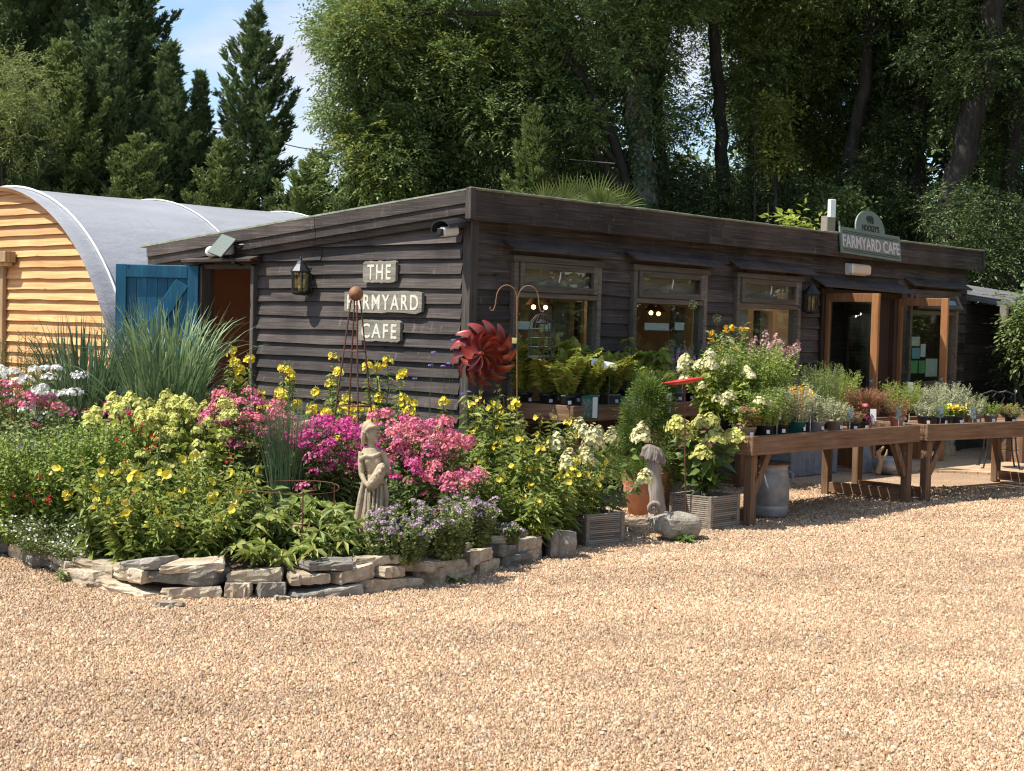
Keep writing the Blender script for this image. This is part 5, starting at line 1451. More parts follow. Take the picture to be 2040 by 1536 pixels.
def blades(p, lf, h, w, n=300, wd=.008, r0=.07, arch=.9, K=8, part='foliage', hv=.2):
    """arching strap leaves"""
    g = G_(); a = g.uniform(0, 2 * PI, n); r = r0 * np.sqrt(g.uniform(0, 1, n)); b = np.stack([r * np.cos(a), r * np.sin(a), 0 * a], 1)
    a2 = a + g.normal(0, .6, n); rch = w * g.uniform(.1, 1.0, n) ** .8; hh = h * (1 - np.abs(g.normal(0, hv, n)))
    t = np.linspace(0, 1, K)[None, :]
    xy = rch[:, None] * t ** 1.9; q = arch * g.uniform(.3, 1.0, n)[:, None] * (rch / w)[:, None]
    z = hh[:, None] * (t * (1 + .45 * q) - q * .75 * t ** 3)
    tw = g.normal(0, .25, (n, 1)) * t
    C = np.stack([b[:, :1] + xy * np.cos(a2[:, None] + tw), b[:, 1:2] + xy * np.sin(a2[:, None] + tw), z], 2)
    sd = np.stack([-np.sin(a2), np.cos(a2), g.normal(0, .3, n)], 1)
    p(part, lf).ribbons(C, wd * g.uniform(.7, 1.2, n), sd)
    return g, C
def fern(p, h, w, lf='fern', n=22, pin=20, r0=.03, arch=.8):
    q = Pl(None); g, C = blades(q, lf, h, w, n, .01, r0, arch, 9)
    t = np.linspace(.1, .98, pin)[None, :].repeat(n, 0); P, T = on(C, t); P = P.reshape(-1, 3); T = T.reshape(-1, 3)
    out = np.stack([T[:, 0], T[:, 1], 0 * T[:, 2]], 1); sd = nrm(np.cross(T, UP) + 1e-4)
    s = np.sin(PI * (t.ravel() * .85 + .12)) ** .8
    L = p('foliage', lf)
    for sg_ in (-1, 1): L.add(P, sd * sg_ + T * .35 + g.normal(0, .12, P.shape), np.cross(sd, T) * 1.0 + g.normal(0, .2, P.shape), .075 * s * (h / .30), .034 * (h / .35), .1, .2, .35)
    p('stem', lf).stalks(C, .0018)
def rosette(p, lf, h, w, n=14, k=7, ll=.13, lw=.04, r0=.08):
    """stems each ending in a whorl of broad leaves"""
    g = G_(); C = stems(g, n, r0, h, w, .3); p('stem', lf).stalks(C, .004)
    for f in (1.0, .72):
        P = np.repeat(on(C, np.full((n, 1), f))[0][:, 0], k, 0); m = len(P)
        a = np.tile(np.arange(k) * 2 * PI / k, n) + np.repeat(g.uniform(0, 6, n), k)
        D = np.stack([np.cos(a), np.sin(a), g.uniform(-.6, .6, m)], 1)
        p('foliage', lf).add(P, D, np.array([-.3, -.3, .8]) + g.normal(0, .35, (m, 3)), ll * g.uniform(.7, 1.2, m), lw * g.uniform(.8, 1.2, m), .14, .25, .5)
def scatter_flowers(p, g, C, fl, n, fr, k=5, cup=.2, t=(.75, 1.0), w=.75):
    idx = g.integers(0, len(C), n); P, _ = on(C[idx], g.uniform(t[0], t[1], (n, 1))); P = P[:, 0] + g.normal(0, .012, (n, 3))
    p('flower', fl).florets(P, rv(g, n) * .6 + UP * .6 + np.array([0, -.5, 0]), fr * g.uniform(.8, 1.2, n), k, cup, w)
def umbel(p, fl, h, n=1, r=.04, lean=.03, fr=.007, cnt=46, sr=.004):
    g = G_(); C = stems(g, n, .02, h, lean, .08, 7); p('stem', 'grass').stalks(C, sr)
    v = dome(g, cnt, .1, True); T = C[:, -1]
    for tip in T:
        ray_ = np.stack([np.repeat(tip[None], cnt, 0), tip + v * r * .55, tip + v * r], 1); p('flower', 'straw').stalks(ray_, .0012)
        p('flower', fl).florets(tip + v * r, v, fr, 5, .5)

def bedplant(label, name, cat, px, Y, top, z0=.15, grow=None, group=None, dx=0):
    """a plant rooted in the bed at depth Y under pixel column px, its top at pixel row top"""
    x = at(px, 900, Y).x + dx; h = zof(px, top, Y) - z0
    p = Pl(thing(name, label, cat, (x, Y, z0), 0, group)); grow(p, h); p.done(); return p.r
pxm = lambda px, Y: px * Y / F

# --- back of the bed
bedplant('tallest clump of arching blue-green grass in front of the blue door', 'ornamental_grass', 'grass', 325, 12.0, 548, .1,
         lambda p, h: (blades(p, 'blue', h * .97, .66, 340, .030, .22, .85, 10, hv=.18), blades(p, 'blue', h * .66, .62, 190, .028, .2, 1.0, 9)), 'clumps of blue-green grass')
bedplant('second grass clump left of the taller one, before the boarded tunnel end', 'ornamental_grass', 'grass', 168, 12.3, 590, .1,
         lambda p, h: (blades(p, 'chive', h * .97, .50, 290, .028, .2, .7, 9, hv=.2), blades(p, 'blue', h * .75, .45, 150, .026, .2, .9)), 'clumps of blue-green grass')
bedplant('dense dark green rounded shrub at left edge below the tunnel doorway', 'round_shrub', 'shrub', 22, 14.2, 640, .0,
         lambda p, h: bush(p, h, .62, 'box', 9000, .05, .011, sprigs=320, up=.9))
bedplant('low dark evergreen shrub behind the grasses by the tunnel foot', 'round_shrub', 'shrub', 120, 14.0, 720, .0,
         lambda p, h: bush(p, h, .5, 'box', 5000, .05, .012, sprigs=200, up=.8))
def wphl(p, h): phlox(p, h, .42, 30, 'white', .055, 34, .0145)
bedplant('white flowered phlox at left edge before the dark round shrub', 'phlox_plant', 'flowers', 48, 11.2, 706, .15, wphl, 'phlox clumps in the bed')
bedplant('faded dark pink phlox below the white one at left edge', 'phlox_plant', 'flowers', 52, 10.8, 752, .15, lambda p, h: phlox(p, h, .36, 17, 'oldpink', .062, 32, .0135, mix='pink'), 'phlox clumps in the bed')
bedplant('leafy green plant with tiny yellow buds below the dark pink phlox', 'bushy_plant', 'plant', 95, 10.5, 790, .15,
         lambda p, h: (lambda gc: scatter_flowers(p, *gc, 'paleyellow', 26, .013))(bush(p, h, .42, 'mint', 2600, .05, .02, sprigs=90)))
def geran(p, h):
    g, C = bush(p, h, .30, 'mint', 1500, .04, .022); scatter_flowers(p, g, C, 'violet', 26, .024, 5, .1)
bedplant('bluish violet flowered geranium near the left edge', 'geranium_plant', 'flowers', 30, 10.1, 828, .15, geran)
bedplant('big bright green mound of small leaved herb at left of bed', 'herb_bush', 'herb', 85, 9.75, 846, .12, lambda p, h: bush(p, h, .40, 'herb', 10500, .036, .027, sprigs=420, up=.7), 'bright green herb mounds')
bedplant('bright green herb mound between the left mound and the yellow primroses', 'herb_bush', 'herb', 190, 9.95, 825, .12, lambda p, h: bush(p, h, .26, 'herb', 6500, .036, .027, sprigs=260, up=.7), 'bright green herb mounds')
bedplant('bright green herb at the cut off left edge above the low edging', 'herb_bush', 'herb', -12, 9.9, 900, .1, lambda p, h: bush(p, h, .24, 'herb', 4500, .036, .027, sprigs=200, up=.7), 'bright green herb mounds')
def daisy(p, h):
    g, C = bush(p, h, .30, 'mint', 2600, .026, .009, sprigs=170); scatter_flowers(p, g, C, 'white', 130, .0088, 7, .1, (.7, 1.05), .7)
bedplant('sprawling fleabane starred with tiny white daisies on the low edging', 'daisy_mat', 'flowers', 105, 9.42, 1018, .1, daisy, 'tiny white daisy mats')
bedplant('smaller patch of tiny white daisies right beside the larger mat', 'daisy_mat', 'flowers', 175, 9.25, 1065, .1, daisy, 'tiny white daisy mats')
def redf(p, h):
    g = G_(); C = stems(g, 11, .2, h, .35, .3); p('stem', 'phlox').stalks(C, .003); clothe(p('foliage', 'phlox'), g, C, 12, .1, .9, .06, .013)
    scatter_flowers(p, g, C, 'red', 26, .024, 5, 1.4, (.8, 1.02), .5)
bedplant('red flowered penstemon stems scattered among lime hydrangea heads', 'red_penstemon', 'flowers', 345, 9.9, 775, .15, redf, 'red penstemons')
bedplant('red penstemon at the left front between herb mound and primrose', 'red_penstemon', 'flowers', 175, 9.35, 920, .12, redf, 'red penstemons')
# lime hydrangeas
lh = lambda p, h: hydrangea(p, h, .32, 44, 'limecream', .065, .052, 85, .0125, .11, .062, 16, 'lime', .10, .22)
bedplant('lime green hydrangea below the big grass clump', 'lime_hydrangea', 'flowers', 275, 10.5, 785, .15, lh, 'lime hydrangeas')
bedplant('lime green hydrangea left of the broad pink phlox', 'lime_hydrangea', 'flowers', 385, 10.4, 792, .15, lh, 'lime hydrangeas')
bedplant('low lime hydrangea below the other two, with half faded heads', 'lime_hydrangea', 'flowers', 330, 10.0, 880, .15, lambda p, h: hydrangea(p, h, .30, 28, 'limecream', .055, .045, 60, .012, .09, .045, 12, 'lime', .10, .3), 'lime hydrangeas')
# phlox
bedplant('broad pink phlox between lime hydrangea and blue-green clump', 'phlox_plant', 'flowers', 490, 10.7, 782, .15, lambda p, h: phlox(p, h, .33, 60, 'pink', .06, 38, .0130, mix='coral', hv=.2), 'phlox clumps in the bed')
bedplant('small magenta phlox below the second grass clump', 'phlox_plant', 'flowers', 222, 11.1, 782, .15, lambda p, h: phlox(p, h, .17, 10, 'magenta', .058, 30, .0130, mix='oldpink'), 'phlox clumps in the bed')
bedplant('magenta phlox left of the statue', 'phlox_plant', 'flowers', 655, 10.15, 835, .15, lambda p, h: phlox(p, h, .32, 70, 'magenta', .066, 40, .0135, mix='pink', hv=.24), 'phlox clumps in the bed')
bedplant('tall pink phlox rising behind the statue head', 'phlox_plant', 'flowers', 790, 10.75, 815, .15, lambda p, h: phlox(p, h, .26, 26, 'pink', .058, 34, .0130, mix='coral'), 'phlox clumps in the bed')
bedplant('coral pink phlox right of the statue', 'phlox_plant', 'flowers', 850, 10.3, 838, .15, lambda p, h: phlox(p, h, .33, 74, 'coral', .066, 40, .0135, mix='pink', hv=.24), 'phlox clumps in the bed')
bedplant('low pink phlox spilling right beneath the coral one', 'phlox_plant', 'flowers', 900, 9.9, 925, .15, lambda p, h: phlox(p, h, .22, 30, 'coral', .058, 34, .0125, mix='pink', hv=.22), 'phlox clumps in the bed')
bedplant('low magenta phlox just right of the statue waist', 'phlox_plant', 'flowers', 800, 9.85, 912, .15, lambda p, h: phlox(p, h, .12, 10, 'magenta', .055, 32, .0125, mix='pink'), 'phlox clumps in the bed')
# blue-green clump
bedplant('upright dark blue-green chive clump left of the magenta phlox', 'chive_clump', 'plant', 572, 10.0, 772, .15, lambda p, h: (blades(p, 'chive', h * .94, .19, 420, .0065, .10, .15, 7, hv=.14), blades(p, 'mint', h * 1.12, .16, 46, .003, .08, .1, 6, hv=.12)))
# tall evening primroses along the sign wall
tp = lambda n, w: (lambda p, h: primrose(p, h, w * 1.25, n + 1, 84, .125, .036, 'yellow', 17, 0, .008, .13, fr=.024, tight=.85, hv=.2))
for (px, Y, top, n, w, lb) in ((440, 12.5, 672, 4, .10, 'tall yellow primrose right of the big grass, before the doorway'), (492, 12.6, 664, 4, .09, 'tallest yellow primrose before the side doorway jamb'), (560, 12.4, 690, 3, .08, 'single headed tall primrose below the left lantern'),
                               (598, 12.2, 742, 4, .12, 'shorter primrose between lantern and obelisk'), (655, 12.2, 728, 4, .10, 'tall primrose left of the obelisk legs'), (674, 12.7, 694, 2, .05, 'tall slim primrose beside the left obelisk leg'),
                               (770, 12.4, 700, 5, .13, 'twin headed tall primrose under the CAFE board'), (745, 11.9, 770, 4, .14, 'shorter primrose inside the right obelisk legs'), (838, 12.0, 742, 4, .08, 'tall primrose with side flowers left of the wind spinner'),
                               (700, 12.0, 790, 4, .16, 'low primrose at the foot of the obelisk'), (540, 11.8, 775, 4, .14, 'low primrose above the broad pink phlox'), (880, 11.7, 830, 4, .12, 'low primrose at the foot of the spinner pole')):
    bedplant(lb, 'evening_primrose', 'flowers', px, Y, top, .15, tp(n, w), 'yellow evening primroses')
# verbena
for (px, Y, top, lb) in ((905, 11.7, 655, 'thin violet verbena stems crossing the wind spinner edge'), (846, 12.2, 685, 'single thin verbena stem left of the wind spinner'), (905, 11.4, 758, 'short verbena with one violet head below the spinner')):
    def vb(p, h):
        g = G_(); n = 3; C = stems(g, n, .03, h, .10, .12, 7); p('stem', 'mint').stalks(C, .0028); heads(p('flower', 'violet'), g, C[:, -1], None, .022, 26, .007, 5, .5); clothe(p('foliage', 'mint'), g, C, 4, .1, .6, .05, .008)
    bedplant(lb, 'verbena_plant', 'flowers', px, Y, top, .15, vb, 'violet verbenas')
# right hand primroses
for (px, Y, top, n, w, lb) in ((960, 11.2, 752, 6, .14, 'evening primrose directly under the wind spinner'), (1005, 11.0, 772, 9, .20, 'broad evening primrose right of the rusty pole'), (1050, 10.75, 840, 8, .18, 'leafy primrose above the right end of the edging'),
                               (1085, 11.4, 790, 6, .15, 'primrose before the rear bench corner'), (985, 10.5, 905, 8, .18, 'low leafy primrose right of the lilac marjoram'), (1110, 10.8, 925, 8, .17, 'leafy primrose over the mossy grey block'), (1060, 10.45, 960, 6, .14, 'lowest leafy primrose behind the edging end')):
    bedplant(lb, 'evening_primrose', 'flowers', px, Y, top, .14, (lambda n, w: lambda p, h: primrose(p, h, w, n + 3, 44, .15, .038, 'yellow', 3, 1, .005, .10, fr=.025, lf='prim', keep=.45))(n, w), 'yellow evening primroses')
# front left bushy primroses
for (px, Y, top, n, w, lb) in ((222, 9.05, 905, 14, .26, 'bushy front primrose at the left corner of the edging'), (300, 8.95, 965, 16, .26, 'bushy front primrose hanging over the pale edging stone'), (390, 8.98, 965, 16, .26, 'bushy front primrose right of the spiky one'),
                               (440, 9.3, 880, 12, .22, 'bushy primrose below the broad pink phlox'), (260, 9.5, 900, 9, .2, 'primrose half hidden behind the front ones at left'), (370, 9.6, 895, 10, .22, 'primrose behind the spiky stem')):
    bedplant(lb, 'evening_primrose', 'flowers', px, Y, top, .12, (lambda n, w: lambda p, h: primrose(p, h, w, n + 5, 40, .115, .036, 'yellow', 2, 1, .004, .13, fr=.031, lf='prim', keep=.36))(n, w), 'yellow evening primroses')
def spike(p, h):
    g = G_(); C = stems(g, 1, .0, h, .02, .02, 10); p('stem', 'prim').stalks(C, .009); clothe(p('foliage', 'phlox'), g, C, 70, .25, .99, .20, .028, .25, .55, .75)
bedplant('tall spiky stem of long drooping leaves amid front primroses', 'leafy_spike', 'plant', 314, 9.2, 800, .12, spike)
# broad leaved plants
for (px, Y, top, n, w, lb) in ((520, 9.35, 975, 13, .22, 'broad leaved green plant inside the rusty hoop'), (600, 9.5, 985, 13, .2, 'broad leaved plant right of centre within the hoop'), (640, 9.2, 1030, 13, .18, 'broad leaved plant drooping left of the statue foot'), (560, 9.0, 1065, 10, .2, 'low broad leaved plant just above the edging stones'), (480, 9.15, 1010, 9, .16, 'broad leaved plant between the yellow primrose and the hoop')):
    bedplant(lb, 'broad_leaf_plant', 'plant', px, Y, top, .13, (lambda n, w: lambda p, h: rosette(p, 'helle', h, w, n + 14, 9, .11, .030, .18))(n, w), 'broad leaved green plants')
# lilac marjoram
def marj(w, k):
    def f(p, h):
        g, C = bush(p, h, w, 'mint', k * 44, .028, .020, sprigs=k); q = g.random(k) < .5; heads(p('flower', 'lilac'), g, C[q, -1], None, .024 * g.uniform(.6, 1.3, q.sum()), 16, .008, 5, .7)
    return f
for (px, Y, top, w, k, lb) in ((765, 9.12, 1000, .11, 46, 'lilac marjoram flowering in front of the statue skirt'), (880, 9.35, 985, .22, 110, 'wide lilac marjoram right of the statue'), (945, 9.8, 985, .18, 80, 'lilac marjoram above the right edging stones'), (800, 9.1, 1030, .2, 90, 'low green marjoram foot with few flowers'), (1010, 10.1, 1040, .13, 40, 'sparse marjoram at the right end of the bed')):
    bedplant(lb, 'marjoram_plant', 'herb', px, Y, top, .13, marj(w, k), 'lilac marjorams')
bedplant('low mixed ground leaves on the soil below the statue', 'creeping_plant', 'plant', 705, 9.25, 1060, .1, lambda p, h: rosette(p, 'phlox', h, .14, 12, 6, .08, .022, .1))
bedplant('tiny weed at the foot of the low left edging', 'weed', 'weed', 140, 8.98, 1128, 0, lambda p, h: bush(p, h, .09, 'mint', 260, .03, .014, sprigs=24), 'little weeds in the gravel')
p_ = G(1362, 1078); pw = Pl(thing('weed', 'small strappy weed growing at the front of the boulder', 'weed', (p_.x, p_.y - .06, 0), 0, 'little weeds in the gravel')); rosette(pw, 'hydr', .05, .04, 3, 6, .10, .024, .02); pw.done()
p_ = G(905, 1158); pw = Pl(thing('weed', 'small weed against the right edging stones', 'weed', (p_.x, p_.y - .05, 0), 0, 'little weeds in the gravel')); rosette(pw, 'mint', .04, .05, 5, 5, .05, .014, .03); pw.done()

# --- planter shrubs and the potted conifer
q = Pl(thing('hydrangea_shrub', 'cream hydrangea with large dark leaves growing in the ribbed planter by the bench leg', 'shrub', PL2 + Vector((0, 0, .22))))
hydrangea(q, .64, .28, 10, 'limecream', .115, .095, 230, .0165, .17, .095, 12, 'hydr', .05, .2, .2); q.done()
q = Pl(thing('hydrangea_shrub', 'white hydrangea cones leaning over the planter at the edging end', 'shrub', PL1 + Vector((.1, .15, .2))))
hydrangea(q, .62, .34, 14, 'cream', .13, .075, 170, .0155, .11, .055, 13, 'hydr', .08, .25, .12); q.done()
q = Pl(thing('leafy_plant', 'narrow leaved green plant filling the planter at the edging end', 'plant', PL1 + Vector((-.06, -.06, .2))))
primrose(q, .50, .22, 14, 26, .11, .024, 'yellow', 1, 1, .004, .1, fr=.024); q.done()
tc = thing('terracotta_pot', 'banded terracotta pot holding a dwarf conifer', 'plant pot', G(1286, 1030) + Vector((0, .2, 0)))
MB().lathe([(.115, 0), (.13, .01), (.165, .17), (.18, .19), (.183, .205), (.178, .22), (.183, .235), (.18, .25), (.188, .27), (.205, .34), (.212, .36), (.208, .375), (.19, .375), (.185, .33), (.02, .32)], 40).build('pot', M_['terra'], tc, True)
def dwarf(p, h, w, n=5200, lf='dwarf'):
    g = G_(); k = 150; z = g.uniform(.02, 1, k) ** 1.15; a = g.uniform(0, 2 * PI, k)
    r = w * np.clip(1.02 - z, .03, 1) ** .62 * (.72 + .15 * np.sin(z * 9 + a * 2) + g.uniform(-.2, .2, k))
    c = np.stack([r * np.cos(a), r * np.sin(a), z * h], 1)
    m = n // k; P = c[:, None] + g.normal(0, .034, (k, m, 3)); v = nrm(P - c[:, None] + np.stack([np.cos(a), np.sin(a), 0 * a + .5], 1)[:, None] * .03)
    p('foliage', lf).add(P.reshape(-1, 3), v.reshape(-1, 3), rv(g, k * m), .034 * g.uniform(.6, 1.3, k * m), .007, .1)
    p('stem', 'brown').stalks(np.stack([np.array([[0, 0, 0], [0, 0, h * .5], [0, 0, h * .9]])]), .012)
q = Pl(tc, .3); dwarf(q, .84, .40, 26000); q.done()

# --- pots on the benches
PM = {'black': 'pot_black', 'grey': 'pot_grey', 'teal': 'pot_teal', 'taupe': 'pot_taupe', 'terra': 'terra', 'silver': 'galv'}
def potted(label, L, d, n, u, v, z, pc, pr, grow, name='potted_plant', cat='potted plant', group=None, tagc=True, square=False):
    t = thing(name, label, cat, onbench(L, d, n, u, v, z), rnd.uniform(-.4, .4), group)
    ph = pr * 1.55
    MB().lathe([(pr * .72, 0), (pr * .76, .003), (pr * .94, ph * .8), (pr, ph * .82), (pr * 1.02, ph), (pr * .94, ph), (pr * .9, ph * .86), (.005, ph * .85)], 22).build('pot', M_[PM[pc]], t, True)
    if tagc:
        MB().rb((pr * .5, -pr * .86, ph * .45), (.032, .004, .032), .001, (R(-8), 0, R(28))).build('price_sticker', M_['paper'], t)
    q = Pl(t, ph * .84); grow(q); q.done(); return t
TC = (LC, dC, B2); TA = (LA, dA, nA); TB = (LB, dB, nB)
fr_ = lambda h, w: (lambda p: fern(p, h * 1.3, w * 1.35, 'fern', 17, 17))
gA = 'nursery plants on the front bench'; gB = 'nursery plants on the right hand bench'; gC = 'nursery plants on the rear bench'; gF = 'yellow-green ferns in black pots on the rear bench'
ferns = [(.10, .14, .36, 'front left fern on the rear bench, nearest the bench corner'), (.44, .13, .30, 'fern directly above the first green plant card'), (.76, .14, .34, 'fern between the two nearest green plant cards'), (.16, .42, .44, 'left fern of the middle row on rear bench'), (.58, .44, .42, 'middle fern of the middle row with brownish fronds'),
         (.12, .66, .46, 'tallest fern at the back left corner of rear bench'), (.58, .66, .40, 'fern at the back before the first window'), (.98, .44, .34, 'fern at the right end of the row, by the white labels')]
for u, v, h, lb in ferns: potted(lb, *TC, u, v, ZC, 'black' if u < .3 else 'grey', .075, fr_(h, .26), 'potted_fern', 'fern', gF)
potted('bright green grassy pot right of the ferns behind a plant card', *TC, 1.1, 0.16, ZC, 'black', .08, lambda p: blades(p, 'grass', .30, .24, 230, .007, .05, .9), group=gC)
potted('second bright grassy pot left of the dwarf conifer top', *TC, 1.47, 0.15, ZC, 'grey', .08, lambda p: blades(p, 'grass', .27, .22, 220, .007, .05, .9), group=gC)
potted('broad lime green leaves in a pot under second window', *TC, 1.8, 0.45, ZC, 'black', .09, lambda p: rosette(p, 'lime', .40, .17, 12, 6, .12, .075), group=gC)
potted('single tall leafy stem before the wall boards between windows', *TC, 1.58, 0.6, ZC, 'black', .08, lambda p: rosette(p, 'lime', .62, .03, 2, 6, .09, .05, .01), group=gC)
potted('bluish strap leaves with pale lavender spikes behind a white label', *TC, 2.2, 0.42, ZC, 'grey', .08, lambda p: (blades(p, 'silver', .28, .2, 120, .009, .05, .7), (lambda g, C: heads(p('flower', 'lilac'), g, C[:, -1], None, .02, 40, .009, 5, 2.4))(*(lambda g: (g, stems(g, 6, .05, .40, .1)))(G_()))), group=gC)
potted('tall allium head on a long stem before second window', *TC, 2.36, 0.4, ZC, 'black', .06, lambda p: (umbel(p, 'straw', .98, 1, .046, fr=.009, cnt=60, sr=.006), blades(p, 'grass', .3, .1, 20, .009, .02, .8)), 'allium_plant', 'flowers', 'alliums')
potted('allium head on a long stem before the boards left of third window', *TC, 2.82, 0.4, ZC, 'black', .06, lambda p: (umbel(p, 'straw', .98, 1, .046, fr=.009, cnt=60, sr=.006), blades(p, 'grass', .3, .1, 20, .009, .02, .8)), 'allium_plant', 'flowers', 'alliums')
potted('dark purple leaved plant low in front of second window', *TC, 2.0, 0.66, ZC, 'black', .08, lambda p: bush(p, .40, .18, 'purple', 900, .035, .02), group=gC)
potted('dark purple leaved plant behind the tall cream hydrangea head', *TC, 2.76, 0.66, ZC, 'black', .08, lambda p: bush(p, .44, .17, 'purple', 1000, .035, .02), group=gC)
potted('low yellow-green leafy pot below the red dish', *TC, 1.85, 0.18, ZC, 'grey', .075, lambda p: rosette(p, 'lime', .16, .13, 10, 6, .07, .03), group=gC)
potted('lime spurge with bright yellow heads right of the red dish', *TC, 2.22, 0.15, ZC, 'terra', .08, lambda p: primrose(p, .28, .15, 12, 20, .05, .016, 'yellow', 6, 0, .003, .05, fr=.016, lf='lime'), group=gC)
potted('lime leaved hydrangea with one tall cream head, rear bench', *TC, 2.68, 0.3, ZC, 'black', .09, lambda p: hydrangea(p, .50, .12, 7, 'cream', .10, .07, 110, .014, .10, .06, 10, 'lime', .05, .3), group=gC)
potted('cream hydrangea pot right of the allium stems', *TC, 2.48, 0.14, ZC, 'black', .09, lambda p: hydrangea(p, .34, .18, 12, 'limecream', .07, .05, 70, .0125, .08, .045, 12, 'lime', .05, .25), group=gC)
potted('hydrangea with small cream heads near the right end of rear bench', *TC, 2.8, 0.1, ZC, 'black', .09, lambda p: hydrangea(p, .33, .2, 12, 'cream', .07, .05, 70, .0125, .08, .04, 12, 'mint', .05, .3), group=gC)
potted('grey-green airy shrub in front of third window', *TC, 2.55, 0.64, ZC, 'black', .09, lambda p: bush(p, .50, .22, 'silver', 1500, .028, .009, up=.8), group=gC)
# front bench
def rudb(p):
    g, C = bush(p, .92, .18, 'prim', 1300, .07, .024, sprigs=26); scatter_flowers(p, g, C, 'orange', 15, .03, 8, .05, (.9, 1.08), .8)
def penst(p):
    g, C = bush(p, .74, .20, 'phlox', 1000, .05, .016, sprigs=24); heads(p('flower', 'rose'), g, C[:, -1], None, .03, 22, .016, 4, 2.2, full=True)
potted('wilting brown edged plant in a taupe pot at the left end of front bench', *TA, .10, .10, ZA, 'taupe', .07, lambda p: (bush(p, .20, .11, 'brown', 260, .05, .022), bush(p, .22, .12, 'herb', 300, .045, .02)), group=gA)
potted('tall lime hydrangea with cream heads at the left of front bench', *TA, .24, .52, ZA, 'black', .10, lambda p: hydrangea(p, .58, .28, 15, 'cream', .075, .058, 90, .0135, .09, .05, 18, 'lime', .08, .28), group=gA)
potted('black pot with dark green leafy plant beside the taupe one', *TA, .36, .12, ZA, 'black', .085, lambda p: bush(p, .36, .19, 'herb', 1900, .03, .010), group=gA)
potted('grey-green narrow leaved plant in second black pot', *TA, .60, .12, ZA, 'black', .085, lambda p: bush(p, .34, .16, 'mint', 1500, .03, .009), group=gA)
potted('teal pot with pale blue-green feathery plant', *TA, .88, .13, ZA, 'teal', .095, lambda p: bush(p, .36, .19, 'silver', 1900, .026, .008), group=gA)
potted('tall dense bright green shrub in the middle of front bench', *TA, .92, .56, ZA, 'black', .11, lambda p: bush(p, .70, .36, 'herb', 6600, .036, .019, sprigs=200), group=gA)
potted('bushy bright green shrub left of the tallest one', *TA, .55, .62, ZA, 'black', .11, lambda p: bush(p, .66, .26, 'prim', 4200, .034, .016, sprigs=150), group=gA)
potted('second cream hydrangea low at the front of the bench end', *TA, .20, .20, ZA, 'taupe', .08, lambda p: hydrangea(p, .26, .18, 8, 'cream', .06, .05, 80, .0130, .08, .045, 14, 'lime', .06, .3), group=gA)
potted('orange coneflowers rising behind the tall green shrub', *TA, .95, .86, ZA, 'black', .09, rudb, group=gA)
potted('rose pink penstemon sprays before the left glazed door', *TA, 1.38, .84, ZA, 'black', .09, penst, group=gA)
potted('second rose pink penstemon nearer the door gap', *TA, 1.72, .86, ZA, 'black', .09, penst, group=gA)
potted('silver leaved plant in a pale grey pot right of the teal pot', *TA, 1.22, .13, ZA, 'silver', .085, lambda p: bush(p, .26, .16, 'silver', 1700, .024, .010), group=gA)
potted('golden yellow leaved plant behind the silver ones', *TA, 1.45, .42, ZA, 'black', .08, lambda p: bush(p, .34, .13, 'yellowleaf', 620, .05, .024, sprigs=40), group=gA)
potted('silvery plant in a brown pot with dark label', *TA, 1.55, .13, ZA, 'taupe', .08, lambda p: bush(p, .22, .14, 'silver', 1200, .024, .010), group=gA)
potted('upright rosemary with pale needles right of the golden leaves', *TA, 1.95, .52, ZA, 'black', .10, lambda p: bush(p, .52, .23, 'rosem', 4200, .032, .0045, sprigs=120, up=1.1), 'rosemary_plant', 'herb', gA)
potted('dark leafy plant between rosemary and penstemon', *TA, 1.62, .62, ZA, 'black', .10, lambda p: bush(p, .44, .2, 'phlox', 1400, .035, .014), group=gA)
def sedum(p):
    g, C = bush(p, .10, .09, 'purple', 500, .022, .012); heads(p('flower', 'coral'), g, C[:1, -1] + np.array([[.03, 0, .07]]), None, .03, 60, .011, 5, .9)
potted('low sedum with one round pink flower head', *TA, 2.05, .12, ZA, 'black', .06, sedum, group=gA)
potted('low dark red-green pot at the middle front of the bench', *TA, 1.84, .11, ZA, 'black', .06, lambda p: (bush(p, .12, .10, 'brown', 400, .026, .009), bush(p, .11, .1, 'mint', 300, .024, .01)), group=gA)
potted('large brown sedge mound at the right end of front bench', *TA, 2.48, .34, ZA, 'terra', .09, lambda p: (blades(p, 'brown', .30, .30, 420, .006, .07, .9), bush(p, .30, .24, 'brown', 1300, .03, .007)), group=gA)
potted('second brown twiggy plant at the corner where benches meet', *TA, 2.72, .13, ZA, 'terra', .075, lambda p: bush(p, .22, .15, 'brown', 900, .028, .007), group=gA)
potted('fresh green feathery plant behind the brown sedge', *TA, 2.60, .74, ZA, 'black', .10, lambda p: bush(p, .46, .26, 'grass', 2300, .045, .006, sprigs=120, up=1.0), group=gA)
# right hand bench
potted('green thyme in a dark pot at the left end of right bench', *TB, .16, .14, ZB, 'black', .075, lambda p: bush(p, .16, .12, 'silver', 1000, .02, .009), group=gB)
potted('small dark pot of green herb with brown label', *TB, .40, .13, ZB, 'black', .07, lambda p: bush(p, .15, .11, 'herb', 800, .022, .009), group=gB)
def pansy(p):
    g, C = bush(p, .12, .10, 'herb', 500, .026, .014); scatter_flowers(p, g, C, 'yellow', 14, .024, 5, .1, (.85, 1.1)); scatter_flowers(p, g, C, 'orange', 6, .022, 5, .1, (.85, 1.05))
potted('yellow and orange pansies in a small pot', *TB, .66, .13, ZB, 'black', .07, pansy, group=gB)
potted('pale silver lavender behind the pansies', *TB, .72, .46, ZB, 'grey', .09, lambda p: bush(p, .30, .24, 'silver', 2400, .03, .007, sprigs=110, up=.9), group=gB)
potted('silver-green herb in a light pot right of the pansies', *TB, .98, .14, ZB, 'taupe', .075, lambda p: bush(p, .20, .13, 'silver', 1200, .022, .009), group=gB)
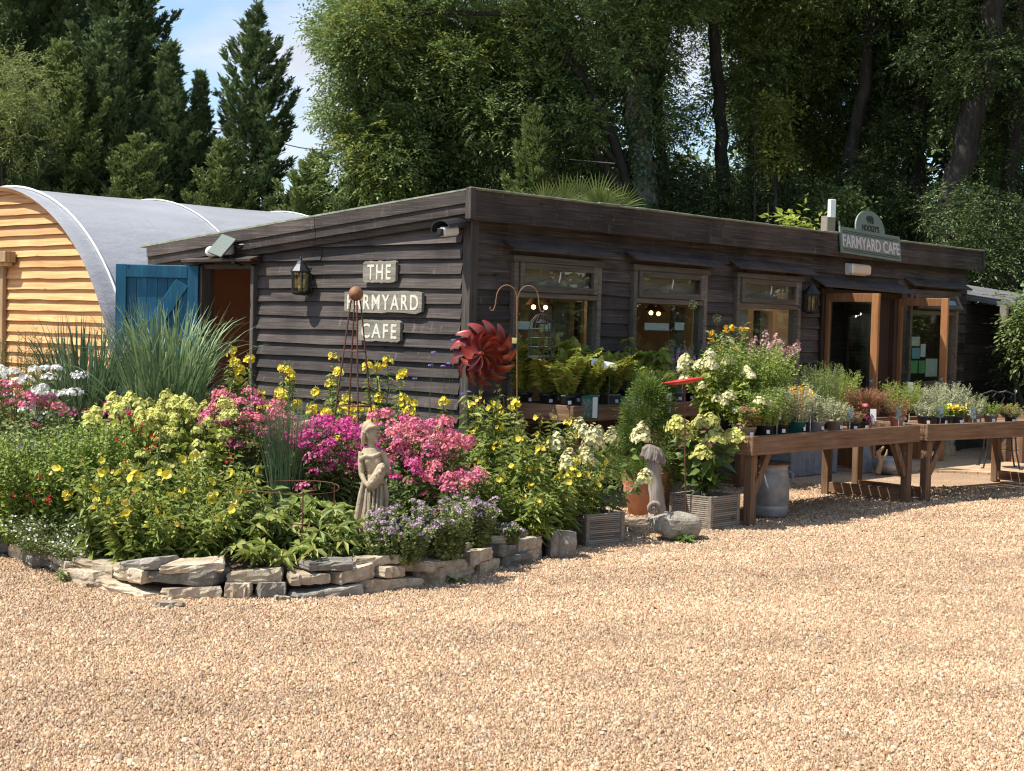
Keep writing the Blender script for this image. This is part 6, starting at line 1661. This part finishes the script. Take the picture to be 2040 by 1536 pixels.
potted('grey lavender with upright spikes on right bench', *TB, 1.05, .48, ZB, 'grey', .09, lambda p: bush(p, .32, .22, 'silver', 2000, .03, .007, sprigs=100, up=1.0), group=gB)
potted('green thyme spilling from a light pot', *TB, 1.24, .13, ZB, 'taupe', .07, lambda p: bush(p, .16, .13, 'herb', 1100, .018, .008), group=gB)
potted('trailing brown-green plant hanging over the bench edge', *TB, 1.48, .06, ZB, 'black', .06, lambda p: (blades(p, 'mint', .08, .2, 120, .006, .05, 1.6), bush(p, .14, .15, 'brown', 700, .022, .008), bush(p, .12, .14, 'mint', 600, .02, .008)), group=gB)
potted('small bright yellow-green pot at the right edge of picture', *TB, 1.72, .2, ZB, 'black', .06, lambda p: bush(p, .14, .1, 'lime', 500, .024, .012), group=gB)
potted('fine green grassy herb at the back left of right bench', *TB, .28, .52, ZB, 'black', .09, lambda p: bush(p, .34, .22, 'grass', 1700, .045, .005, sprigs=100, up=1.0), group=gB)
potted('grey leaved plant at the back of right bench near the chair', *TB, 1.42, .5, ZB, 'grey', .08, lambda p: bush(p, .22, .18, 'mint', 1200, .024, .009), group=gB)
# dark plant label boards standing in the pots
for (T, u, v, z, h, lb) in ((TA, .50, .07, ZA, .26, 'pale grey plant label between the two black pots'), (TA, 1.02, .06, ZA, .28, 'tall dark picture label between teal and silver pots'), (TA, 1.70, .06, ZA, .22, 'dark picture label beside the brown pot of silver leaves'), (TA, 2.12, .06, ZA, .2, 'small pale picture label by the pink sedum'), (TA, 2.6, .05, ZA, .2, 'dark label before the brown sedge'),
                           (TB, .30, .06, ZB, .2, 'dark label between thyme and small herb'), (TB, .84, .06, ZB, .18, 'dark label right of the pansies'), (TB, .8, .8, ZB, .40, 'white upright label behind the silver lavender')):
    q = onbench(*T, u, v, z); t = thing('plant_label', lb, 'label', q, rnd.uniform(-.3, .5), 'labels standing among the pots')
    MB().rb((0, 0, h - .05), (.055, .004, .11), .001, (R(-6), 0, 0)).build('plate', M_['photo'] if h < .38 and 'pale' not in lb else M_['poster'], t)
    MB().tube([(0, .004, 0), (0, .004, h - .06)], .003, 5).build('stake', M_['white'], t)
# plants by the wall inside the doorway
q = Pl(thing('house_plant', 'dark leafy house plant inside the side doorway', 'house plant', bw(.55, 3.35, .05))); rosette(q, 'dark', 1.25, .22, 14, 7, .26, .05, .1); q.done()
# ------------------------------------------------------------------ trees
def trunk_mesh(paths):
    mb = MB()
    for pts, r0, r1 in paths:
        m = len(pts); fine = []
        for i in range(m - 1):
            for k_ in range(4):
                u = k_ / 4; fine.append(Vector(pts[i]).lerp(Vector(pts[i + 1]), u) + Vector((rnd.uniform(-1, 1), rnd.uniform(-1, 1), 0)) * r1 * .35)
        fine.append(Vector(pts[-1])); q = len(fine)
        mb.tube(fine, [(r0 + (r1 - r0) * i / (q - 1)) * rnd.uniform(.9, 1.1) for i in range(q)], 10)
    return mb
def conifer(label, px, Y, top, Rb, mat, n_br=210, seed=0, low=.06, airy=1.0, leaf=(.135, .042), group='cypresses behind the tunnel', up0=.25, dens=1.0, name='cypress_tree', cat='tree'):
    g = G_(); X = at(px, 300, Y).x; h = zof(px, top, Y); Rb *= 1.28; n_br = int(n_br * 1.25)
    t = thing(name, label, cat, (X, Y, 0), 0, group)
    MB().tube([(0, 0, 0), (.03, 0, h * .4), (0, .02, h * .75), (0, 0, h * .985)], [.035 * h * .6 + .03, .02 * h * .6 + .03, .04, .012], 8).build('trunk', M_['bark'], t)
    z = h * (low + (1 - low) * (np.linspace(0, 1, n_br) ** 1.05)); z += g.normal(0, .02 * h, n_br); z = np.clip(z, .03 * h, h * .99)
    rel = z / h; az = np.arange(n_br) * 2.39996 + g.normal(0, .3, n_br)
    Rr = Rb * np.clip(1 - rel, .015, 1) ** .78 * g.uniform(.42, 1.32, n_br) * (1 + .22 * np.sin(az * 2 + rel * 11 + px)) + .05
    el = up0 + .55 * rel + g.normal(0, .12, n_br)
    D = np.stack([np.cos(az) * np.cos(el), np.sin(az) * np.cos(el), np.sin(el)], 1)
    L = Leaves(); K = 5
    tt = np.linspace(0, 1, K)[None, :, None]
    C = np.stack([0 * z, 0 * z, z], 1)[:, None] + D[:, None] * Rr[:, None, None] * tt
    C[:, :, 2] += (.22 * Rr[:, None] * (np.linspace(0, 1, K)[None] ** 2.2)) - .10 * Rr[:, None] * np.sin(PI * np.linspace(0, 1, K))[None]
    L.stalks(C, .012)
    per = np.maximum(6, (Rr * 98 * dens)).astype(int)
    idx = np.repeat(np.arange(n_br), per); m = len(idx)
    s = g.uniform(.12, 1.0, m) ** .7; P0, T = on(C[idx], s[:, None]); P0 = P0[:, 0]; T = T[:, 0]
    sd = nrm(np.cross(T, UP) + 1e-5)
    wside = (g.uniform(-1, 1, m) * (1.05 - s) * .34 * np.clip(Rr[idx], .1, 2.2))[:, None]
    P1 = P0 + sd * wside + T * np.abs(wside) * .5 + g.normal(0, .03, (m, 3)) - UP * np.abs(wside) * .15
    # each sprig is a small feather of five scale blades
    ax = nrm(T + sd * np.sign(wside) * .55 + UP * .18 + g.normal(0, .22, (m, 3)))
    for k_, (f, a) in enumerate(((0, 0), (.15, .75), (.15, -.75), (.45, .6), (.45, -.6))):
        dd = ax + nrm(np.cross(ax, UP) + 1e-5) * a + g.normal(0, .1, (m, 3))
        sc = g.uniform(.6, 1.25, m) * (1 if k_ == 0 else .72)
        L.add(P1 + ax * leaf[0] * f, dd, UP + g.normal(0, .45, (m, 3)), leaf[0] * sc, leaf[1] * sc, .1, .08, .4)
    L.build('crown', LF[mat], t); return t
conifer('tall dark cypress cut by the picture top at far left', 45, 35, -330, 2.3, 'cypress', 300, leaf=(.17, .05))
conifer('tall dark cypress with ragged right side beside the sky gap', 250, 33.5, -190, 1.75, 'cypress', 330, leaf=(.16, .047))
conifer('pointed airy cypress standing alone against the sky', 508, 31.5, 22, 1.5, 'cypress', 190, leaf=(.16, .045), dens=.8)
conifer('mid green cypress in front of the dark ones at far left', 128, 30.5, 95, 1.75, 'cypress_lit', 260)
conifer('mid green cypress with light tips below the dark ragged one', 215, 31, 50, 1.7, 'cypress', 280)
conifer('mid green cypress left of the pointed one', 335, 31, 92, 1.12, 'cypress', 270)
conifer('bushy cypress filling the gap left of the pointed one', 398, 31.5, 150, .72, 'cypress', 220)
conifer('low cypress just behind the plastic tunnel crown', 275, 29.4, 280, 1.15, 'cypress_lit', 190)
conifer('low fresh green cypress at the foot of the pointed one', 440, 30.2, 290, 1.0, 'cypress_lit', 190)
conifer('low fresh cypress right of the pointed one under the sky gap', 628, 30, 318, 1.35, 'cypress_lit', 200)
conifer('low dark cypress behind tunnel at far left', 20, 29.5, 190, 1.6, 'cypress', 240)
conifer('young cypress with reddish stem before the broad ash', 802, 29, 232, .98, 'cypress_lit', 200, leaf=(.14, .04))
conifer('young pale cypress right of centre before the ash', 1062, 27.6, 222, .85, 'cypress_lit', 190, leaf=(.14, .04))
conifer('low cypress between the two young ones', 905, 29.4, 330, .95, 'cypress', 150, leaf=(.14, .04))
conifer('low bushy cypress just above the sloping fascia', 715, 28.8, 330, .9, 'cypress_lit', 150, leaf=(.14, .04))

def crown(L, g, centres, rad, sprays=26, leaflets=9, ln=.085, wd=.032, droop=.3, spray_len=.32, flat=.75):
    """clumps of drooping sprays of paired leaflets"""
    centres = np.asarray(centres, float); k = len(centres); rad = np.broadcast_to(np.asarray(rad, float), (k,))
    idx = np.repeat(np.arange(k), sprays); m = len(idx)
    v = rv(g, m); u = g.uniform(.45, 1, m) ** .6
    P = centres[idx] + v * (rad[idx] * u)[:, None] * np.array([1, 1, flat])
    ax = nrm(v * .7 + g.normal(0, .45, (m, 3)) - UP * droop * g.uniform(.2, 1.2, (m, 1)))
    sd = nrm(np.cross(ax, UP + g.normal(0, .3, (m, 3))) + 1e-5)
    sl = spray_len * g.uniform(.6, 1.2, m)
    for j in range(leaflets):
        f = j / (leaflets - 1) if leaflets > 1 else 1; sg_ = 1 if j % 2 else -1
        D = ax * (.45 if j < leaflets - 1 else 1) + sd * sg_ * (1 if j < leaflets - 1 else 0) + g.normal(0, .22, (m, 3))
        Q = P + ax * (sl * f)[:, None]; Q[:, 2] -= .12 * sl * f * f
        L.add(Q, D, UP + g.normal(0, .4, (m, 3)), ln * g.uniform(.65, 1.2, m), wd * g.uniform(.75, 1.2, m), .12, .12, .45)
def cloud_px(g, k, boxes, Y0, Y1):
    """clump centres spread over picture boxes (x0,y0,x1,y1,weight) between two depths"""
    w = np.array([b[4] for b in boxes], float); ch = g.choice(len(boxes), k, p=w / w.sum()); out = []
    for c in ch:
        x0, y0, x1, y1, _ = boxes[c]; a, b_ = g.uniform(-1, 1, 2)
        while a * a + b_ * b_ > 1: a, b_ = g.uniform(-1, 1, 2)
        p = at((x0 + x1) / 2 + a * (x1 - x0) / 2, (y0 + y1) / 2 + b_ * (y1 - y0) / 2, g.uniform(Y0, Y1)); out.append((p.x, p.y, max(.3, p.z)))
    return np.array(out)
def broad(label, base, paths, clumps, mat, bark='bark', group=None, name='broadleaf_tree', second=None, **k_):
    t = thing(name, label, 'tree', base, 0, group); b_ = np.array(base)
    trunk_mesh([([tuple(Vector(p) - Vector(base)) for p in pts], r0, r1) for pts, r0, r1 in paths]).build('trunk', M_[bark], t, True)
    g = G_(); L = Leaves(); ce, ra = clumps(g)
    if second:
        q = g.random(len(ce)) < second[1]; L2 = Leaves(); crown(L2, g, ce[q] - b_, ra[q], **k_); L2.build('crown', LF[second[0]], t); ce, ra = ce[~q], ra[~q]
    crown(L, g, ce - b_, ra, **k_); L.build('crown', LF[mat], t); return t
A_ = lambda *q: at(*q)
def lin(px0, pts, Y): return [at(x, y, Y) for x, y in pts]
gT = 'broadleaf trees behind the cafe'
# the broad ash in the middle
Yt = 29.0; base = at(1262, 500, Yt); base.z = 0
tr = [[base] + lin(0, [(1258, 410), (1240, 330), (1212, 250), (1170, 165), (1115, 100), (1040, 40)], Yt), .13, .04]
br1 = [lin(0, [(1240, 335), (1160, 255), (1080, 205), (985, 170), (880, 152)], Yt), .06, .02]
br2 = [lin(0, [(1170, 165), (1110, 60), (1000, 28), (860, 25), (790, 40)], Yt), .07, .02]
br3 = [lin(0, [(1255, 400), (1180, 300), (1120, 265)], Yt), .12, .04]
def ash(g):
    c = cloud_px(g, 140, [(660, -40, 880, 330, 3), (700, -60, 1150, 200, 4), (820, 60, 1240, 330, 3.2), (730, 180, 1040, 400, 2.6), (650, 0, 760, 140, 1.2), (680, 200, 800, 380, 1.2)], 28.2, 32.3)
    up = np.stack([g.uniform(-3.2, 3, 70), g.uniform(27, 33, 70), g.uniform(8.4, 12.5, 70)], 1)[:34]
    return np.concatenate([c, up]), np.concatenate([g.uniform(.36, .74, 140), g.uniform(.6, 1.0, 34)])
broad('broad drooping ash filling the middle behind the roof corner', base, [tr, br1, br2, br3], ash, 'ash', 'bark', gT, sprays=150, ln=.10, wd=.042, second=('ash2', .07), name='ash_tree')
# ivy covered trunk
Yi = 29; base = at(1285, 500, Yi); base.z = 0
def ivytop(g):
    c = cloud_px(g, 60, [(1180, -120, 1420, 60, 3), (1290, 40, 1345, 260, .6), (1230, 0, 1300, 160, 1)], 28, 31)
    up = np.stack([g.uniform(1.5, 5, 40), g.uniform(27.5, 32, 40), g.uniform(8.2, 12, 40)], 1)[:18]
    return np.concatenate([c, up]), np.concatenate([g.uniform(.3, .5, 60), g.uniform(.6, .9, 18)])
t = broad('ivy clad tree with forked pale stems above the long roof', base, [[[base] + lin(0, [(1283, 400), (1276, 250), (1268, 140)], Yi), .30, .20], [lin(0, [(1268, 150), (1240, 60), (1215, -40), (1200, -160)], Yi), .14, .07], [lin(0, [(1270, 150), (1268, 40), (1262, -60), (1270, -200)], Yi), .12, .06], [lin(0, [(1282, 260), (1302, 130), (1300, 40), (1290, -80)], Yi), .10, .05]], ivytop, 'ash', 'bark_light', gT, name='ivy_tree', sprays=60, ln=.10, wd=.042)
g = G_(); n = 5200; zz = g.uniform(.0, zof(1270, 135, Yi), n); a = g.uniform(0, 2 * PI, n); xx = np.interp(zz, [0, 3, 6.5], [0, -.03, -.16]); rr = np.interp(zz, [0, 2.5, 6.6], [.52, .42, .28]) * g.uniform(.82, 1.12, n) * (1 + .2 * np.sin(zz * 3 + a))
P = np.stack([xx + rr * np.cos(a), rr * np.sin(a), zz], 1); D = np.stack([np.cos(a) * .4, np.sin(a) * .4, -np.ones(n)], 1) + g.normal(0, .35, (n, 3))
L = Leaves(); L.add(P, D, np.stack([np.cos(a), np.sin(a), .5 + 0 * a], 1), .085 * g.uniform(.6, 1.2, n), .075, .12, .05, .4); L.build('ivy', LF['ivy'], t)
# the wood on the right: trunk paths in the picture, then their crowns
wood_trees = [
    ('slim pale trunked tree right of the blue sky gap', 31, [(1440, 440), (1437, 300), (1434, 190), (1420, 60), (1408, -80)], .17, .10, [(1380, -160, 1620, 150, 3), (1420, 100, 1560, 240, 1.2), (1460, -60, 1720, 200, 2.5)], 80, 'ash', .30),
    ('dark forked tree behind the white box post', 33, [(1560, 450), (1565, 330), (1555, 200), (1580, 60), (1600, -100)], .22, .10, [(1480, -160, 1760, 230, 3), (1560, 120, 1720, 300, 1.4), (1500, 240, 1640, 330, .8)], 90, 'ash', .16),
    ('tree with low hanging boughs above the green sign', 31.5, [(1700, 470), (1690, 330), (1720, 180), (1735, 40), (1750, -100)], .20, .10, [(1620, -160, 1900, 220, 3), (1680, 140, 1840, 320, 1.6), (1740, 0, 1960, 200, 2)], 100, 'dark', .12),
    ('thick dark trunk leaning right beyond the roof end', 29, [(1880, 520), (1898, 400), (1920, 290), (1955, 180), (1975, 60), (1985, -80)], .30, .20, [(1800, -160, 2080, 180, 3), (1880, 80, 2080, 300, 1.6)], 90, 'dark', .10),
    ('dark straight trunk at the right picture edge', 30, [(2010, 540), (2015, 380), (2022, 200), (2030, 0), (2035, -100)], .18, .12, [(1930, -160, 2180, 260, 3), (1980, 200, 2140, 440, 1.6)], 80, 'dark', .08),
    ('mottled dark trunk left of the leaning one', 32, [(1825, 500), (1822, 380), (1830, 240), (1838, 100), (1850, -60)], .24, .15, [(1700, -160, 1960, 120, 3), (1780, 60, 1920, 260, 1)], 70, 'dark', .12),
    ('thin dark trunk between slim pale one and the white box', 34, [(1500, 450), (1496, 330), (1505, 200), (1500, 80), (1510, -60)], .11, .07, [(1440, -120, 1620, 160, 2), (1480, 160, 1580, 300, 1)], 50, 'ash', .2),
    ('thin crooked trunk beside the ivy clad tree', 31, [(1335, 430), (1318, 300), (1310, 200), (1322, 120), (1330, 60)], .12, .06, [(1300, -140, 1400, 40, 2), (1290, 190, 1370, 330, 1)], 34, 'ash', .2)]
for lb, Yw, pts, r0, r1, boxes, k_, mat, sec in wood_trees:
    base = at(pts[0][0], 520, Yw); base.z = 0
    def cl(g, boxes=boxes, k_=k_, Yw=Yw, base=base):
        c = cloud_px(g, int(k_ * .8), boxes, Yw - .5, Yw + 3.6); up = np.stack([base.x + g.uniform(-2.6, 2.6, 42), base.y + g.uniform(-3, 3, 42), g.uniform(8.0, 13, 42)], 1)[:20]
        return np.concatenate([c, up]), np.concatenate([g.uniform(.30, .62, len(c)), g.uniform(.7, 1.1, 20)])
    broad(lb, base, [[[base] + lin(0, pts, Yw), r0, r1]], cl, mat, 'bark', gT, second=('ash' if mat == 'dark' else 'ash2', sec), sprays=66, ln=.10, wd=.042, name='woodland_tree')
# understorey shrubs
def under(label, boxes, Y0, Y1, k_, mat, rad=(.25, .5), sec=None, sprays=60, group='shrubs under the trees', **kw):
    g = G_(); c = cloud_px(g, k_, boxes, Y0, Y1); ctr = c.mean(0); base = Vector((ctr[0], ctr[1], 0))
    t = thing('woodland_shrub', label, 'shrub', base, 0, group)
    MB().tube([(0, 0, 0), (.1, 0, ctr[2] * .6), (0, .1, ctr[2])], [.06, .04, .015], 6).tube([(0, 0, .1), (-.3, .1, ctr[2] * .6), (-.4, .0, ctr[2] * 1.1)], [.04, .03, .01], 6).build('stem', M_['bark'], t)
    L = Leaves(); crown(L, g, c - np.array([base.x, base.y, 0]), g.uniform(rad[0], rad[1], k_), sprays, **kw); L.build('foliage', LF[mat], t)
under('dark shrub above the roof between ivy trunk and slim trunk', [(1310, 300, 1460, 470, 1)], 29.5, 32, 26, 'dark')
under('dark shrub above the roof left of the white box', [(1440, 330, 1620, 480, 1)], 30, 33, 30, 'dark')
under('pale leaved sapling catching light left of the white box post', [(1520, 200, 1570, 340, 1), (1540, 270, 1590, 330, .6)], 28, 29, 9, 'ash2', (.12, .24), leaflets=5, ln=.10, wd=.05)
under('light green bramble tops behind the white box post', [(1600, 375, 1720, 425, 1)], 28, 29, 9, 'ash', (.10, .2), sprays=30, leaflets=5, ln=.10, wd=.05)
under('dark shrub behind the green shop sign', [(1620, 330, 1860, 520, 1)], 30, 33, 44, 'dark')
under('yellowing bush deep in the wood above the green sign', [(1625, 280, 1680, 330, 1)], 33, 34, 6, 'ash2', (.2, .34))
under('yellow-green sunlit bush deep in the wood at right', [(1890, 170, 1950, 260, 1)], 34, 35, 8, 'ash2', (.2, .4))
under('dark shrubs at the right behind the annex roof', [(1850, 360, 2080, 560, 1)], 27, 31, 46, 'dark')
under('dark elder at right edge beside the annex wall', [(2035, 640, 2170, 830, 3), (2075, 560, 2180, 680, 1)], 20.4, 21.6, 60, 'ivy', (.22, .40), sprays=40, leaflets=7, ln=.075, wd=.04)
under('sunlit elder sprays above the dark elder at right edge', [(2040, 590, 2120, 720, 1)], 20.0, 20.4, 12, 'ash', (.14, .26), leaflets=7, ln=.08, wd=.04)
under('light green self sown leaves peeping over the roof edge', [(1560, 440, 1600, 462, 1)], 22.8, 23.2, 4, 'lime', (.10, .16), sprays=12, leaflets=5, ln=.14, wd=.07)
under('pale willow-like tree top at far left above the tunnel', [(-120, 90, 110, 300, 3), (-90, 200, 90, 400, 2)], 28.0, 29.5, 40, 'willow', (.25, .5), sprays=36, droop=.2, ln=.10, wd=.022)
# distant mass of the wood, one heap behind everything
g = G_(); c = []
for x in np.arange(-32, 46, .7):
    px_ = 1020 + F * x / 44
    hi = 12 if (px_ < 190 or px_ > 1440) else (3.4 if px_ < 725 else (10.5 if px_ < 1270 else 6.2))
    for _ in range(int(10 + hi * 2.2)): c.append((x + g.uniform(-.6, .6), 44 + g.uniform(-3, 3.5), g.uniform(.2, hi)))
L = Leaves(); crown(L, g, np.array(c), g.uniform(.6, 1.0, len(c)), 22, 5, .30, .16, .4, .5, .9)
c = []
for y in np.arange(-8, 42, .8):             # unseen wood along the right side, made dense for the window reflections
    for _ in range(10): c.append((27 + g.uniform(-2, 2), y, g.uniform(.2, 10)))
crown(L, g, np.array(c), g.uniform(.8, 1.3, len(c)), 20, 5, .55, .34, .4, .5, .9)
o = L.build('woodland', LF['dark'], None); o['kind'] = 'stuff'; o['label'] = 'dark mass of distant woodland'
# palm behind the roof
Yp = 25.6; p = at(1178, 400, Yp)
t = thing('fan_palm', 'fan palm with spiky fronds rising behind the long roof', 'palm', (p.x, p.y, 0))
MB().tube([(0, 0, 0), (.02, 0, 1.6), (0, 0, 3.3)], [.13, .12, .10], 10).build('trunk', M_['bark_light'], t)
g = G_(); L = Leaves()
for (px, py, sz, tilt_) in ((1190, 408, .66, .15), (1120, 412, .62, -.4), (1232, 418, .58, .7), (1150, 400, .56, -.2), (1085, 410, .5, -.8), (1205, 425, .5, .4)):
    c = at(px, py, Yp + g.uniform(-.3, .3)) - Vector((p.x, p.y, 0)); n = 34; a = np.linspace(-2.0, 2.0, n) + tilt_ * .5
    fx = np.array([1, -.25, 0]); D = np.sin(a)[:, None] * nrm(fx) + np.cos(a)[:, None] * nrm(np.array([0, -.35, 1.0]))
    tt = np.linspace(0, 1, 6)[None, :, None]; ln = sz * (1 - .25 * np.abs(a) / 2) * g.uniform(.9, 1.08, n)
    C = np.array(c)[None, None] + D[:, None] * ln[:, None, None] * tt; C[:, :, 2] -= .10 * tt[..., 0] ** 2.5 * sz; C[:, :, 1] -= .1 * tt[..., 0] ** 2 * sz
    L.ribbons(C, .034, np.cross(D, np.array([[.1, -1, .2]])))
    q = np.array([[[0, 0, 3.2], np.array(c) * .5 + np.array([0, 0, 1.65]), np.array(c)]]); L.stalks(q, .012)
L.build('fronds', LF['palm'], t)

# ------------------------------------------------------------------ light and sky
trav = Vector((.60, .135, -1)).normalized()
sl_ = bpy.data.lights.new('sun', 'SUN'); sl_.energy = 4.7; sl_.angle = R(.53); sl_.color = (1.0, .95, .86)
so = bpy.data.objects.new('sun', sl_); COL.objects.link(so); so.rotation_euler = trav.to_track_quat('-Z', 'Y').to_euler(); so.location = (-20, -5, 30)
w = bpy.data.worlds.new('World'); S.world = w; w.use_nodes = True; nt = w.node_tree
sky = nt.nodes.new('ShaderNodeTexSky'); sky.sky_type = 'NISHITA'; sky.sun_disc = False
sky.sun_elevation = math.asin(-trav.z); sky.sun_rotation = math.atan2(-trav.x, -trav.y); sky.air_density = 1.1; sky.dust_density = .7; sky.ozone_density = 3.0
bg = nt.nodes['Background']; bg.inputs['Strength'].default_value = .115
tc_ = nt.nodes.new('ShaderNodeTexCoord'); mp = nt.nodes.new('ShaderNodeMapping'); mp.inputs['Scale'].default_value = (2.2, 2.2, 5.5); mp.inputs['Location'].default_value = (.35, .1, .2)
nt.links.new(tc_.outputs['Generated'], mp.inputs[0])
f = noise(nt, mp.outputs[0], 1.9, 7, .55); cf = ramp(nt, f, [(.49, (0, 0, 0)), (.66, (1, 1, 1))])
c2 = ramp(nt, noise(nt, mp.outputs[0], 3.1, 6, .6), [(.3, (2.9, 3.3, 4.0)), (.7, (5.6, 5.8, 6.1))])
nt.links.new(mixc(nt, cf, sky.outputs[0], c2), bg.inputs[0])
S.view_settings.view_transform = 'Standard'; S.view_settings.look = 'None'; S.view_settings.exposure = .74; S.view_settings.gamma = 1
S.render.engine = 'CYCLES'; cy = S.cycles
cy.max_bounces = 6; cy.diffuse_bounces = 3; cy.glossy_bounces = 3; cy.transmission_bounces = 4; cy.transparent_max_bounces = 10
cy.caustics_reflective = False; cy.caustics_refractive = False; cy.sample_clamp_indirect = 6
cy.use_denoising = True; cy.denoiser = 'OPENIMAGEDENOISE'; cy.denoising_input_passes = 'RGB_ALBEDO_NORMAL'; cy.filter_width = 1.2
